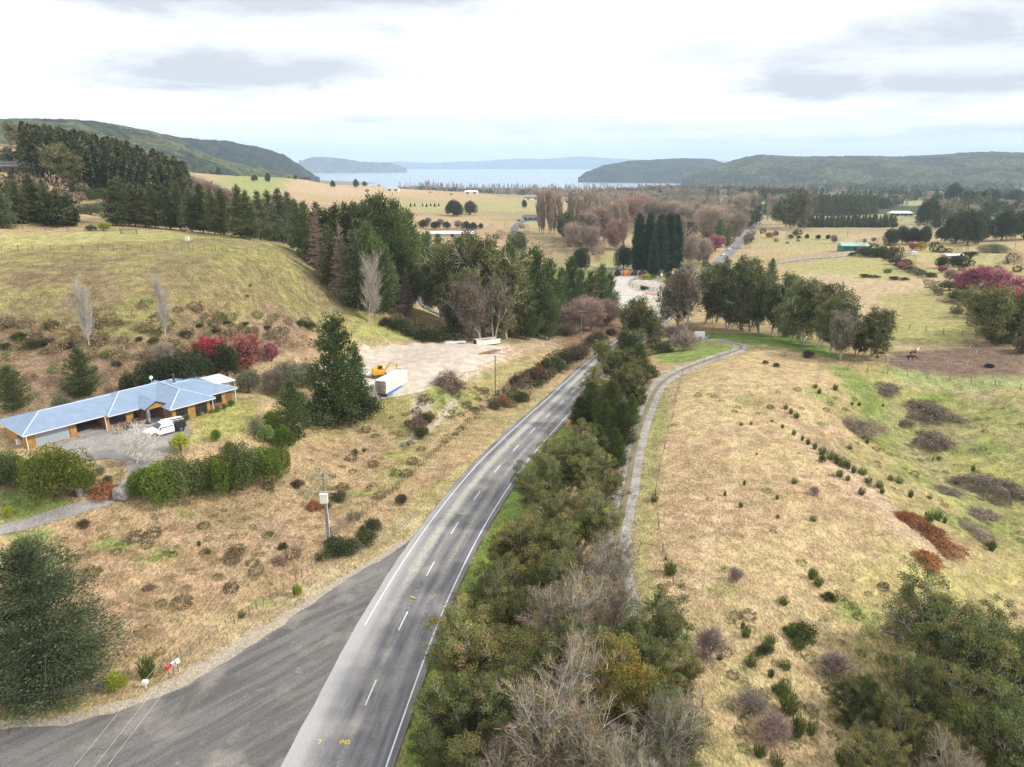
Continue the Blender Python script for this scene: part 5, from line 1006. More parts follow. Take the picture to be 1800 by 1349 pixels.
rows([('pale_shrub', 160, 378, 352, 1.2), ('pale_shrub', 184, 378, 346, 1.2)], '{o} pale blossoming shrub in a gap of the fir row', 'pale shrubs in the fir row gap', 'shrub'); rows([('yellow_bush', 182, 406, 386, 1.3), ('green_scrub', 160, 406, 392, 1.2)], '{o} low green bush on the upper paddock edge', 'bushes on the upper paddock edge', 'bush')
rows([('green_scrub', 122 + i * 11, 352 - abs(i - 3) * .6, 324, .9) for i in range(8)], '{o} bush of the clipped green hedge below the plantation', 'green hedge bushes below the plantation', 'shrub')
rows([('bare_pink', 322, 352, 306, .9), ('bare_pink', 336, 352, 300, .9), ('bare_broad', 350, 352, 306, .9), ('bare_pink', 366, 354, 312, .9), ('bare_broad', 382, 356, 318, .9), ('bare_pink', 398, 360, 326, 1.0), ('bare_broad', 412, 362, 334, 1.0)], '{o} pinkish bare willow from the left beside the plantation', 'bare willows beside the plantation')
rows([('dark_dome', 335, 300, 287, .7), ('dark_dome', 374, 306, 287, .7), ('dark_dome', 385, 308, 293, .6), ('dark_dome', 448, 319, 306, .8), ('dark_dome', 471, 321, 303, .6), ('dark_dome', 520, 316, 307, .7), ('dark_dome', 546, 318, 308, .6), ('dark_dome', 585, 330, 316, .6), ('dark_dome', 626, 330, 314, .7), ('dark_dome', 641, 328, 318, .8)], '{o} lone dark tree from the left on the hill pasture toward the lake', 'scattered trees on the hill pasture')
# dark belt on the spur and along the valley driveway
rows([('pine', 541, 452, 350), ('fir', 525, 440, 345), ('fir', 562, 470, 352), ('larch_bare', 560, 475, 362, .8), ('pine', 580, 480, 360), ('fir', 598, 488, 352), ('fir', 612, 500, 352), ('larch_bare', 605, 530, 390, .8), ('pine', 628, 500, 350), ('fir', 645, 520, 346), ('pine', 660, 525, 336, .95), ('pine', 678, 530, 333, 1.0), ('pine', 697, 530, 345, .9),
      ('pine', 655, 548, 385, .9), ('fir', 630, 545, 400, .9), ('pine', 705, 545, 372, .9), ('pine', 720, 520, 362, .9), ('fir', 728, 505, 395, .9), ('fir', 585, 505, 390, .9), ('pine', 675, 552, 420, .9), ('pine', 715, 550, 430, .9)],
     '{o} dark conifer from the left in the belt down the spur', 'conifer belt down the spur')
rows([('bare_poplar', 648, 568, 432, 1.1)], 'pale leafless poplar in front of the dark conifer belt', None); rows([('larch_bare', 697, 556, 458, 1.0), ('larch_bare', 715, 556, 470, 1.0)], '{o} grey-brown leafless larch beside the valley driveway', 'leafless larches by the valley driveway')
rows([('pine', 752, 455, 404, 1.0), ('pine', 770, 460, 408, 1.0), ('fir', 757, 520, 462, 1.0), ('broadleaf', 790, 470, 425, 1.0), ('pine', 745, 440, 408, 1.0)], '{o} tree from the left on the far side of the valley driveway', 'trees across the valley driveway')
rows([('green_scrub', 700, 580, 555, 1.3), ('green_scrub', 725, 590, 565, 1.3), ('green_scrub', 748, 598, 572, 1.3), ('green_scrub', 772, 600, 575, 1.2), ('green_scrub', 795, 598, 572, 1.2), ('scrub', 815, 600, 580, 1.2), ('scrub', 680, 572, 553, 1.2)], '{o} rough shrub from the left along the lower spur fence', 'shrubs along the lower spur fence', 'shrub')
rows([('gum', 775, 560, 425, .7), ('gum', 790, 575, 412, .75), ('gum', 812, 580, 405, .7), ('gum', 832, 588, 402, .7), ('gum', 852, 590, 408, .7), ('gum', 872, 592, 415, .75), ('gum', 800, 588, 450, .75), ('gum', 845, 596, 455, .75), ('gum_thin', 820, 597, 470, .8), ('gum', 890, 596, 450, .8), ('gum_thin', 868, 599, 475, .8)],
     '{o} tall eucalyptus from the left in the grove behind the bare yard', 'eucalyptus grove behind the yard')
rows([('pine', 895, 585, 418, .8), ('pine', 915, 590, 440, .85), ('pine', 942, 590, 424, .85), ('pine', 965, 585, 450, .9), ('pine', 985, 580, 465, .8), ('pine', 999, 570, 445, .8), ('pine', 1018, 565, 470, .8), ('pine', 1035, 560, 475, .85), ('pine', 1055, 562, 460, .95), ('pine', 1072, 555, 475, .8), ('pine', 930, 598, 490, .8), ('pine', 965, 598, 495, .8)],
     '{o} dark pine from the left between the eucalyptus grove and the depot', 'pines in front of the depot')
rows([('round_conifer', 945, 590, 538, 1.0)], 'low rounded green conifer at the foot of the pines behind the yard', None)
rows([('bare_pink', 985, 588, 530, 1.3), ('bare_pink', 1012, 588, 522, 1.3), ('bare_pink', 1040, 582, 515, 1.3), ('bare_pink', 1066, 574, 520, 1.2), ('bare_broad', 1000, 592, 545, 1.2)], '{o} low pinkish bare thicket tree beyond the power pole', 'bare thicket beyond the roadside pole')
rows([('round_conifer', 1095, 474, 427, .95), ('round_conifer', 1022, 478, 432, .85)], '{o} neat dark egg-shaped conifer beside the depot', 'egg-shaped conifers by the depot')
rows([('leyland', 1120, 478, 372, .85), ('leyland', 1137, 478, 370, .8), ('leyland', 1158, 482, 373, 1.0), ('leyland', 1172, 480, 372, 1.0), ('leyland', 1186, 476, 374, .9), ('leyland', 1148, 486, 420, 1.0)], '{o} towering dark cypress from the left behind the depot', 'towering cypresses behind the depot')
rows([('gum', 905, 450, 404, 1.0)], 'grey-green eucalyptus below the hillside lane', None)
rows([('lombardy', 948, 408, 328, 1.5), ('lombardy', 956, 410, 332, 1.5), ('lombardy', 965, 411, 326, 1.5), ('lombardy', 974, 412, 330, 1.5), ('lombardy', 983, 413, 334, 1.5), ('lombardy', 998, 400, 338, 1.5), ('lombardy', 1012, 402, 332, 1.5), ('lombardy', 1024, 404, 330, 1.5), ('lombardy', 1034, 400, 334, 1.5), ('lombardy', 952, 412, 336, 1.5), ('lombardy', 969, 414, 334, 1.5), ('lombardy', 1006, 408, 340, 1.5), ('lombardy', 1018, 408, 342, 1.5), ('lombardy', 1060, 420, 345, 1.5), ('lombardy', 1072, 430, 350, 1.4), ('lombardy', 1050, 412, 340, 1.5), ('lombardy', 1096, 440, 345, 1.5), ('lombardy', 1084, 436, 350, 1.5)],
     '{o} leafless column poplar from the left on the terrace', 'column poplars on the terrace')
rows([('gum', 988, 420, 372, .9), ('gum', 1003, 424, 368, .9), ('gum', 1018, 428, 374, .8)], '{o} dark eucalyptus from the left below the column poplars', 'eucalypts below the column poplars')
rows([('bare_broad', 1045, 430, 365, 1.0), ('bare_pink', 1062, 425, 353, 1.0), ('bare_pink', 1080, 440, 378, 0.9), ('bare_broad', 1075, 400, 338, 1.1), ('bare_pink', 1100, 400, 338, 1.2), ('bare_pink', 1118, 400, 331, 1.2), ('bare_broad', 1135, 402, 338, 1.1), ('bare_pink', 1150, 400, 345, 1.0), ('bare_broad', 1185, 405, 345, 1.3), ('bare_broad', 1205, 410, 353, 1.2),
      ('lombardy', 1196, 470, 375, 1.4), ('bare_broad', 1212, 468, 403, 1.0), ('bare_broad', 1228, 465, 411, 1.0), ('bare_pink', 1238, 462, 418, 1.0), ('bare_broad', 1240, 425, 351, 1.2), ('bare_broad', 1262, 420, 353, 1.1), ('bare_broad', 1288, 425, 365, 0.9), ('bare_broad', 1295, 385, 335, 1.2), ('bare_broad', 1315, 375, 331, 1.1), ('bare_broad', 1361, 384, 337, 1.1), ('lombardy', 1349, 390, 337, 1.3), ('bare_broad', 1010, 435, 385, 1.1), ('bare_broad', 1035, 442, 388, 1.0)],
     '{o} brown leafless tree from the left in the valley wood', 'leafless trees of the valley wood')
rows([('fir', 1104, 372, 346, 1.0), ('pine', 1163, 372, 348, 1.3), ('pine', 1170, 374, 350, 1.2), ('pine', 1225, 388, 358, 1.2), ('pine', 1241, 425, 384, 1.1), ('pine', 1262, 430, 384, 1.1), ('pine', 1278, 435, 395, .9), ('fir', 1281, 373, 350, 1.1), ('fir', 1321, 375, 344, 1.1), ('fir', 1331, 375, 341, 1.1), ('green_scrub', 1306, 402, 366, .9), ('green_scrub', 1318, 398, 364, .9)],
     '{o} evergreen from the left among the leafless valley trees', 'evergreens in the valley wood')
rows([('magenta_tree', 1257, 442, 411, 1.1)], 'bright pink tree on the verge above the distant cars', None); rows([('gum_thin', 1318, 436, 402, 1.1)], 'grey eucalyptus right against the distant road', None)
rows([('gum', 1383, 402, 335, .9), ('gum', 1394, 405, 330, .8), ('gum_thin', 1412, 400, 345, .8), ('gum', 1372, 395, 352, .9)], '{o} big eucalyptus from the left right of the distant road end', 'eucalypts right of the distant road end')
rows([('lombardy', 1437 + i * 7, 363, 338 + (i % 3), 1.3) for i in range(6)], '{o} poplar from the left in the short bare row before the far pines', 'short bare poplar row')
# gum row behind the field
rows([('gum_thin', 1208, 582, 452, .85), ('gum', 1192, 575, 470, .7), ('gum', 1237, 572, 458, .7), ('gum', 1258, 568, 462, .7), ('gum', 1278, 578, 452, .7), ('gum', 1300, 582, 444, .7), ('gum_thin', 1318, 584, 470, .8), ('gum', 1335, 586, 468, .75), ('gum_thin', 1356, 590, 490, .8), ('gum', 1372, 592, 474, .8), ('gum', 1390, 600, 500, .8), ('gum', 1410, 606, 485, .85), ('gum', 1436, 612, 488, .85),
      ('gum', 1458, 620, 520, .8), ('gum_thin', 1478, 632, 540, .9), ('gum', 1505, 625, 540, .85), ('gum', 1530, 630, 536, .9)], '{o} eucalyptus from the left in the row behind the dry field', 'eucalyptus row behind the dry field')
rows([('pine', 1354, 500, 452, 1.0)], 'small bright pine poking above the eucalyptus row', None)
rows([('dark_dome', 1190, 600, 578, .45), ('green_scrub', 1165, 620, 596, 1.2)], '{o} dark bush beside the white loading race panel', 'bushes beside the loading race', 'shrub'); rows([('shrub_bare', 1205, 615, 570, 1.4), ('shrub_bare', 1180, 600, 560, 1.2)], '{o} brown shrub under the first eucalyptus of the row', 'brown shrubs under the eucalyptus row', 'shrub')
# right-hand middle distance
rows([('gum', 1742, 602, 492, .95), ('gum', 1785, 598, 505, .9)], '{o} large eucalyptus from the left above the horse paddock', 'eucalypts above the horse paddock')
rows([('magenta_tree', 1692, 518, 470, .9), ('magenta_tree', 1724, 520, 463, .9), ('magenta_tree', 1750, 524, 468, .85), ('magenta_tree', 1775, 556, 482, .85), ('magenta_tree', 1655, 480, 466, 1.3), ('coral_tree', 1795, 590, 495, 1.2), ('magenta_tree', 1584, 474, 460, 1.2)], '{o} pink flowering tree from the left in the boundary strip', 'pink trees of the boundary strip')
rows([('bare_broad', 1712, 560, 512, 1.2), ('bare_broad', 1730, 590, 535, 1.1), ('bare_broad', 1668, 495, 470, 1.3), ('bare_broad', 1765, 580, 530, 1.2)], '{o} grey bare tree from the left in the boundary strip', 'bare trees of the boundary strip')
rows([('green_scrub', 1600, 478, 466, 1.4), ('green_scrub', 1618, 483, 471, 1.4), ('green_scrub', 1635, 488, 476, 1.4), ('green_scrub', 1668, 510, 488, 1.2), ('green_scrub', 1684, 530, 505, 1.1), ('scrub', 1575, 465, 450, 1.5), ('scrub', 1566, 458, 444, 1.4), ('scrub', 1582, 472, 458, 1.4), ('broadleaf', 1655, 472, 446, 1.2), ('broadleaf', 1678, 470, 444, 1.1), ('scrub', 1710, 450, 440, 1.6), ('pale_shrub', 1752, 444, 424, 2.0), ('pale_shrub', 1735, 444, 428, 1.8), ('green_scrub', 1695, 470, 462, 1.6), ('scrub', 1800, 620, 585, 1.2), ('green_scrub', 1760, 605, 575, 1.2)],
     '{o} hedge shrub from the left along the crooked farm boundary', 'hedge shrubs on the farm boundary', 'shrub')
rows([('green_scrub', 1525, 450, 430, 1.5), ('green_scrub', 1540, 452, 430, 1.5), ('green_scrub', 1553, 452, 432, 1.5), ('scrub', 1518, 448, 434, 1.4), ('scrub', 1498, 450, 442, 1.4), ('green_scrub', 1480, 433, 425, 1.3)], '{o} shrub from the left beside the green farm shed', 'shrubs beside the green shed', 'shrub')
rows([('dark_dome', 1565, 432, 399, .75), ('dark_dome', 1585, 428, 395, .75), ('dark_dome', 1603, 430, 397, .75), ('dark_dome', 1622, 430, 395, .75), ('dark_dome', 1655, 424, 395, .75), ('dark_dome', 1680, 428, 373, .8), ('dark_dome', 1700, 432, 365, .8), ('dark_dome', 1760, 424, 365, .75), ('dark_dome', 1718, 425, 371, .8), ('fir', 1645, 402, 368, 1.2), ('fir', 1667, 402, 370, 1.2), ('dark_dome', 1630, 395, 345, .7), ('dark_dome', 1640, 380, 343, .8),
      ('dark_dome', 1675, 362, 319, .8), ('dark_dome', 1735, 368, 329, .9), ('dark_dome', 1700, 366, 333, .9), ('dark_dome', 1780, 362, 330, .9), ('dark_dome', 1800, 420, 363, .8), ('dark_dome', 1790, 350, 333, 1.2), ('bare_broad', 1660, 385, 347, 1.4), ('bare_broad', 1685, 378, 345, 1.4), ('bare_broad', 1765, 372, 347, 1.5), ('bare_broad', 1710, 385, 357, 1.5)],
     '{o} tree from the left in the dark grove of the right-hand farms', 'dark grove of the right-hand farms')
rows([('fir_small', 1408 + i * 6.2 + (i % 3), 400 - (i % 2), 374 + (i * 7 % 5), 1.15) for i in range(27)], '{o} dark young pine from the left in the shelter block below the white house', 'shelter block of young pines')
rows([('dark_dome', 1390 + q, 420, 412 + (q % 3), 1.2) for q in (0, 14)] + [('dark_dome', 1418, 420, 411, .9), ('dark_dome', 1438, 421, 412, .9), ('dark_dome', 1455, 421, 412, .9), ('bare_broad', 1468, 428, 411, 1.2), ('bare_broad', 1520, 428, 418, 1.3), ('bare_broad', 1535, 426, 416, 1.3)], '{o} orchard tree from the left in the row behind the green shed', 'orchard row behind the green shed')
rows([('gorse_gold', 1352, 418, 406, 1.2), ('gorse_gold', 1618, 440, 421, 1.0), ('magenta_tree', 1603, 440, 422, 1.0)], '{o} flowering bush from the left on the right-hand farms', 'flowering bushes on the right-hand farms', 'bush')
rows([('dark_dome', 797, 380, 349, .85), ('dark_dome', 804, 381, 352, .8), ('dark_dome', 827, 378, 351, .8), ('dark_dome', 922, 366, 350, .6)], '{o} solitary tree from the left on the tawny fields', 'solitary trees on the tawny fields')
rows([('fir_small', 722 + q * 7, 364 - (q % 2), 357, 1.3) for q in (0, 1, 3, 4, 5, 6, 7)], '{o} tiny dark conifer from the left in the tawny field', 'tiny conifers in the tawny field')
rows([('broadleaf', 745, 402, 385, 1.3), ('broadleaf', 765, 404, 388, 1.3), ('broadleaf', 785, 403, 388, 1.3), ('bare_broad', 805, 402, 385, 1.4), ('broadleaf', 820, 405, 388, 1.3), ('bare_broad', 775, 398, 382, 1.4), ('dark_dome', 832, 404, 390, 1.0), ('dark_dome', 845, 402, 392, 1.0), ('bare_broad', 755, 395, 380, 1.3)], '{o} low tree from the left above the long white roof', 'low trees above the long white roof')
# masses of far trees
_pl = quad([(62, 300), (325, 352), (300, 300), (110, 275)], 10, 1)
def planted():
    rg = np.random.default_rng(5); pts = []
    base = [(62, 325, 345), (110, 330, 345), (200, 345, 345), (325, 352, 345)]
    for px in np.linspace(62, 322, 46):
        d0 = np.interp(px, [62, 140, 230, 325], [330, 335, 330, 330]); d1 = np.interp(px, [62, 140, 230, 325], [470, 520, 500, 400])
        for d in np.arange(d0, d1, 7.5): pts.append(((px - 900) / FPX / 1.04 * d + rg.normal(0, 1.3), d + rg.normal(0, 1.5)))
    return np.array(pts)
wood('conifer_plantation', {'low_fir': 1}, [planted()], 'solid dark conifer plantation over the hill at the upper left', 'plantation', 3, hs=(1.0, 1.35))
def zone(z0, z1, pxa, pxb, d0, d1, n, seed):
    rg = np.random.default_rng(seed); px = rg.uniform(pxa, pxb, n); d = rg.uniform(d0, d1, n); return np.stack([(px - 900) / FPX / 1.037 * d, d], 1)
wood('lakeshore_trees', {'low_bare': 3, 'low_dark': 3, 'low_lombardy': 2}, [zone(0, 0, 740, 1180, 1900, 2700, 700, 11), zone(0, 0, 700, 1000, 2300, 3000, 260, 12), zone(0, 0, 1150, 1420, 1500, 2600, 420, 16)], 'mixed bare and dark trees along the near lakeshore', 'woods', 4, hs=(1.0, 1.7))
wood('dark_pine_wall', {'low_fir': 1}, [zone(0, 0, 1085, 1340, 1750, 1950, 420, 13), zone(0, 0, 1350, 1545, 900, 1000, 330, 14), zone(0, 0, 1300, 1420, 1250, 1350, 160, 15)], 'straight dark wall of pines across the plain', 'plantation', 5, hs=(1.0, 1.4))
wood('valley_brown_wood', {'low_bare': 5, 'low_dark': 1.2, 'low_lombardy': 1}, [zone(0, 0, 1040, 1320, 700, 1250, 420, 18), zone(0, 0, 950, 1240, 1250, 1750, 300, 19), zone(0, 0, 1100, 1230, 560, 700, 60, 29)], 'brown leafless wood behind the column poplars', 'woods', 8, hs=(.9, 1.4))
wood('plain_woods', {'low_dark': 3, 'low_olive': 2, 'low_fir': 2, 'low_bare': 1}, [zone(0, 0, 1330, 1900, 1900, 2600, 560, 20), zone(0, 0, 1500, 1900, 1350, 1700, 220, 21), zone(0, 0, 1640, 1760, 900, 1250, 60, 22), zone(0, 0, 1430, 1600, 1050, 1250, 120, 24), zone(0, 0, 1630, 1900, 700, 900, 100, 25)], 'dark patchwork of woods on the plain below the right-hand hills', 'woods', 6, hs=(.9, 1.7))
wood('shore_scrub', {'low_olive': 1}, [zone(0, 0, 1130, 1560, 2300, 3300, 900, 23)], 'olive scrub on the low point beyond the pines', 'scrub', 7, hs=(1.2, 2.6))

def scrubland(nm, key_w, polys, label, seed, hs=(.6, 1.5), cat='undergrowth'): wood(nm, key_w, [quad(q, n, seed + i) for i, (q, n) in enumerate(polys)], label, cat, seed, hs=hs)
scrubland('bank_scrub', {'low_scrub': 3, 'low_tussock': 6, 'low_green': 1}, [([(-20, 575), (430, 562), (430, 640), (-20, 720)], 210), ([(420, 560), (620, 575), (560, 620), (400, 640)], 60), ([(-20, 560), (300, 575), (300, 590), (-20, 610)], 20)], 'rough brown scrub and tussock on the bank behind the house', 31)
scrubland('rough_tussock', {'low_tussock': 8, 'low_scrub': 1, 'low_green': 1}, [([(0, 940), (420, 880), (540, 1000), (240, 1180)], 120), ([(420, 880), (640, 760), (760, 790), (600, 950)], 90), ([(640, 760), (820, 680), (880, 680), (760, 800)], 140), ([(560, 960), (700, 860), (860, 700), (900, 690)], 60)], 'dry tussock and weeds through the rough grass left of the road', 41, (.4, 1.0))
scrubland('hollow_scrub', {'low_tussock': 3, 'low_green': 2, 'low_scrub': 1}, [([(1440, 680), (1800, 690), (1800, 960), (1600, 900)], 130), ([(1180, 700), (1460, 680), (1600, 1000), (1200, 1080)], 90), ([(1250, 1080), (1600, 1020), (1560, 1349), (1300, 1349)], 170)], 'scattered tussock and weeds over the right-hand field', 51, (.3, .75))
scrubland('verge_scrub', {'low_scrub': 3, 'low_tussock': 2}, [([(860, 710), (1040, 600), (1060, 590), (900, 720)], 90), ([(690, 560), (820, 590), (820, 604), (740, 600)], 60), ([(1560, 440), (1600, 470), (1700, 545), (1720, 600)], 90), ([(1700, 545), (1800, 560), (1800, 610), (1725, 600)], 60)], 'low scrub filling the verges and the farm boundary strip', 61, (.8, 1.8))

scrubland('knoll_scrub', {'low_olive': 2, 'low_dark': 1, 'low_bare': 1}, [([(585, 322), (850, 330), (850, 345), (640, 342)], 46), ([(700, 320), (760, 322), (860, 338), (760, 336)], 30)], 'patchy trees and gorse on the knoll before the lake', 71, (.35, .8), 'scrub')
scrubland('hillside_garden_trees', {'low_olive': 3, 'low_dark': 2, 'low_bare': 1}, [([(-30, 308), (130, 312), (150, 372), (-30, 372)], 34), ([(330, 352), (460, 372), (500, 400), (350, 384)], 30), ([(120, 330), (330, 352), (330, 362), (120, 350)], 26), ([(-20, 385), (120, 385), (120, 398), (-20, 398)], 22)], 'tangled garden trees and bushes behind the shelter row', 72, (.4, .9), 'woods')
scrubland('hill_bushes', {'low_olive': 3, 'low_dark': 1}, [([(0, 262), (70, 272), (110, 290), (0, 292)], 30), ([(340, 296), (540, 312), (540, 322), (360, 312)], 40)], 'gorse and bushes dotting the upper hillsides', 73, (.3, .7), 'scrub')
scrubland('terrace_scrub', {'low_bare': 3, 'low_olive': 1}, [([(925, 425), (1060, 430), (1060, 462), (925, 462)], 40), ([(860, 395), (930, 400), (930, 425), (870, 420)], 14), ([(1190, 430), (1260, 440), (1240, 475), (1190, 475)], 22)], 'thin leafless thicket down the terrace face', 74, (.3, .6), 'scrub')
scrubland('farm_scrub', {'low_olive': 3, 'low_dark': 2, 'low_bare': 2}, [([(1490, 432), (1570, 430), (1600, 470), (1520, 455)], 22), ([(1640, 440), (1800, 455), (1800, 480), (1660, 475)], 26), ([(1330, 405), (1420, 412), (1420, 428), (1340, 430)], 14), ([(1560, 385), (1800, 385), (1800, 410), (1560, 410)], 34)], 'farm shelter scrub between the right-hand paddocks', 75, (.3, .65), 'scrub')
# ------------------------------------------------------------------ made things
M_ROOF = mat('blue_steel_roof', (.22, .295, .405), .5, .4, n=[(.8, .08), (5, .08)]); M_ROOFL = mat('pale_ridge_flashing', (.52, .60, .68), .5, .4); M_GUT = mat('white_gutter', (.72, .72, .70), .5)
M_WOOD = mat('golden_timber', (.42, .235, .075), .7, .3, n=[(1.3, .25), (9, .2)]); M_BRICK = mat('red_brown_brick', (.25, .13, .085), .9, n=[(4, .25), (14, .3)])
M_GLASS = mat('dark_glass', (.02, .025, .03), .08, .9); M_DARK = mat('dark_interior', (.03, .03, .032), .9); M_DOOR = mat('grey_roller_door', (.36, .42, .47), .5, .4, n=[(2, .08)]); M_BLUE = mat('slate_blue_door', (.07, .10, .15), .5)
M_WHITE = mat('white_paint', (.78, .78, .76), .5, .4, n=[(2, .06)]); M_CONC = mat('concrete', (.42, .40, .37), .9, .2, n=[(1.5, .18), (9, .2)]); M_STONE = mat('grey_stone', (.27, .26, .24), .95, .1, n=[(2.5, .35), (9, .3)], bump=(4, .6))
M_POLE = mat('weathered_pole', (.26, .22, .19), .95, .1, n=[(3, .25)]); M_POLEC = mat('pale_pole', (.42, .39, .35), .9, .2, n=[(3, .2)]); M_POST = mat('fence_wood', (.15, .13, .11), .95, .1, n=[(6, .35)]); M_RAIL = mat('weathered_rail', (.22, .195, .165), .95, .1, n=[(5, .4)])
M_WIRE = mat('pale_wire', (.50, .47, .42), .6); M_DWIRE = mat('dark_wire', (.10, .09, .085), .7); M_INS = mat('insulator', (.30, .27, .25), .4, .6)
M_CARW = mat('white_car_paint', (.80, .80, .80), .25, .6); M_TYRE = mat('tyre', (.02, .02, .02), .9); M_HUB = mat('wheel_rim', (.22, .22, .23), .35, .6, .6); M_BLACK = mat('black_plastic', (.022, .024, .03), .5, .4); M_LAMP = mat('lamp_glass', (.75, .75, .72), .15, .8); M_REDL = mat('rear_lamp', (.4, .02, .02), .3)
M_SILV = mat('silver_paint', (.42, .43, .44), .3, .6, .4); M_YELP = mat('yellow_machine_paint', (.72, .38, .02), .5, .4, n=[(3, .15)]); M_STEEL = mat('dull_steel', (.10, .09, .085), .6, .4, .4, n=[(3, .3)]); M_BLUEP = mat('blue_panel', (.06, .20, .48), .5, n=[(2, .15)])
M_RED = mat('red_paint', (.60, .025, .03), .4); M_GRN = mat('green_steel', (.035, .20, .14), .5, .4, n=[(1, .1)]); M_GRNR = mat('pale_green_roof', (.30, .50, .42), .5, .4, n=[(1, .1)]); M_ORG = mat('orange_bulk', (.85, .24, .03), .9, n=[(2, .2)]); M_MULCH = mat('dark_mulch', (.10, .05, .04), .95, n=[(2, .3)]); M_BLKM = mat('black_bulk', (.03, .034, .045), .95, n=[(2, .3)])
M_CREAM = mat('cream_panel', (.74, .72, .62), .6, .3, n=[(.8, .12), (5, .12)]); M_MOTTLED = mat('mottled_grey_steel', (.42, .38, .33), .8, n=[(1.5, .35), (7, .4)]); M_GREYW = mat('grey_wall', (.42, .42, .40), .8, n=[(1, .1)]); M_DKROOF = mat('charcoal_roof', (.09, .09, .10), .6, n=[(1, .15)]); M_BLW = mat('pale_blue_wall', (.26, .36, .50), .7); M_HEDGE = GRN

def hiproof(mb, x0, x1, y0, y1, ze, zr, hl, hr, ry=None, axis='x', th=.16, m=0):
    """closed hipped roof; ridge along x at y = ry, drawn in by hl and hr at its ends"""
    ry = (y0 + y1) / 2 if ry is None else ry
    tr = (lambda x, y, z: (x, y, z)) if axis == 'x' else (lambda x, y, z: (y, x, z))
    A, B, C_, D = [tr(*p) for p in ((x0, y0, ze), (x1, y0, ze), (x1, y1, ze), (x0, y1, ze))]; E, F_ = tr(x0 + hl, ry, zr), tr(x1 - hr, ry, zr)
    dn = lambda p: (p[0], p[1], p[2] - th); fs = [[A, B, F_, E], [C_, D, E, F_], [D, A, E], [B, C_, F_], [dn(D), dn(C_), dn(B), dn(A)]]; fs2 = [[dn(A), dn(B), B, A], [dn(B), dn(C_), C_, B], [dn(C_), dn(D), D, C_], [dn(D), dn(A), A, D]]
    for f in fs: mb.face(f if axis == 'x' else f[::-1], m)
    for f in fs2: mb.face(f if axis == 'x' else f[::-1], m + 1)
def window(parent, x0, x1, z0, z1, y, n=2, axis='x', fm=None, name='window'):
    fr = MB(); t = .05
    def bx(a, b, c_, d): fr.box(a, b, y - .06, y + .04, c_, d) if axis == 'x' else fr.box(y - .06, y + .04, a, b, c_, d)
    bx(x0, x1, z0, z0 + t); bx(x0, x1, z1 - t, z1); 
    for i in range(n + 1): q = x0 + (x1 - x0 - t) * i / n; bx(q, q + t, z0 + t, z1 - t)
    f = fr.build(name, fm or M_BLACK, parent); g = MB()
    if axis == 'x': g.box(x0 + .02, x1 - .02, y - .02, y + .02, z0 + .02, z1 - .02)
    else: g.box(y - .02, y + .02, x0 + .02, x1 - .02, z0 + .02, z1 - .02)
    g.build('pane', M_GLASS, f); return f
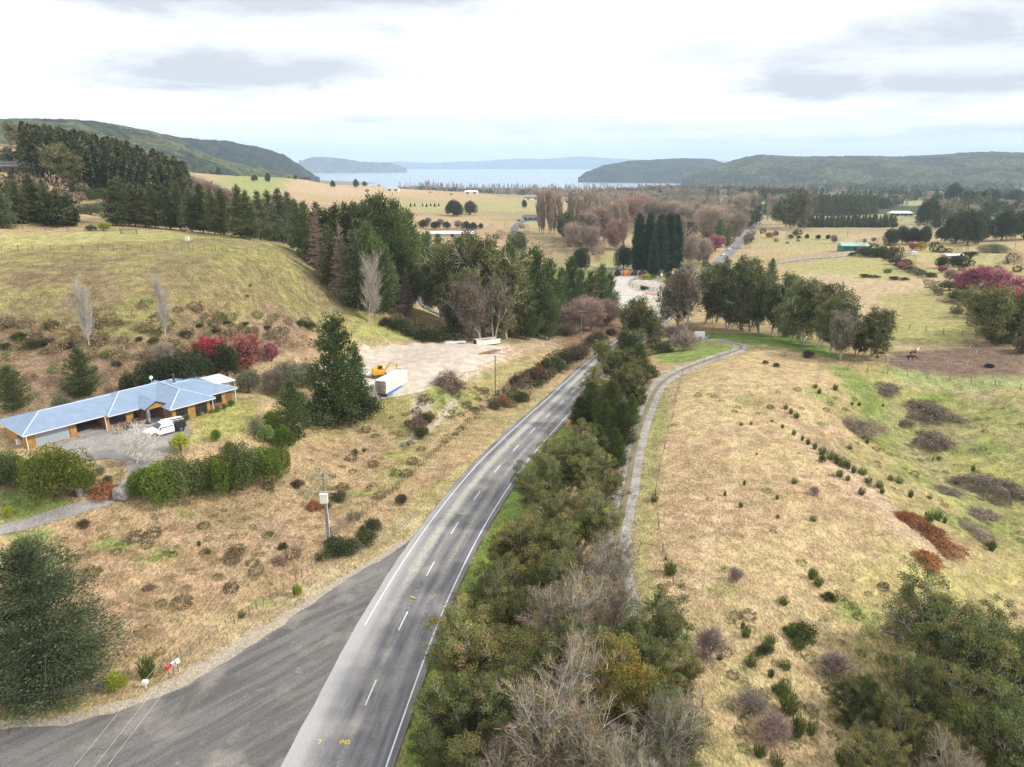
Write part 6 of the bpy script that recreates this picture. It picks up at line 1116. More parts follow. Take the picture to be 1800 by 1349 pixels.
def house():
    r_ = empty('ranch_house', (-65.2, 90.4, 6.0), R(52), 'long ranch house with pale blue steel roof and golden timber walls', 'house')
    w_ = MB()
    w_.box(-1.0, -.02, -.3, 8.0, -.4, 2.25, 0); w_.box(4.25, 5.2, -.3, .0, -.4, 2.25, 0); w_.box(-.02, 5.2, 7.7, 8.0, -.4, 2.25, 1); w_.box(4.9, 5.2, .0, 7.7, -.4, 2.25, 0); w_.box(-.02, 4.25, -.3, .0, 2.08, 2.25, 0)
    w_.box(5.2, 8.7, 7.0, 7.3, -.4, 2.25, 1); w_.box(8.7, 16.3, -1.3, 8.0, -.4, 2.25, 1); w_.box(16.3, 22.3, -5.7, 8.0, -.4, 2.25, 1); w_.box(22.3, 27.2, -3.8, 7.5, -.4, 2.25, 1)
    for a, b, y in ((8.72, 9.2, -1.3), (11.6, 12.6, -1.3), (16.32, 16.9, -5.7), (18.7, 19.9, -5.7), (21.8, 22.28, -5.7), (22.4, 23.0, -3.8), (25.4, 26.1, -3.8)): w_.box(a, b, y - .05, y - .002, -.3, 2.2, 0)
    w_.box(27.2, 27.25, -3.5, 7.2, -.3, 2.2, 0); w_.box(-1.05, -1.0, .2, 7.6, -.3, 2.2, 0)
    w_.build('wall', [M_WOOD, M_BRICK], r_)
    rf = MB(); hiproof(rf, -1.7, 12.0, -1.3, 8.9, 2.3, 3.62, 4.0, .0, 3.8); hiproof(rf, 8.85, 26.5, -2.15, 9.0, 2.31, 3.76, 4.4, 5.0, 3.7); hiproof(rf, 20.0, 27.95, -4.5, 8.2, 2.32, 3.66, 0.0, 4.6, 1.6)
    hiproof(rf, -6.5, 5.0, 15.75, 22.95, 2.33, 3.92, 3.7, .0, 19.35, axis='y'); roof = rf.build('roof', [M_ROOF, M_GUT], r_)
    g = MB(); g.face([(13.5, -3.7, 2.42), (16.7, -3.7, 2.42), (15.1, -3.7, 3.22)], 0); g.face([(13.3, -3.9, 2.36), (15.1, -3.9, 3.32), (15.1, .8, 3.32), (13.3, .8, 2.36)][::-1], 1); g.face([(16.9, -3.9, 2.36), (15.1, -3.9, 3.32), (15.1, .8, 3.32), (16.9, .8, 2.36)], 1)
    g.bar((13.25, -3.92, 2.32), (15.1, -3.92, 3.30), .08, 4, m=2); g.bar((16.95, -3.92, 2.32), (15.1, -3.92, 3.30), .08, 4, m=2); g.box(13.4, 16.8, -3.75, -3.6, 2.28, 2.42, 0)
    g.build('porch_gable', [M_WOOD, M_ROOF, M_BLACK], r_)
    rc = MB()
    for a, b in (((-1.7, -1.3, 2.33), (2.3, 3.8, 3.66)), ((2.3, 3.8, 3.66), (12, 3.8, 3.66)), ((8.85, -2.15, 2.36), (13.25, 3.7, 3.80)), ((13.25, 3.7, 3.80), (21.5, 3.7, 3.80)), ((15.75, -6.5, 2.38), (19.35, -2.8, 3.96)), ((22.95, -6.5, 2.38), (19.35, -2.8, 3.96)), ((19.35, -2.8, 3.96), (19.35, 2.5, 3.96)), ((27.95, -4.5, 2.36), (23.3, 1.6, 3.70)), ((20.5, 1.6, 3.70), (23.3, 1.6, 3.70))):
        rc.bar(a, b, .10, 4)
    rc.build('ridge_cap', M_ROOFL, roof)
    ch = MB(); ch.bar((21.3, 2.6, 3.4), (21.3, 2.6, 4.7), .16, 8); ch.bar((21.3, 2.6, 4.7), (21.3, 2.6, 4.95), .22, 8); ch.build('flue', M_STEEL, roof)
    dish = MB(); dish.blob((19.0, 5.3, 4.35), (.32, .12, .32), 3, jag=0); dish.bar((19.0, 5.3, 3.4), (19.0, 5.3, 4.2), .03); dish.build('satellite_dish', M_WHITE, roof)
    d = MB(); 
    for i in range(10): d.box(0.0, 4.23, -.22, -.18 + (i % 2) * .012, i * .205 + .001, i * .205 + .203)
    d.build('garage_door', M_DOOR, r_)
    c_ = MB(); c_.box(5.2, 8.7, 6.6, 6.98, 0, 1.9); c_.box(5.3, 6.2, 5.2, 6.5, .05, 1.1); c_.box(7.4, 8.4, 5.6, 6.5, .05, 1.4); c_.build('carport_shade_boxes', M_DARK, r_)  # near-black panel and boxes: the carport's inner shade put in as colour
    f = MB(); f.box(5.2, 8.7, -1.1, 6.6, -.2, .06); f.box(12.9, 16.2, -4.2, -1.35, -.2, .10); f.build('floor_slab', M_CONC, r_)
    for x, y in ((8.6, -1.7), (-1.3, -1.2), (22.6, -6.1), (27.6, -4.2)): p = MB(); p.bar((x, y, -.2), (x, y, 2.2), .06, 6); p.build('downpipe', M_WHITE, r_)
    for x in (13.8, 16.4): p = MB(); p.box(x - .2, x + .2, -3.8, -3.4, 0, 2.3); p.build('porch_column', M_STONE, r_, bevel=.04)
    p = MB(); p.box(14.6, 15.7, -1.42, -1.35, .1, 2.1); dr = p.build('front_door', M_BLUE, r_); q = MB(); q.bar((15.5, -1.5, .9), (15.5, -1.5, 1.3), .03); q.build('handle', M_STEEL, dr)
    window(r_, 9.3, 11.5, .75, 2.0, -1.36); window(r_, 12.8, 13.6, .75, 2.0, -1.36, 1); window(r_, 16.95, 18.65, .8, 2.0, -5.76, 3); window(r_, 19.95, 21.75, .5, 2.0, -5.76, 3); window(r_, 23.1, 25.3, .6, 2.0, -3.86, 3); window(r_, .5 + 1, 2.8, .9, 1.9, -1.06, 1, axis='y')
    ax = MB(); ax.box(-1.5, -1.06, 2.0, 2.6, .1, .9); ax.build('heat_pump', M_WHITE, r_)
    an = MB(); an.bar((0, 0, 0), (0, 0, 4.2), .06, 6, .04); an.box(-.04, .04, -.25, .25, 3.9, 3.97); an.build('aerial_mast', M_POLEC, M=Matrix.Translation(atz(322, 694, 6.1)), label='thin aerial mast standing behind the blue house roof', category='mast')
    # canopy behind
    cn = [Vector(atz(*q, 8.8)) for q in ((333, 669), (385, 657), (414, 668), (360, 679.5))]; e = empty('flat_canopy', (cn[0] + cn[2]) / 2 - Vector((0, 0, 2.8)), 0, 'flat white canopy roof on posts behind the house', 'canopy'); o0 = e.location
    s_ = MB(); s_.hexa([tuple(v - o0 - Vector((0, 0, .12))) for v in (cn[0], cn[3], cn[2], cn[1])], [tuple(v - o0) for v in (cn[0], cn[3], cn[2], cn[1])]); s_.build('roof', M_WHITE, e)
    for v in cn: v2 = v * .94 + (cn[0] + cn[2]) / 2 * .06 - o0; p = MB(); p.bar((v2.x, v2.y, -.5), (v2.x, v2.y, 2.66), .06, 6); p.build('post', M_GREYW, e)
house()
def lumpy(name, px, py, r3, mats, label, cat, seed=0, jag=.22, lift=.1):
    p = P(px, py); mb = MB(); mb.blob((0, 0, r3[2] * .7), r3, seed, 12, jag=jag); o = mb.build(name, mats, label=label, category=cat); o.location = p; m_ = o.modifiers.new('round', 'SUBSURF'); m_.levels = m_.render_levels = 1; return o
lumpy('boulder', 214, 878, (1.15, .8, 1.0), M_STONE, 'big grey boulder at the driveway corner under the shrub screen', 'boulder', 3); lumpy('boulder', 141, 872, (.45, .4, .9), M_STONE, 'upright pale stone in the bed beside the driveway', 'boulder', 4)
for k, (x, y) in enumerate([(232, 760), (246, 752), (254, 757), (226, 752)]): lumpy('garden_rock', x, y, (.35, .3, .3), M_CONC, '%s pale garden rock from the left by the house entrance' % ['second', 'third', 'fourth', 'first'][k], 'rock', 10 + k)
def hedge_block(px0, px1, h_, label, key='olive_dome'):
    pass
rows([('olive_dome', 318, 741, 727, .9), ('olive_dome', 330, 739, 725, .9), ('olive_dome', 350, 731, 718, .9), ('olive_dome', 362, 727, 716, .9), ('olive_dome', 383, 724, 709, .9), ('olive_dome', 394, 719, 707, .9), ('green_dome', 407, 714, 700, 1.0), ('yellow_bush', 374, 726, 716, .8)], '{o} clipped shrub from the left under the front windows', 'clipped shrubs under the house windows', 'shrub')
rows([('yellow_bush', 208, 762, 750, .9), ('scrub', 238, 752, 738, 1.0), ('scrub', 226, 756, 740, .9), ('green_scrub', 262, 746, 736, .8)], '{o} garden bed shrub from the left before the porch', 'garden bed shrubs before the porch', 'shrub')
rows([('rust_scrub', 185, 868, 842, 1.0), ('pale_scrub', 190, 850, 832, 1.0), ('scrub', 148, 925, 912, 1.4)], '{o} autumn-coloured shrub from the left by the driveway bend', 'autumn shrubs by the driveway bend', 'shrub')
# ---- vehicles
def wheels(root, xs, hw, r, wd=.24):
    for x in xs:
        for s in (-1, 1):
            mb = MB(); mb.bar((x, s * (hw - wd), r), (x, s * hw, r), r, 18); o = mb.build('wheel', M_TYRE, root); h = MB(); h.bar((x, s * (hw - wd * .3), r), (x, s * (hw + .012), r), r * .6, 12); h.build('rim', M_HUB, o)
def loft(mb, secs, m=0):
    """secs: (x, half width low, half width high, z low, z high) along the length, x falling"""
    k0 = len(mb.v)
    for x, a, b, z0, z1 in secs: mb.v += [(x, -a, z0), (x, -max(a, b), z0 + (z1 - z0) * .55), (x, -b, z1), (x, b, z1), (x, max(a, b), z0 + (z1 - z0) * .55), (x, a, z0)]
    for i in range(len(secs) - 1):
        for j in range(6): q = (j + 1) % 6; mb.f.append((k0 + 6 * i + j, k0 + 6 * i + q, k0 + 6 * i + 6 + q, k0 + 6 * i + 6 + j)); mb.mi.append(m)
    mb.f.append(tuple(k0 + i for i in reversed(range(6)))); mb.f.append(tuple(k0 + 6 * (len(secs) - 1) + i for i in range(6))); mb.mi += [m, m]
def ute(pos, yaw):
    r_ = empty('utility_truck', pos, yaw, 'white double-cab utility truck with black rear box parked on the court', 'truck'); r_.scale = (1.05, 1.05, 1.05)
    b = MB(); loft(b, [(2.62, .72, .70, .42, .80), (2.50, .88, .84, .38, .98), (1.95, .93, .86, .36, 1.04), (1.15, .93, .86, .34, 1.12), (1.0, .93, .88, .34, 1.12), (-.95, .93, .88, .34, 1.12), (-1.0, .90, .86, .36, 1.08)]); b.build('body', M_CARW, r_, bevel=.03)
    c_ = MB(); loft(c_, [(1.12, .80, .78, 1.08, 1.12), (.42, .82, .66, 1.08, 1.74), (-.2, .82, .68, 1.08, 1.80), (-.85, .82, .67, 1.08, 1.77), (-1.0, .82, .72, 1.08, 1.5)]); c_.build('cabin', M_CARW, r_, bevel=.03)
    w_ = MB(); w_.face([(1.08, -.70, 1.15), (1.08, .70, 1.15), (.50, .60, 1.69), (.50, -.60, 1.69)]); w_.v = [(x + .02, y, z + .015) for x, y, z in w_.v]; w_.build('windscreen', M_GLASS, r_)
    for s in (-1, 1):
        for xa, xb in ((.72, -.12), (-.22, -.86)):
            w_ = MB(); f = [(xa, s * .835, 1.16), (xb, s * .835, 1.16), (xb, s * .715, 1.66), (xa - .35 if xa > 0 else xa, s * .725, 1.64)]; w_.face(f if s < 0 else f[::-1]); w_.v = [(x, y + s * .012, z) for x, y, z in w_.v]; w_.build('side_window', M_GLASS, r_)
        l = MB(); l.box(2.42, 2.60, s * .78 - .12, s * .78 + .12, .74, .88); l.build('headlight', M_LAMP, r_); m_ = MB(); m_.box(.78, .95, s * 1.0 - .09, s * 1.0 + .09, 1.12, 1.3); m_.build('mirror', M_BLACK, r_)
        d = MB(); d.box(.02, .16, s * .935 - .01, s * .935 + .01, .92, .96); d.box(-.82, -.68, s * .935 - .01, s * .935 + .01, .92, .96); d.build('door_handle', M_BLACK, r_)
        t = MB(); t.box(-2.72, -2.66, s * .75 - .1, s * .75 + .1, .62, .78); t.build('tail_lamp', M_REDL, r_)
    g = MB(); g.box(2.5, 2.68, -.72, .72, .30, .62); g.build('front_bumper', M_BLACK, r_, bevel=.03); g = MB(); g.box(2.56, 2.64, -.5, .5, .66, .84); g.build('grille', M_BLACK, r_)
    bx = MB(); bx.box(-2.62, -1.08, -.92, .92, .60, 1.55); bx.build('rear_box', M_BLACK, r_, bevel=.03); ck = MB(); ck.box(-2.65, -.9, -.5, .5, .36, .58); ck.build('chassis', M_STEEL, r_)
    rk = MB()
    for y in (-.7, .7): rk.bar((-2.5, y, 1.72), (.1, y, 1.9), .03)
    for x in (-2.4, -1.7, -1.1): rk.bar((x, -.75, 1.70), (x, .75, 1.70), .025); rk.bar((x, -.7, 1.55), (x, -.7, 1.72), .02); rk.bar((x, .7, 1.55), (x, .7, 1.72), .02)
    rk.bar((-2.6, -.3, 1.78), (-.4, -.3, 1.9), .05); rk.bar((-2.6, .1, 1.78), (-.4, .1, 1.9), .05); rk.build('roof_rack', M_WHITE, r_)
    a = MB()
    for x in (1.72, -1.85):
        for s in (-1, 1): a.bar((x, s * .86, .42), (x, s * .955, .42), .46, 14)
    a.build('wheel_arch', M_BLACK, r_); wheels(r_, (1.72, -1.85), .98, .40)
q = Vector(atz(290, 763, 6.02)); ute(q, math.atan2(-.76, -.65))
def car(pos, yaw, paint, label, cat='car', sc=1.0, grp=None, name='parked_car'):
    r_ = empty(name, pos, yaw, label, cat, grp); r_.scale = (sc,) * 3
    b = MB(); loft(b, [(2.15, .66, .62, .35, .70), (2.0, .84, .78, .28, .82), (1.1, .88, .80, .26, .92), (-1.7, .88, .80, .26, .95), (-2.1, .80, .72, .34, .90)]); b.build('body', paint, r_, bevel=.03)
    c_ = MB(); loft(c_, [(1.15, .74, .72, .88, .93), (.35, .76, .58, .88, 1.42), (-1.2, .76, .60, .88, 1.45), (-1.95, .74, .68, .88, .98)]); c_.build('cabin', paint, r_, bevel=.02)
    for f in ([(1.08, -.62, .98), (1.08, .62, .98), (.42, .52, 1.38), (.42, -.52, 1.38)], [(-1.86, .62, 1.02), (-1.86, -.62, 1.02), (-1.26, -.54, 1.40), (-1.26, .54, 1.40)]):
        w_ = MB(); w_.face(f); sx = .03 if f[0][0] > 0 else -.03; w_.v = [(x + sx, y, z + .02) for x, y, z in w_.v]; w_.build('windscreen', M_GLASS, r_)
    for s in (-1, 1): w_ = MB(); f = [(.8, s * .775, .98), (-1.5, s * .775, .98), (-1.1, s * .64, 1.36), (.3, s * .635, 1.36)]; w_.face(f if s < 0 else f[::-1]); w_.build('side_window', M_GLASS, r_); l = MB(); l.box(1.98, 2.12, s * .62 - .12, s * .62 + .12, .60, .72); l.build('headlight', M_LAMP, r_)
    wheels(r_, (1.3, -1.3), .90, .32, .2)
def on_road(px, py, off):
    p = P(px, py); k = int(np.argmin((ROAD[:, 0] - p.x) ** 2 + (ROAD[:, 1] - p.y) ** 2)); d = ROAD[k + 1] - ROAD[k - 1]; d /= np.linalg.norm(d); n_ = np.array([d[1], -d[0]]); q = ROAD[k] + n_ * off; return Vector((q[0], q[1], RZ[k] + .02)), math.atan2(d[1], d[0])
q, a = on_road(1272, 450, -1.75); car(q, a + math.pi, M_CARW, 'white car driving this way on the distant road, nearer of two', name='moving_car', sc=1.1); q, a = on_road(1283, 440, -1.75); car(q, a + math.pi, M_CARW, 'white car farther along the distant road below the pink tree', name='moving_car', sc=1.1)
q, a = on_road(1180, 519, -2.2); car(q, a + math.pi, M_SILV, 'silver car half hidden by a branch at the depot turning')
car(P(1161, 530), R(215), M_SILV, 'silver wagon parked on the yellow grass beside the depot road', sc=1.05)
car(P(922, 389), R(180), M_CARW, 'white van at the end of the hillside lane', 'van', sc=1.1); car(P(912, 389), R(120), M_BLACK, 'black car on the hillside lane before the blue house')
# ---- poles and wires
def catenary(name, a, b, sag, mat_, r=.012, label=None, n=14, cat='wire', group=None, ext=0):
    a = Vector(a); b = Vector(b); mb = MB(); pts = []
    for i in range(n + 1): t = i / n; p = a.lerp(b, t); p.z -= sag * 4 * t * (1 - t); pts.append(p)
    for p, q in zip(pts[:-1], pts[1:]): mb.bar(p, q, r, 4)
    return mb.build(name, mat_, label=label, category=cat, group=group)
def pole(px, base, h_, label, arms=((.25, 1.6),), box=None, mt=None, yaw=0.0, r0=.16, group=None):
    p = P(px, base); r_ = empty('power_pole', p, yaw, label, 'pole', group); s = MB(); s.bar((0, 0, -.5), (0, 0, h_), r0, 10, r0 * .68); s.build('shaft', mt or M_POLE, r_)
    for dz, wd in arms:
        a = MB(); a.box(-wd / 2, wd / 2, -.22, -.12, h_ - dz - .06, h_ - dz + .06); arm = a.build('cross_arm', M_POLEC, r_)
        for x in (-wd / 2 + .08, -wd * .2, wd * .2, wd / 2 - .08): i = MB(); i.bar((x, -.17, h_ - dz + .06), (x, -.17, h_ - dz + .22), .05, 6, .03); i.build('insulator', M_INS, arm)
    if box: b = MB(); b.box(-box[0] / 2, box[0] / 2, -.62, -.14, h_ - box[1] - box[2], h_ - box[1]); b.box(-box[0] / 2 - .03, box[0] / 2 + .03, -.66, -.12, h_ - box[1], h_ - box[1] + .05); b.build('transformer', M_CREAM, r_)
    return r_, p
h0 = at_base(578, 955, 829)[1]
_, pp = pole(578, 955, h0, 'tall roadside power pole with two arms and a cream transformer beside the gate', ((.15, 2.0), (.75, 2.0), (2.5, 3.0)), (.85, 2.7, 1.1), r0=.2)
cdt = MB(); cdt.bar((.24, -.1, 0), (.20, -.1, h0 - 3.8), .05, 6); cdt.build('cable_conduit', M_WHITE, bpy.data.objects['power_pole'])
for k, (x, y) in enumerate(((124, 1349), (160, 1349), (182, 1349))):
    a = Vector((pp.x - .9 + k * .9, pp.y - .17, pp.z + h0 + .1)); b = Vector(atz(x, y, 8.0)); b = a + (b - a) * 1.5; catenary('power_line', a, b, .25, M_WIRE, .011, ['left', 'middle', 'right'][k] + 'most of three pale wires crossing the side road to the near pole' if k != 1 else 'middle of three pale wires crossing the side road to the near pole', group='wires from the near pole')
_, p2 = pole(871, 697, at_base(871, 697, 626)[1], 'plain dark pole on the bank halfway along the roadside scrub', ((.12, .5),)); h2 = at_base(871, 697, 626)[1]
_, p3 = pole(1021, 600, at_base(1021, 600, 547)[1], 'power pole with a cross arm above the scrub past the bare yard', ((.1, 2.2),)); h3 = at_base(1021, 600, 547)[1]
_, p4 = pole(333, 439, at_base(333, 439, 398)[1], 'power pole with white box on the paddock crest', ((.6, 1.2),), (.8, 2.2, 1.0)); h4 = at_base(333, 439, 398)[1]
_, p5 = pole(1161, 512, at_base(1161, 512, 477)[1], 'pale pole with transformer in the depot corner', ((.3, 1.4),), (1.0, 1.0, 1.1), M_POLEC); h5 = at_base(1161, 512, 477)[1]
_, p6 = pole(1086, 556, at_base(1086, 556, 518)[1], 'pole beyond the bare thicket by the road', ((.2, 1.6),), None, M_POLEC); h6 = at_base(1086, 556, 518)[1]
_, p7 = pole(1196, 505, at_base(1196, 505, 460)[1], 'tall pale pole with double arm behind the blue sign', ((.2, 2.0), (.9, 2.0)), None, M_POLEC)
for px, b_, t_, l_ in ((1366, 412, 396, 'thin pole on the pasture left of the orchard row'), (1489, 418, 403, 'thin pole behind the orchard row'), (1659, 428, 418, 'thin pole under the dark grove'), (1783, 440, 420, 'thin pole at the right edge by the pale shrubs')): pole(px, b_, at_base(px, b_, t_)[1], l_, ((.3, 2.2),), None, M_POLE, group='far farm poles')
for k in range(3): catenary('power_line', (p3.x - .9 + k * .9, p3.y - .2, p3.z + h3 + .1), (p4.x - .5 + k * .5, p4.y, p4.z + h4 - .3), 6.5, M_DWIRE, .022, '%s of three dark wires from the pole past the yard to the crest pole' % ['lowest', 'middle', 'highest'][k], 24, group='dark wires over the valley')
for k in range(2): catenary('power_line', (p3.x - .9 + k * 1.8, p3.y, p3.z + h3 + .1), (p6.x - .6 + k * 1.2, p6.y, p6.z + h6), 1.0, M_DWIRE, .02, '%s dark wire between the pole past the yard and the next one' % ['left', 'right'][k])
catenary('power_line', (p3.x, p3.y, p3.z + h3 - .6), (p2.x, p2.y, p2.z + h2 - .1), 1.4, M_DWIRE, .014, 'dark wire between the plain pole and the pole past the yard')
catenary('power_line', (p2.x, p2.y, p2.z + h2 - .1), (pp.x + .9, pp.y, pp.z + h0 - .6), 1.6, M_DWIRE, .010, 'dark wire between the plain pole and the near transformer pole')
# ---- fences
def fence_posts(name, pts, label, h_=1.15, r=.06, wires=3, mt=None, rails=0, group=None, railm=None, n=5):
    """pts: world points; every post a part, the wires one part, every rail line a part"""
    pts = [Vector(p) for p in pts]; o0 = pts[0].copy(); r_ = empty(name, o0, 0, label, 'fence', group); s = MB(); s.bar((0, 0, -.3), (0, 0, h_), r, n); me = s.build('post', mt or M_POST, r_).data
    first = r_.children[0]; rnd = random.Random(len(pts) * 7 + int(abs(o0.x)))
    for i, p in enumerate(pts[:100]):
        o = first if i == 0 else bpy.data.objects.new('post', me)
        if i: link(o, r_)
        o.location = p - o0; o.rotation_euler = (rnd.uniform(-.05, .05), rnd.uniform(-.05, .05), 0); o.scale = (1, 1, rnd.uniform(.88, 1.1))
    if wires:
        mb = MB()
        for k in range(wires):
            z = h_ * (.25 + .68 * k / max(1, wires - 1))
            for a, b in zip(pts[:-1], pts[1:]): mb.bar(a - o0 + Vector((0, 0, z)), b - o0 + Vector((0, 0, z)), .006 + .00004 * o0.y, 3)
        mb.build('wires', mt or M_POST, r_)
    for k in range(rails):
        z = h_ * (.22 + .68 * k / max(1, rails - 1)); mb = MB()
        for i, (a, b) in enumerate(zip(pts[:-1], pts[1:])):
            j = rnd.uniform(-.03, .03); a2 = a - o0 + Vector((0, -.07, z + j)); b2 = b - o0 + Vector((0, -.07, z - j)); d = (b2 - a2).normalized(); a2 -= d * .04
            nrm = Vector((-d.y, d.x, 0)) * .02; up = Vector((0, 0, .065)); mb.hexa([tuple(v) for v in (a2 - nrm - up, b2 - nrm - up, b2 + nrm - up, a2 + nrm - up)], [tuple(v) for v in (a2 - nrm + up, b2 - nrm + up, b2 + nrm + up, a2 + nrm + up)])
        mb.build('rail', railm or M_RAIL, r_)
    return r_
def walk(px, step):
    L = spline([tuple(P(*q)[:2]) for q in px], .3); s = np.concatenate([[0], np.cumsum(np.linalg.norm(np.diff(L, axis=0), axis=1))]); q = np.arange(0, s[-1], step); X = np.interp(q, s, L[:, 0]); Y = np.interp(q, s, L[:, 1]); return [Vector((x, y, float(height(x, y)))) for x, y in zip(X, Y)]
fence_posts('rail_fence', walk([(-60, 1240), (0, 1236), (70, 1232), (140, 1222), (200, 1208), (252, 1196)], 2.0), 'weathered three-rail timber fence under the big spruce', 1.15, .07, 0, M_RAIL, 4)
fence_posts('wire_fence', walk([(283, 1175), (330, 1148), (400, 1105), (470, 1058), (530, 1015), (575, 975)], .95), 'old batten fence between dry grass and the dusty shoulder', 1.0, .035, 3)
fence_posts('wire_fence', walk([(618, 915), (660, 890), (700, 858), (745, 815), (790, 775), (830, 738), (862, 712), (890, 690)], 1.05), 'long batten fence climbing from the gate beside the road', 1.05, .04, 3)
fence_posts('wire_fence', [P(x, 441 + (x > 380) * (x - 380) * .09) for x in (3, 32, 58, 89, 120, 146, 172, 200, 225, 250, 271, 293, 320, 340, 360, 379, 399, 416, 434, 455, 470, 487, 505, 520)], 'post and wire fence across the crest of the green paddock', 1.2, .07, 2)
fence_posts('wire_fence', [P(x, y) for x, y in ((1305, 612), (1283, 622), (1262, 632), (1237, 640), (1214, 650), (1200, 658), (1192, 688), (1187, 705), (1182, 735), (1174, 758), (1168, 790), (1158, 828), (1152, 870), (1157, 932), (1165, 970), (1183, 1030), (1207, 1120), (1234, 1245))], 'post and wire fence between farm track and dry field', 1.1, .055, 3)
fence_posts('wire_fence', [P(x, y) for x, y in ((1232, 592), (1247, 593), (1274, 596), (1303, 598), (1338, 618), (1380, 628), (1440, 640), (1490, 650), (1524, 655), (1560, 658), (1594, 662), (1630, 665), (1669, 668), (1707, 672), (1749, 678), (1793, 686))], 'post and wire fence along the back of the dry field', 1.2, .07, 3)
fence_posts('wire_fence', [P(x, y) for x, y in ((1545, 570), (1567, 576), (1598, 580), (1627, 584), (1658, 587), (1691, 590), (1715, 594))], 'dark post fence above the horse paddock', 1.5, .09, 3)
fence_posts('wire_fence', [P(x, y) for x, y in ((1375, 465), (1388, 463), (1402, 461), (1416, 459), (1430, 458), (1444, 456), (1458, 455), (1470, 453))], 'post fence beside the track to the green shed', 1.3, .1, 2)
fence_posts('tape_fence', [P(x, y) for x, y in ((1560, 640), (1561, 612), (1600, 611), (1650, 612), (1705, 613), (1716, 622))], 'thin white tape fence round the horse paddock', 1.1, .03, 1, M_WHITE)
fence_posts('tape_fence', [P(x, y) for x, y in ((1562, 636), (1592, 636), (1625, 638), (1665, 640), (1700, 643))], 'thin white tape fence on the near side of the horses', 1.1, .03, 1, M_WHITE)
fence_posts('timber_rail', [P(x, y) for x, y in ((1698, 592), (1706, 603), (1717, 620))], 'pale rail edging the dirt yard right of the horses', .5, .1, 0, M_CONC, 1, railm=M_CONC)
fence_posts('rail_fence', [P(x, y) for x, y in ((1105, 503), (1112, 506), (1120, 508), (1127, 509), (1141, 512), (1148, 513), (1155, 514))], 'grey rail fence on the near side of the depot island', 2.0, .13, 0, M_RAIL, 3); fence_posts('rail_fence', [P(x, y) for x, y in ((1105, 503), (1108, 496), (1116, 492), (1130, 492), (1145, 493), (1156, 495), (1168, 499))], 'grey rail fence at the back of the depot island', 1.6, .12, 0, M_RAIL, 3)
fence_posts('rail_fence', walk([(1178, 602), (1200, 603), (1231, 602)], 2.2), 'timber rail yard in front of the white panel', 1.5, .09, 0, M_RAIL, 3); fence_posts('rail_fence', walk([(1203, 593), (1222, 594)], 2.5), 'timber rails behind the white panel', 1.8, .09, 0, M_RAIL, 4)
fence_posts('wire_fence', [P(x, y) for x, y in ((735, 598), (728, 590), (712, 578), (700, 568), (685, 556))], 'short fence down the end of the green spur', 1.2, .07, 2); fence_posts('wire_fence', [P(x, y) for x, y in ((0, 401), (40, 402), (80, 404), (118, 405), (150, 407), (185, 409), (215, 411))], 'post fence at the foot of the fir row', 1.2, .09, 3)
def gate(name, a, b, h_, label, mt, nb=5):
    a = Vector(a); b = Vector(b); r_ = empty(name, a, 0, label, 'gate'); d = b - a; mb = MB()
    for k in range(nb): z = .2 + (h_ - .25) * k / (nb - 1); mb.bar((0, 0, z), tuple(d + Vector((0, 0, z))), .035, 6)
    for t in (0, .5, 1): mb.bar(tuple(d * t + Vector((0, 0, .2))), tuple(d * t + Vector((0, 0, h_ - .05))), .035, 6)
    mb.bar((0, 0, .2), tuple(d + Vector((0, 0, h_ - .05))), .03, 6); mb.build('gate_leaf', mt, r_)
    for t in (-.03, 1.03): p = MB(); q = d * t; p.bar((q.x, q.y, q.z - .3), (q.x, q.y, q.z + h_ + .15), .1, 8); p.build('gate_post', M_POST, r_)
gate('farm_gate', P(583, 945), P(612, 921), 1.3, 'pale timber gate beside the transformer pole', M_RAIL); gate('farm_gate', P(213, 412), P(240, 412), 1.4, 'pale farm gate on the paddock edge below the firs', M_RAIL); gate('farm_gate', P(1232, 600), P(1246, 597), 1.2, 'metal gate right of the white panel', M_SILV)
p = P(1229, 597); e = empty('loading_panel', p, 0, 'white board panel standing in the rail yard by the loop', 'panel'); mb = MB(); mb.box(-1.5, 1.5, -.06, .06, .3, 2.3); mb.build('board', M_WHITE, e)
for x in (-1.4, 1.4): mb = MB(); mb.bar((x, .12, -.3), (x, .12, 2.4), .08, 6); mb.build('post', M_POST, e)
# ---- mailboxes and markers
def mailbox(px, py, body, label, kind=0):
    p = P(px, py); r_ = empty('mailbox', p, R(-30), label, 'mailbox'); r_.scale = (.6, .6, .9); s = MB(); s.box(-.05, .05, -.05, .05, -.3, 1.05); s.build('post', M_POST, r_); b = MB(); n = 12; k = len(b.v); w0, h0_, L = .24, .2, .6
    prof = [(-w0, 1.05), (w0, 1.05)] + [(w0 * math.cos(t), 1.05 + h0_ + w0 * math.sin(t)) for t in [math.pi * i / n for i in range(n + 1)]]
    for y in (-L / 2, L / 2): b.v += [(x, y, z) for x, z in prof]
    m_ = len(prof)
    for i in range(m_): b.f.append((i, (i + 1) % m_, m_ + (i + 1) % m_, m_ + i)); b.mi.append(0)
    b.f.append(tuple(range(m_))[::-1]); b.f.append(tuple(range(m_, 2 * m_))); b.mi += [0, 0]; b.build('box', body, r_); d = MB(); d.box(-.18, .18, -L / 2 - .03, -L / 2 - .005, 1.1, 1.36); dd = d.build('door', M_BLACK, r_); pl = MB(); pl.box(-.10, .10, -L / 2 - .045, -L / 2 - .032, 1.14, 1.24); pl.build('number_plate', M_WHITE, dd)
mailbox(298, 1192, M_RED, 'red arched mailbox, first of three by the side road'); mailbox(306, 1186, M_SILV, 'silver and black arched mailbox between the red and white ones'); mailbox(314, 1181, M_WHITE, 'white mailbox at the right of the three')
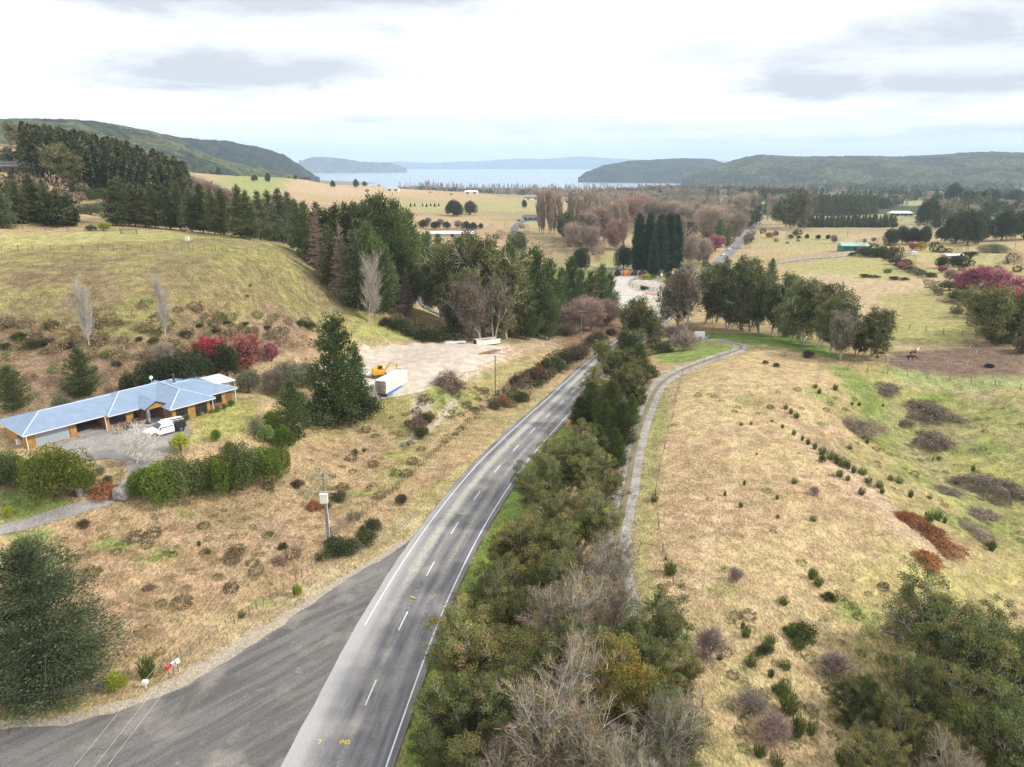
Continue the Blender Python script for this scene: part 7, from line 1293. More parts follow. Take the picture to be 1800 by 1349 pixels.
mb = MB(); mb.box(-.22, .22, -.16, .16, .5, .78); mb.box(-.04, .04, -.04, .04, -.3, .5); mb.build('parcel_box', M_WHITE, M=Matrix.Translation(P(257, 1210)), label='small white box on a stake at the rail fence end', category='box')
for (x, y, l_) in ((755, 900, 'nearest white marker post on the road shoulder'), (844, 797, 'white marker post below the yard bank'), (944, 706, 'white marker post at the roadside scrub'), (1012, 648, 'farthest white marker post beside the hidden bend')):
    e = empty('marker_post', P(x, y), 0, l_, 'marker post'); mb = MB(); mb.box(-.07, .07, -.03, .03, -.2, 1.05); mb.build('post', M_WHITE, e); mb = MB(); mb.box(-.05, .05, -.04, -.031, .78, .92); mb.build('reflector', M_REDL, e)
# ---- yard
def truck_box():
    a = Vector(atz(663, 697, 1.1)); b = Vector(atz(679.5, 697, 1.1)); f = Vector(atz(714, 678, 1.1)); ax = (f - b); ax.z = 0; L = 8.0; yaw = math.atan2(ax.y, ax.x); z0 = P(690, 690).z
    r_ = empty('truck_body', (a.x, a.y, z0), yaw, 'cream box truck body with blue skirt standing on the bare yard', 'truck body'); r_.location = Vector((b.x, b.y, z0)) + Vector((math.cos(yaw + math.pi / 2), math.sin(yaw + math.pi / 2), 0)) * 1.2
    m = MB(); m.box(0, L, -1.2, 1.2, .45, 2.9); m.build('box_body', M_CREAM, r_, bevel=.04); m = MB(); m.box(-.03, L + .03, -1.24, 1.24, 2.88, 2.97); m.build('roof', M_WHITE, r_); m = MB(); m.box(-.06, -.005, -1.1, 1.1, .55, 2.8); d = m.build('rear_door', M_MOTTLED, r_)  # rear door is a mottled grey, darker than the cream sides
    m = MB(); m.bar((-.08, -.05, .6), (-.08, -.05, 2.7), .03); m.bar((-.08, .35, .6), (-.08, .35, 2.7), .03); m.build('locking_bar', M_STEEL, d)
    m = MB(); m.box(.3, 5.6, -1.22, -1.13, .0, .62); m.build('skirt', M_BLUEP, r_); m = MB(); m.box(.2, 7.6, -.9, .9, .1, .44); m.build('chassis', M_STEEL, r_)
    m = MB()
    for x in (2.0, 3.9, 5.9): m.box(x, x + .04, -1.225, -1.2, .5, 2.85)
    m.build('side_seam', M_MOTTLED, r_)
truck_box()
def digger():
    p = P(668, 664); r_ = empty('yellow_digger', p, R(20), 'yellow excavator with folded dark bucket parked behind the truck body', 'excavator')
    for s in (-1, 1):
        m = MB(); pr = [(-1.3, .1), (1.3, .1), (1.6, .4), (1.3, .72), (-1.3, .72), (-1.6, .4)]
        k = len(m.v); m.v += [(x, s * .9 - .22, z) for x, z in pr] + [(x, s * .9 + .22, z) for x, z in pr]
        for i in range(6): m.f.append((k + i, k + (i + 1) % 6, k + 6 + (i + 1) % 6, k + 6 + i)); m.mi.append(0)
        m.f.append(tuple(k + i for i in reversed(range(6)))); m.f.append(tuple(k + 6 + i for i in range(6))); m.mi += [0, 0]; m.build('track', M_STEEL, r_)
    m = MB(); m.box(-1.5, .8, -.95, .95, .78, 1.55); m.hexa([(-1.5, -.95, 1.55), (-.5, -.95, 1.55), (-.5, .95, 1.55), (-1.5, .95, 1.55)], [(-1.35, -.85, 1.95), (-.5, -.85, 2.0), (-.5, .85, 2.0), (-1.35, .85, 1.95)]); m.build('engine_housing', M_YELP, r_, bevel=.05)
    m = MB(); m.hexa([(-.35, .1, 1.55), (.9, .1, 1.55), (.9, .9, 1.55), (-.35, .9, 1.55)], [(-.35, .15, 2.6), (.6, .15, 2.6), (.6, .85, 2.6), (-.35, .85, 2.6)]); c_ = m.build('cab', M_YELP, r_, bevel=.04); m = MB(); m.box(-.25, .55, .06, .1, 1.75, 2.4); m.box(-.25, .55, .9, .93, 1.75, 2.4); m.build('window', M_GLASS, c_)
    m = MB(); m.bar((.7, -.3, 1.2), (2.2, -.3, 3.0), .22, 4, .18); m.bar((2.2, -.3, 3.0), (3.6, -.3, 2.4), .18, 4, .15); m.build('boom', M_YELP, r_); m = MB(); m.bar((3.6, -.3, 2.5), (3.1, -.3, .9), .16, 4, .12); m.build('arm', M_YELP, r_); m = MB(); m.hexa([(2.6, -.7, .15), (3.4, -.7, .15), (3.4, .1, .15), (2.6, .1, .15)], [(2.4, -.7, .95), (3.3, -.7, .9), (3.3, .1, .9), (2.4, .1, .95)]); m.build('bucket', M_STEEL, r_)
digger()
def hull(name, px, py, yaw, L, label, mt, cat):
    r_ = empty(name, P(px, py), R(yaw), label, cat); m = MB(); loft(m, [(L / 2, .05, .08, .8, 1.05), (L * .3, .35, .6, .45, 1.05), (0, .6, .85, .35, 1.0), (-L / 2, .65, .85, .35, 1.0)]); m.build('hull', mt, r_); m = MB(); loft(m, [(L * .15, .4, .3, 1.0, 1.05), (0, .55, .4, 1.0, 1.6), (-L * .3, .55, .42, 1.0, 1.6)]); m.build('cabin', mt, r_); m = MB(); m.bar((-.6, -.8, .3), (-.6, .8, .3), .3, 10); m.build('trailer_axle', M_TYRE, r_)
hull('white_boat', 642, 686, 60, 5.5, 'white boat on a trailer left of the truck body', M_WHITE, 'boat'); hull('white_boat', 640, 664, 10, 5.0, 'white covered boat half hidden behind the big pine', M_WHITE, 'boat')
m = MB(); m.box(-.5, .5, -.35, .35, 0, 1.3); m.box(-.55, .55, -.4, .4, 1.3, 1.42); m.build('black_tank', M_BLACK, M=Matrix.Translation(P(700, 661)), label='small black tank behind the roof of the truck body', category='tank')
def skip():
    r_ = empty('skip_bin', P(856, 606), R(25), 'long dark open steel bin at the back of the bare yard', 'bin'); m = MB(); L, W, H_ = 6.4, 2.2, 1.5
    m.box(-L / 2, L / 2, -W / 2, W / 2, .1, .25); m.build('floor', M_STEEL, r_); m = MB(); m.box(-L / 2, L / 2, -W / 2, -W / 2 + .08, .25, H_); m.box(-L / 2, L / 2, W / 2 - .08, W / 2, .25, H_); m.build('long_side', M_CREAM, r_); m = MB(); m.box(-L / 2, -L / 2 + .08, -W / 2 + .08, W / 2 - .08, .25, H_); m.box(L / 2 - .08, L / 2, -W / 2 + .08, W / 2 - .08, .25, H_); m.build('end_wall', M_BLACK, r_)
    m = MB(); m.blob((0, 0, .9), (2.8, .9, .45), 5); m.build('load', M_MULCH, r_)
skip()
def logs(name, px, py, yaw, L, n, mt, label, cat, seed, spread=1.2, r=.14):
    rg = random.Random(seed); m = MB(); p = P(px, py)
    for i in range(n):
        y = rg.uniform(-spread, spread); z = .12 + rg.random() * .35; a = rg.uniform(-.15, .15); l = L * rg.uniform(.7, 1); m.bar((-l / 2, y - a * l / 2, z), (l / 2, y + a * l / 2, z + rg.uniform(-.05, .1)), r * rg.uniform(.7, 1.2), 7)
    o = m.build(name, mt, label=label, category=cat); o.location = p; o.rotation_euler = (0, 0, R(yaw))
logs('timber_stack', 800, 603, 10, 6, 10, M_WHITE, 'flattened stack of pale sheets and timber at the yard back', 'timber stack', 1); logs('timber_stack', 818, 600, 5, 5, 8, M_RAIL, 'grey stack of timber beside the pale sheets', 'timber stack', 2); logs('log_pair', 858, 622, 40, 8, 3, mat('red_log', (.26, .14, .10), .9), 'long reddish logs lying right of the bare yard', 'logs', 3, .6, .2)
for key, x, y, t, wf, l_ in (('stick_heap', 790, 680, 645, 1.1, 'big red-brown heap of cut branches on the yard edge'), ('stick_heap', 733, 752, 725, .9, 'pile of dead branches by the sandy scrape'), ('stick_heap', 262, 1036, 1024, 1.0, 'small dark heap of sticks in the dry grass'), ('stick_heap', 492, 990, 972, .8, 'blackened stump pile in the rough grass near the pole'), ('stick_heap', 832, 598, 587, 1.4, 'brushwood heap at the foot of the eucalyptus grove')):
    p, h = at_base(x, y, t); plant(key, p, h, wf, l_, 'brush heap')
# ---- depot
for k, (x0, x1, mt, l_) in enumerate(((1079, 1092, M_BLKM, 'bay heaped with black bark at the depot'), (1093, 1106, M_ORG, 'bay heaped with orange bark at the depot'), (1107, 1121, M_MULCH, 'left bay of dark brown mulch at the depot'), (1121, 1136, M_MULCH, 'right bay of dark brown mulch at the depot'))):
    a = P(x0, 486); b = P(x1, 486); wd = (b - a).length; hh_ = 9.5 / 1248 * a.y; r_ = empty('bulk_bay', a, math.atan2((b - a).y, (b - a).x), l_, 'storage bay', 'bulk bays at the depot'); m = MB(); m.box(0, wd, 3.6, 3.9, -.3, hh_ * .9); m.build('back_wall', M_CONC, r_)
    for x in (0.0, wd - .25): m = MB(); m.box(x, x + .25, 0, 3.6, -.3, hh_ * .8); m.build('side_wall', M_CONC, r_)
    m = MB(); m.blob((wd / 2, 1.9, hh_ * .35), (wd * .44, 1.7, hh_ * .62), k + 5, 14); m.build('heap', mt, r_)
rows([('yellow_bush', 1131, 491, 480, 1.6), ('yellow_bush', 1139, 491, 480, 1.6), ('green_dome', 1147, 491, 481, 1.6), ('olive_dome', 1163, 489, 470, 1.0), ('pale_shrub', 1155, 485, 468, 1.0), ('pale_scrub', 1120, 477, 470, 2.5), ('pale_scrub', 1135, 478, 470, 2.5), ('broadleaf', 1175, 492, 476, 1.2), ('pale_scrub', 1190, 500, 488, 1.6), ('green_scrub', 1132, 510, 500, 1.2)], '{o} shrub from the left round the depot bays', 'shrubs round the depot', 'shrub')
def sign(px, py, top):
    p, h = at_base(px, py, top); r_ = empty('roadside_sign', p, 0, 'white and blue sign board at the depot entrance', 'sign'); m = MB(); m.box(-1.1, 1.1, -.06, .06, h * .55, h); m.build('white_panel', M_WHITE, r_); m = MB(); m.box(-1.1, 1.1, -.06, .06, h * .25, h * .54); m.build('blue_panel', mat('sign_blue', (.03, .06, .25), .5), r_)
    for x in (-1.0, 1.0): m = MB(); m.bar((x, .1, -.3), (x, .1, h), .07, 6); m.build('leg', M_POLEC, r_)
sign(1184, 489, 477)
for k, (x, y) in enumerate(((1157, 518), (1161, 519))): m = MB(); m.bar((0, 0, -.2), (0, 0, 1.6), .18, 8); m.build('bollard', M_STEEL, M=Matrix.Translation(P(x, y)), label='%s dark bollard below the depot pole' % ('left', 'right')[k], category='bollard')
lumpy('gravel_heap', 1145, 518, (3.2, 2.4, .6), mat('pink_gravel', (.52, .27, .23), .95, n=[(2, .2)]), 'pinkish gravel bed between rail fence and yellow grass', 'gravel heap', 8); lumpy('soil_heap', 1175, 478, (5, 3, 1.4), mat('ochre_soil', (.50, .33, .17), .95, n=[(1, .25)]), 'ochre soil heap behind the blue sign', 'soil heap', 9)
# ---- far buildings
def barn(px, base, wd, dp, hw, hr, yaw, wallm, roofm, label, name='farm_house', doors=2, cat='house', over=.5, winn=3):
    p = P(px, base); r_ = empty(name, p, R(yaw), label, cat); m = MB(); m.box(-wd / 2, wd / 2, 0, dp, -1.0, hw); m.build('wall', wallm, r_); m = MB(); hiproof(m, -wd / 2 - over, wd / 2 + over, -over, dp + over, hw, hw + hr, .0 if cat == 'shed' else min(3, wd * .15), .0 if cat == 'shed' else min(3, wd * .15)); m.build('roof', [roofm, M_GUT], r_)
    for k in range(winn): x = -wd / 2 + wd * (k + .5) / winn; window(r_, x - wd * .09, x + wd * .09, .8, hw - .4, -.05, 2)
    for k in range(doors): x = -wd / 2 + wd * (k + 1) / (doors + 1); m = MB(); m.box(x - wd * .035, x + wd * .035, -.08, -.03, 0, 2.1); m.build('door', M_DARK, r_)
barn(1503, 441, 16, 8, 3.0, 1.6, -4, M_GRN, M_GRNR, 'long green farm shed with pale green roof', 'farm_shed', 1, 'shed', winn=0)
for k in range(3): m = MB(); x = -5 + k * 5.0; m.box(x - 2.1, x + 2.1, -.06, -.02, 0, 2.7); m.build('roller_door', mat('dark_green_door%d' % k, (.02, .12, .085), .5) if k == 0 else bpy.data.materials['dark_green_door0'], bpy.data.objects['farm_shed'])
barn(1585, 380, 26, 10, 3.2, 2.4, -3, M_GREYW, M_WHITE, 'white-roofed farmhouse beyond the young pines', winn=5); barn(933, 389, 13, 8, 3.4, 1.6, 8, M_BLW, M_DKROOF, 'pale blue house on the terrace under the column poplars')
barn(795, 417, 32, 14, 2.6, 1.2, 3, M_GREYW, M_WHITE, 'long low building with a wide white roof in the valley', 'long_shed', 1, 'shed', winn=0); barn(327, 352, 9, 8, 2.6, .3, 5, M_DARK, M_WHITE, 'flat white-roofed cottage behind the fir row'); barn(401, 356, 8, 7, 3.2, .3, 0, M_GREYW, M_DKROOF, 'small dark flat-roofed building right of the white cottage')
barn(12, 304, 14, 10, 3, 2.0, 30, M_BRICK, M_DKROOF, 'brown-roofed house at the left edge of the hillside'); barn(38, 306, 12, 9, 3, 2.2, -20, M_GREYW, M_DKROOF, 'dark-roofed house beside the red hillside tree')
barn(1005, 358, 22, 12, 4, 2.5, 5, M_WHITE, M_DKROOF, 'white farm building glimpsed through column poplars'); barn(1028, 356, 16, 9, 3, 1.6, 3, M_DARK, M_DKROOF, 'low dark shed right of the white farm building', 'farm_shed', 0, 'shed', winn=2); barn(1080, 362, 18, 8, 3, 1.5, 0, M_DARK, M_DKROOF, 'dark shed on the pasture behind the bare wood', 'farm_shed', 0, 'shed', winn=2); barn(935, 352, 22, 10, 3, 1.6, 5, M_WHITE, M_DKROOF, 'white and brown sheds at the tawny field edge', 'farm_shed', 0, 'shed', winn=2)
for k, (x, y, w_, rm, l_) in enumerate(((1620, 337, 22, M_RED, 'red-roofed building on the far plain'), (1635, 340, 40, M_DKROOF, 'long dark building in the far plain settlement'), (1655, 341, 34, M_GREYW, 'long grey building right of the dark one on the far plain'), (1370, 322, 50, M_WHITE, 'white-roofed barn below the right-hand hills'), (828, 342, 24, M_WHITE, 'white lakeside house among far trees'), (690, 337, 20, M_GREYW, 'grey house on the knoll toward the lake'), (1365, 372, 18, M_WHITE, 'white house beyond the end of the road'))): barn(x, y, w_, 12, 4, 2.5, 0, M_CREAM, rm, l_, 'far_house', 0, winn=2)
m = MB(); m.box(-1.5, 1.5, -1, 1, .2, 2.2); m.bar((-1, -1.1, .3), (-1, 1.1, .3), .3, 8); m.build('white_caravan', M_WHITE, M=Matrix.Translation(P(1605, 449)), label='small white caravan in the paddock left of the pink trees', category='caravan')
barn(1680, 456, 9, 5, 2, .5, 5, M_GREYW, M_WHITE, 'pale-roofed stable beside the boundary strip', 'stable', 0, 'shed', winn=0)
# ---- horses and trough
def skin(name, pts, edges, mt, parent=None, lv=2, **props):
    me = bpy.data.meshes.new(name); me.from_pydata([p[:3] for p in pts], edges, []); me.materials.append(mt); o = bpy.data.objects.new(name, me); link(o, parent, **props); m_ = o.modifiers.new('skin', 'SKIN'); m_.use_smooth_shade = True
    for i, p in enumerate(pts): me.skin_vertices[0].data[i].radius = (p[3], p[3] if len(p) < 5 else p[4])
    me.skin_vertices[0].data[0].use_root = True; s = o.modifiers.new('sub', 'SUBSURF'); s.levels = s.render_levels = lv; return o
def horse(px, py, yaw, mt, mane, label, grazing, sc=1.0):
    r_ = empty('horse', P(px, py), R(yaw), label, 'horse'); r_.scale = (sc,) * 3; hx, hz = (1.55, .55) if grazing else (1.62, 1.75)
    V = [(-.65, 0, 1.22, .30, .32), (-.25, 0, 1.14, .30, .34), (.25, 0, 1.14, .29, .34), (.60, 0, 1.25, .25, .32), (.92, 0, 1.18 if grazing else 1.52, .15, .22), (1.25, 0, .88 if grazing else 1.80, .11, .16), (hx - .12, 0, hz + .18 if grazing else hz + .1, .10, .13), (hx + .13, 0, hz - .1, .065, .08), (-.86, 0, 1.12, .18, .22)]
    E = [(0, 1), (1, 2), (2, 3), (3, 4), (4, 5), (5, 6), (6, 7), (0, 8)]; st = ((-.70, .16, -.10), (-.62, -.16, .12), (.58, .14, .10), (.52, -.14, -.10))
    for x, y, off in st:
        k = len(V); back = x < 0
        if back: V += [(x, y, .95, .15, .19), (x + .06, y, .66, .09, .11), (x - .10 + off, y, .46, .055), (x - .04 + off, y, .14, .042), (x + .02 + off, y, .03, .055)]; E += [(0, k)]
        else: V += [(x, y, .90, .11, .14), (x + off * .5, y, .52, .06), (x + off * .8, y, .16, .040), (x + off * .9, y, .03, .055)]; E += [(3, k)]
        E += [(k + i, k + i + 1) for i in range(4 if back else 3)]
    skin('body', V, E, mt, r_)
    m = MB(); m.bar((-.95, 0, 1.25), (-1.05, 0, .6), .07, 6, .03); m.build('tail', mane, r_); m = MB(); m.bar((.62, 0, 1.55), (1.22, 0, 1.08 if grazing else 1.98), .05, 5, .05); m.build('mane', mane, r_)
    for s in (-1, 1): m = MB(); m.bar((hx - .22, s * .07, hz + (.28 if grazing else .2)), (hx - .24, s * .08, hz + (.40 if grazing else .34)), .035, 4, .005); m.build('ear', mt, r_)
pm = bpy.data.materials.new('skewbald_coat'); pm.use_nodes = True; T = NT(pm.node_tree); tc = T.add('ShaderNodeTexCoord').outputs['Object']; x_ = T.add('ShaderNodeSeparateXYZ', {0: tc}).outputs; nz = T.m('MULTIPLY', T.m('SUBTRACT', T.noise(tc, 2.5, 3, .5), .5), .5); xx = T.m('ADD', x_[0], nz)
wt = T.m('MAXIMUM', T.m('MULTIPLY', T.m('GREATER_THAN', xx, .62), T.m('LESS_THAN', xx, 1.22)), T.m('MAXIMUM', T.m('LESS_THAN', xx, -.78), T.m('MULTIPLY', T.m('LESS_THAN', x_[2], .62), T.m('GREATER_THAN', xx, .1)))); T.l.new(T.mix(wt, (.16, .045, .03), (.80, .76, .72)), T.n['Principled BSDF'].inputs['Base Color'])
horse(1604, 627, 8, pm, M_WHITE, 'brown and white skewbald horse standing behind the dark one', False, 1.12); horse(1600, 634.5, 0, mat('dark_coat', (.025, .022, .024), .6), M_BLACK, 'dark horse grazing with its head down', True, 1.0)
r_ = empty('water_trough', P(1739, 645), 0, 'round black rubber trough in the dirt yard', 'trough'); m = MB(); n = 20
for i in range(n): a, b = 2 * math.pi * i / n, 2 * math.pi * (i + 1) / n; m.hexa([(math.cos(a) * .75, math.sin(a) * .75, -.1), (math.cos(a) * .95, math.sin(a) * .95, -.1), (math.cos(b) * .95, math.sin(b) * .95, -.1), (math.cos(b) * .75, math.sin(b) * .75, -.1)], [(math.cos(a) * .78, math.sin(a) * .78, .5), (math.cos(a) * .95, math.sin(a) * .95, .5), (math.cos(b) * .95, math.sin(b) * .95, .5), (math.cos(b) * .78, math.sin(b) * .78, .5)])
m.build('rim', M_TYRE, r_)
# ------------------------------------------------------------------ shrubs of the right-hand field, gully and verges
def shrubs(items, group, noun):
    """items: (key, px, base, top, wf, words); the words tell it apart"""
    for key, x, b_, t_, wf, l_ in items: p, h = at_base(x, b_, t_); plant(key, p, h, wf, l_ + ' ' + noun, 'shrub', group)
G_B = 'bramble mounds in the hollow'
for x, y, wpx, h_, l_ in ((1558, 684, 68, 1.2, 'dark bramble mound nearest the back fence in the hollow'), (1625, 722, 124, 1.7, 'largest purple-brown bramble mound on the far bank of the hollow'), (1500, 751, 98, 1.4, 'purple-brown bramble mound on the near slope of the hollow'), (1592, 745, 36, .8, 'little bramble tuft attached below the largest mound'),
                      (1640, 776, 90, 1.4, 'bramble mound in the middle of the hollow above the yellow moss'), (1755, 865, 130, 1.8, 'big bramble mound at the right edge of the hollow'), (1660, 866, 60, .8, 'sparse bramble spreading left from the big right-edge mound'), (1722, 906, 70, .8, 'low bramble strip below the big right-edge mound'), (1705, 932, 80, .5, 'flattened bramble strip lowest in the hollow')):
    p = P(x, y); dist_ = Vector(p - Vector((0, 0, CAM_H))).length; k_ = len(CNT) and CNT.get('bramble', 0) % 3; plant('bramble', p - Vector((0, 0, .1)), h_, 1.0, l_, 'shrub', G_B, var=k_); r0_ = RAW['bramble'][k_]['rad']; s_ = wpx * 1.0 / FPX * dist_ / 2 / r0_; ALLT[-1].scale = (s_, s_ * .85, h_ * 1.5 / RAW['bramble'][k_]['H']); ALLT[-1].rotation_euler = (0, 0, CNT['bramble'] * .9)
for k, (x, b_, t_, wf) in enumerate([(1600, 925, 895, 1.0), (1630, 955, 912, 1.1), (1660, 985, 935, 1.1), (1585, 915, 893, .7), (1625, 995, 966, 1.0)]): p = P(x, (b_ + t_) / 2 + 6); h = 1.35 * wf; plant('rust_scrub', p, h, 1.6, ['rust-brown dead bracken clump at the top of the streak', 'rust-brown dead bracken clump in the middle of the streak', 'rust-brown dead bracken clump at the foot of the streak', 'smallest rust-brown clump leading the streak', 'separate rust-brown clump left below the streak'][k], 'shrub', 'rust-brown streak on the field slope')
BRM = [(1150, 882, 864), (1308, 853, 842), (1302, 892, 880), (1430, 916, 902), (1367, 911, 903), (1381, 719, 707), (1400, 735, 722), (1390, 728, 715), (1303, 748, 740), (1320, 747, 739), (1433, 682, 671), (1440, 692, 681), (1468, 686, 672), (1498, 712, 704), (1510, 714, 705), (1552, 715, 708), (1357, 742, 738), (1375, 753, 744), (1395, 765, 753), (1410, 775, 763), (1420, 782, 768),
       (1432, 790, 775), (1445, 800, 780), (1460, 808, 786), (1470, 815, 795), (1480, 820, 800), (1490, 825, 806), (1500, 832, 815), (1515, 835, 818), (1445, 812, 800), (1476, 838, 822), (1490, 845, 832), (1525, 850, 835), (1545, 858, 842), (1565, 845, 833), (1580, 850, 835), (1524, 780, 770), (1493, 790, 780), (1600, 875, 857), (1634, 877, 868), (1632, 918, 893), (1648, 915, 893), (1660, 920, 905), (1742, 968, 945), (1735, 960, 950), (1710, 828, 815), (1650, 808, 800), (1682, 852, 846), (1640, 810, 802), (1514, 870, 853), (1550, 868, 855),
       (1178, 1010, 980), (1170, 985, 976), (1427, 1018, 992), (1438, 1030, 1008), (1376, 1062, 1045), (1455, 1055, 1040), (1465, 1057, 1040), (1390, 1120, 1095), (1410, 1125, 1095), (1400, 1140, 1118), (1380, 1110, 1098), (1355, 1130, 1110), (1310, 1120, 1095), (1305, 1105, 1090), (1320, 1170, 1150), (1345, 1150, 1130), (1380, 1175, 1155), (1355, 1190, 1172), (1330, 1155, 1145), (1375, 1225, 1190), (1385, 1255, 1205), (1360, 1215, 1200), (1400, 1295, 1245), (1425, 1290, 1262), (1470, 1240, 1220), (1490, 1270, 1240), (1480, 1345, 1305), (1335, 1330, 1305), (1366, 1345, 1322), (1265, 1160, 1150), (1215, 1190, 1165), (1495, 1190, 1180), (1274, 872, 860), (1330, 800, 794), (1396, 850, 838), (1366, 878, 868)]
def where_field(x, y):
    if y > 1080: return 'on the lower part of the dry field'
    if y > 960: return 'beside the rough lower field'
    if x > 1560: return 'on the green floor of the hollow'
    if 1350 < x and y > 740 and x > 1350 + (y - 740) * .6 - 60: return 'along the eroded brow above the hollow'
    return 'scattered on the dry field near the track'
def brooms():
    rg = random.Random(4); byp = {}
    for x, b_, t_ in BRM: byp.setdefault(where_field(x, b_), []).append((x, b_, t_))
    for w_, L in byp.items():
        for k, (x, b_, t_) in enumerate(sorted(L)): p, h = at_base(x, b_, t_); plant('broom' if rg.random() < .97 else 'green_scrub', p, h * 1.05, rg.uniform(.65, 1.05), '%s green broom from the left %s' % (ORD[k + 1] if k + 1 < len(ORD) else str(k + 1), w_), 'shrub', 'broom shrubs ' + w_)
brooms()
shrubs([('shrub_bare', 1250, 1150, 1096, 0.94, 'pinkish leafless shrub by the track fence, first'), ('shrub_bare', 1295, 1025, 992, 0.85, 'small'), ('shrub_bare', 1468, 1195, 1141, 0.94, 'dark-stemmed'), ('shrub_bare', 1315, 1255, 1209, 1.02, 'wide'), ('shrub_bare', 1355, 1305, 1251, 1.02, 'low'), ('shrub_bare', 1572, 1125, 1067, 1.02, 'grey'), ('shrub_bare', 1430, 870, 851, 0.85, 'thin'), ('shrub_bare', 1330, 1250, 1221, 0.94, 'red')], 'leafless shrubs of the lower field', 'leafless shrub')
for o_, l_ in zip(ALLT[-8:], ['pinkish leafless shrub closest to the track fence', 'small leafless shrub high on the dry field', 'dark-stemmed leafless shrub alone on orange leaf litter', 'wide pink leafless shrub among broom low on the field', 'lowest pink leafless shrub near the picture bottom', 'grey leafless shrub touching the corner eucalyptus clump', 'thin grey twiggy shrub on the eroded brow', 'reddish leafless shrub behind the lowest one']): o_['label'] = l_
# roadside scrub on the left
rows([('scrub', 1100, 560, 548, 1.3), ('scrub', 1075, 590, 575, 1.2), ('pale_scrub', 1060, 600, 584, 1.2), ('scrub', 1045, 605, 586, 1.2), ('green_scrub', 1052, 596, 580, 1.2), ('scrub', 1022, 632, 600, 1.0), ('scrub', 1008, 636, 602, 1.1), ('scrub', 990, 640, 612, 1.1), ('green_scrub', 975, 650, 620, 1.1), ('scrub', 962, 655, 626, 1.1), ('pale_scrub', 985, 655, 632, 1.0), ('pale_scrub', 968, 664, 640, 1.0), ('rust_scrub', 948, 660, 636, .7), ('scrub', 935, 668, 640, 1.1), ('green_scrub', 950, 672, 650, 1.0), ('rust_scrub', 922, 670, 648, .7), ('scrub', 908, 676, 656, 1.1), ('rust_scrub', 885, 712, 690, .8), ('green_scrub', 915, 706, 684, 1.1), ('scrub', 870, 720, 704, 1.2), ('pale_scrub', 905, 690, 672, .9), ('green_scrub', 944, 680, 664, .9)],
     '{o} shrub from the left in the scrub strip beside the road', 'scrub strip beside the road', 'shrub')
rows([('green_scrub', 600, 975, 940, 1.1), ('pale_scrub', 622, 970, 938, .8), ('green_scrub', 645, 955, 925, 1.0), ('green_scrub', 655, 932, 905, .8), ('green_scrub', 585, 960, 938, .9), ('scrub', 638, 940, 920, .8)], '{o} shrub from the left around the foot of the transformer pole', 'shrubs at the transformer pole', 'shrub')
rows([('rust_scrub', 552, 895, 872, .6), ('scrub', 595, 880, 858, 1.0), ('scrub', 525, 858, 840, 1.0), ('scrub', 705, 885, 866, 1.0), ('broom', 575, 893, 870, 1.0), ('green_scrub', 745, 745, 720, 1.0), ('rust_scrub', 755, 735, 718, .6), ('green_scrub', 740, 770, 745, .8), ('broom', 520, 1045, 1020, .8), ('yellow_bush', 525, 1050, 1018, .4), ('broom', 625, 800, 782, .8), ('broom', 350, 960, 945, .8), ('broom', 365, 975, 958, .8), ('green_scrub', 498, 965, 950, .8), ('broom', 640, 795, 782, .8), ('broom', 425, 1085, 1068, .9), ('broom', 560, 985, 965, .9)], '{o} bush from the left scattered in the dry rough grass', 'bushes in the rough grass', 'shrub')
rows([('green_scrub', 35, 596, 580, 1.3), ('green_scrub', 62, 612, 592, 1.3), ('scrub', 85, 606, 590, 1.3), ('green_scrub', 272, 605, 588, 1.0), ('scrub', 245, 600, 590, 1.2), ('green_scrub', 350, 575, 568, 1.6), ('green_scrub', 400, 570, 562, 1.6), ('green_scrub', 430, 572, 564, 1.6), ('scrub', 470, 578, 570, 1.6), ('green_scrub', 530, 572, 560, 1.6), ('green_scrub', 545, 578, 562, 1.4), ('broom', 440, 504, 497, 1.4), ('broom', 435, 522, 515, 1.4), ('scrub', 206, 645, 632, 1.2), ('green_scrub', 10, 612, 600, 1.3), ('scrub', 120, 612, 600, 1.4), ('scrub', 325, 590, 578, 1.5), ('scrub', 380, 585, 575, 1.5)], '{o} bush from the left on the bank under the green paddock', 'bushes on the bank under the paddock', 'shrub')
rows([('scrub', 1345, 640, 632, 1.2), ('green_scrub', 1365, 645, 636, 1.2), ('scrub', 1420, 628, 612, 1.2), ('broom', 1560, 480, 468, 2.0), ('scrub', 1520, 488, 480, 2.2), ('scrub', 1540, 489, 482, 2.2), ('green_scrub', 1572, 492, 484, 1.8), ('green_scrub', 1590, 493, 486, 1.8)], '{o} low bush from the left behind the dry field', 'low bushes behind the dry field', 'shrub')
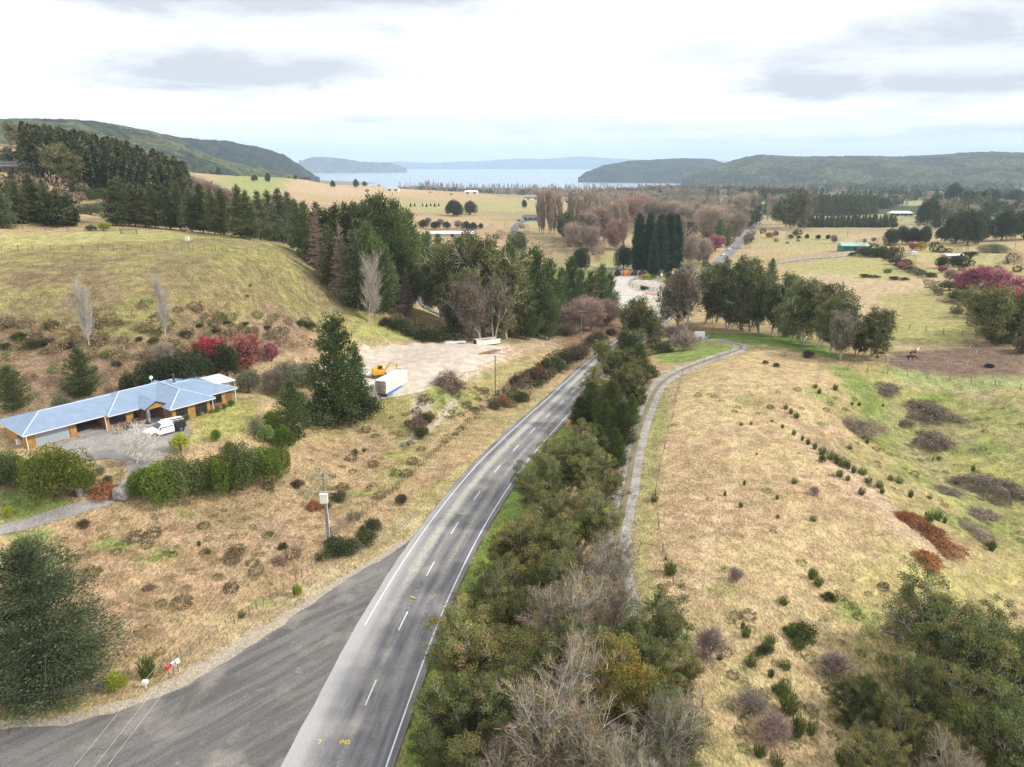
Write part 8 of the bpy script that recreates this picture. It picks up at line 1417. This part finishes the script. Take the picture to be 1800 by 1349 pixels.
# ------------------------------------------------------------------ rough grass
def grass():
    rg = np.random.default_rng(9); n = 120000; th = rg.uniform(-.80, .80, n); r = np.exp(rg.uniform(math.log(44), math.log(210), n)); x = r * np.sin(th); y = r * np.cos(th)
    d, _ = dist_line(x, y, ROAD[::2]); ok = d > 6.3; d2, _ = dist_line(x, y, TRACK[::2]); ok &= d2 > 2.6; ok &= np.hypot(x + 57, y - 98) > 17; 
    def inside(px, z=None):
        q = np.array([P(*p)[:2] for p in px] if z is None else [atz(*p, z)[:2] for p in px]); s_ = np.zeros(len(x), bool)
        for i in range(len(q)): a, b = q[i], q[(i + 1) % len(q)]; s_ ^= ((a[1] > y) != (b[1] > y)) & (x < (b[0] - a[0]) * (y - a[1]) / (b[1] - a[1] + 1e-12) + a[0])
        return s_
    ok &= ~inside(sh_px, 0); ok &= ~inside(side_px, 0); ok &= ~inside([(640, 612), (760, 600), (870, 603), (905, 608), (880, 640), (830, 660), (740, 690), (690, 690), (640, 690), (560, 650)]); ok &= ~inside([(-40, 940), (0, 920), (130, 880), (180, 866), (205, 850), (225, 838), (200, 800), (335, 735), (335, 770), (240, 850), (225, 876), (100, 918), (-30, 952)])
    ok &= fbm(x, y, 4, 3, 21) > .40 + .1 * (x > 0); x = x[ok]; y = y[ok]; z = height(x, y)
    t, l = qc(x, y); ii = np.clip(((t - TH0) / (TH1 - TH0) * (NTH - 1)).astype(int), 0, NTH - 1); jj = np.clip(((l - LR0) / (LR1 - LR0) * (NRR - 1)).astype(int), 0, NRR - 1); base = CC[ii, jj]
    left = (x < np.interp(y, ROAD[:, 1], ROAD[:, 0])); hgt = np.where(left, .42, .22) * rg.uniform(.5, 1.3, len(x)) * (.6 + .8 * fbm(x, y, 9, 3, 22)); k = 3; m = len(x) * k; idx = np.repeat(np.arange(len(x)), k)
    dr = rg.normal(0, .55, (m, 3)); dr[:, 2] = 1; dr[:, 0] += .25; L = hgt[idx]; c_ = np.stack([x[idx] + rg.normal(0, .14, m), y[idx] + rg.normal(0, .14, m), z[idx] + L * .4], 1)
    col = base[idx] * (.9 + .35 * rg.random((m, 1))) * np.array([1.0, .96, .86]); V, F, C_ = leaves(c_, dr, 1.0, .09, np.clip(col, 0, 1), rg, .1); ctr = V.reshape(-1, 4, 3).mean(1, keepdims=True); V = ((V.reshape(-1, 4, 3) - ctr) * L[:, None, None] + ctr).reshape(-1, 3)
    s_ = .05; link(bpy.data.objects.new('dry_grass', np_mesh('dry_grass', V, F, M_LEAF, C_)), kind='stuff', label='tufts of dry rough grass over the near fields', category='grass')
grass()
# ------------------------------------------------------------------ the air over the lake
def haze():
    m_ = bpy.data.materials.new('haze'); m_.use_nodes = True; T = NT(m_.node_tree); T.n.remove(T.n['Principled BSDF'])
    v = T.add('ShaderNodeVolumePrincipled', {'Color': (.64, .80, 1.0, 1), 'Density': HAZE}); T.l.new(v.outputs[0], T.n['Material Output'].inputs['Volume'])
    mb = MB(); mb.box(-16000, 18000, -400, 20500, -130, 420); mb.build('haze', m_, kind='stuff')
HAZE = 9.5e-5
haze()
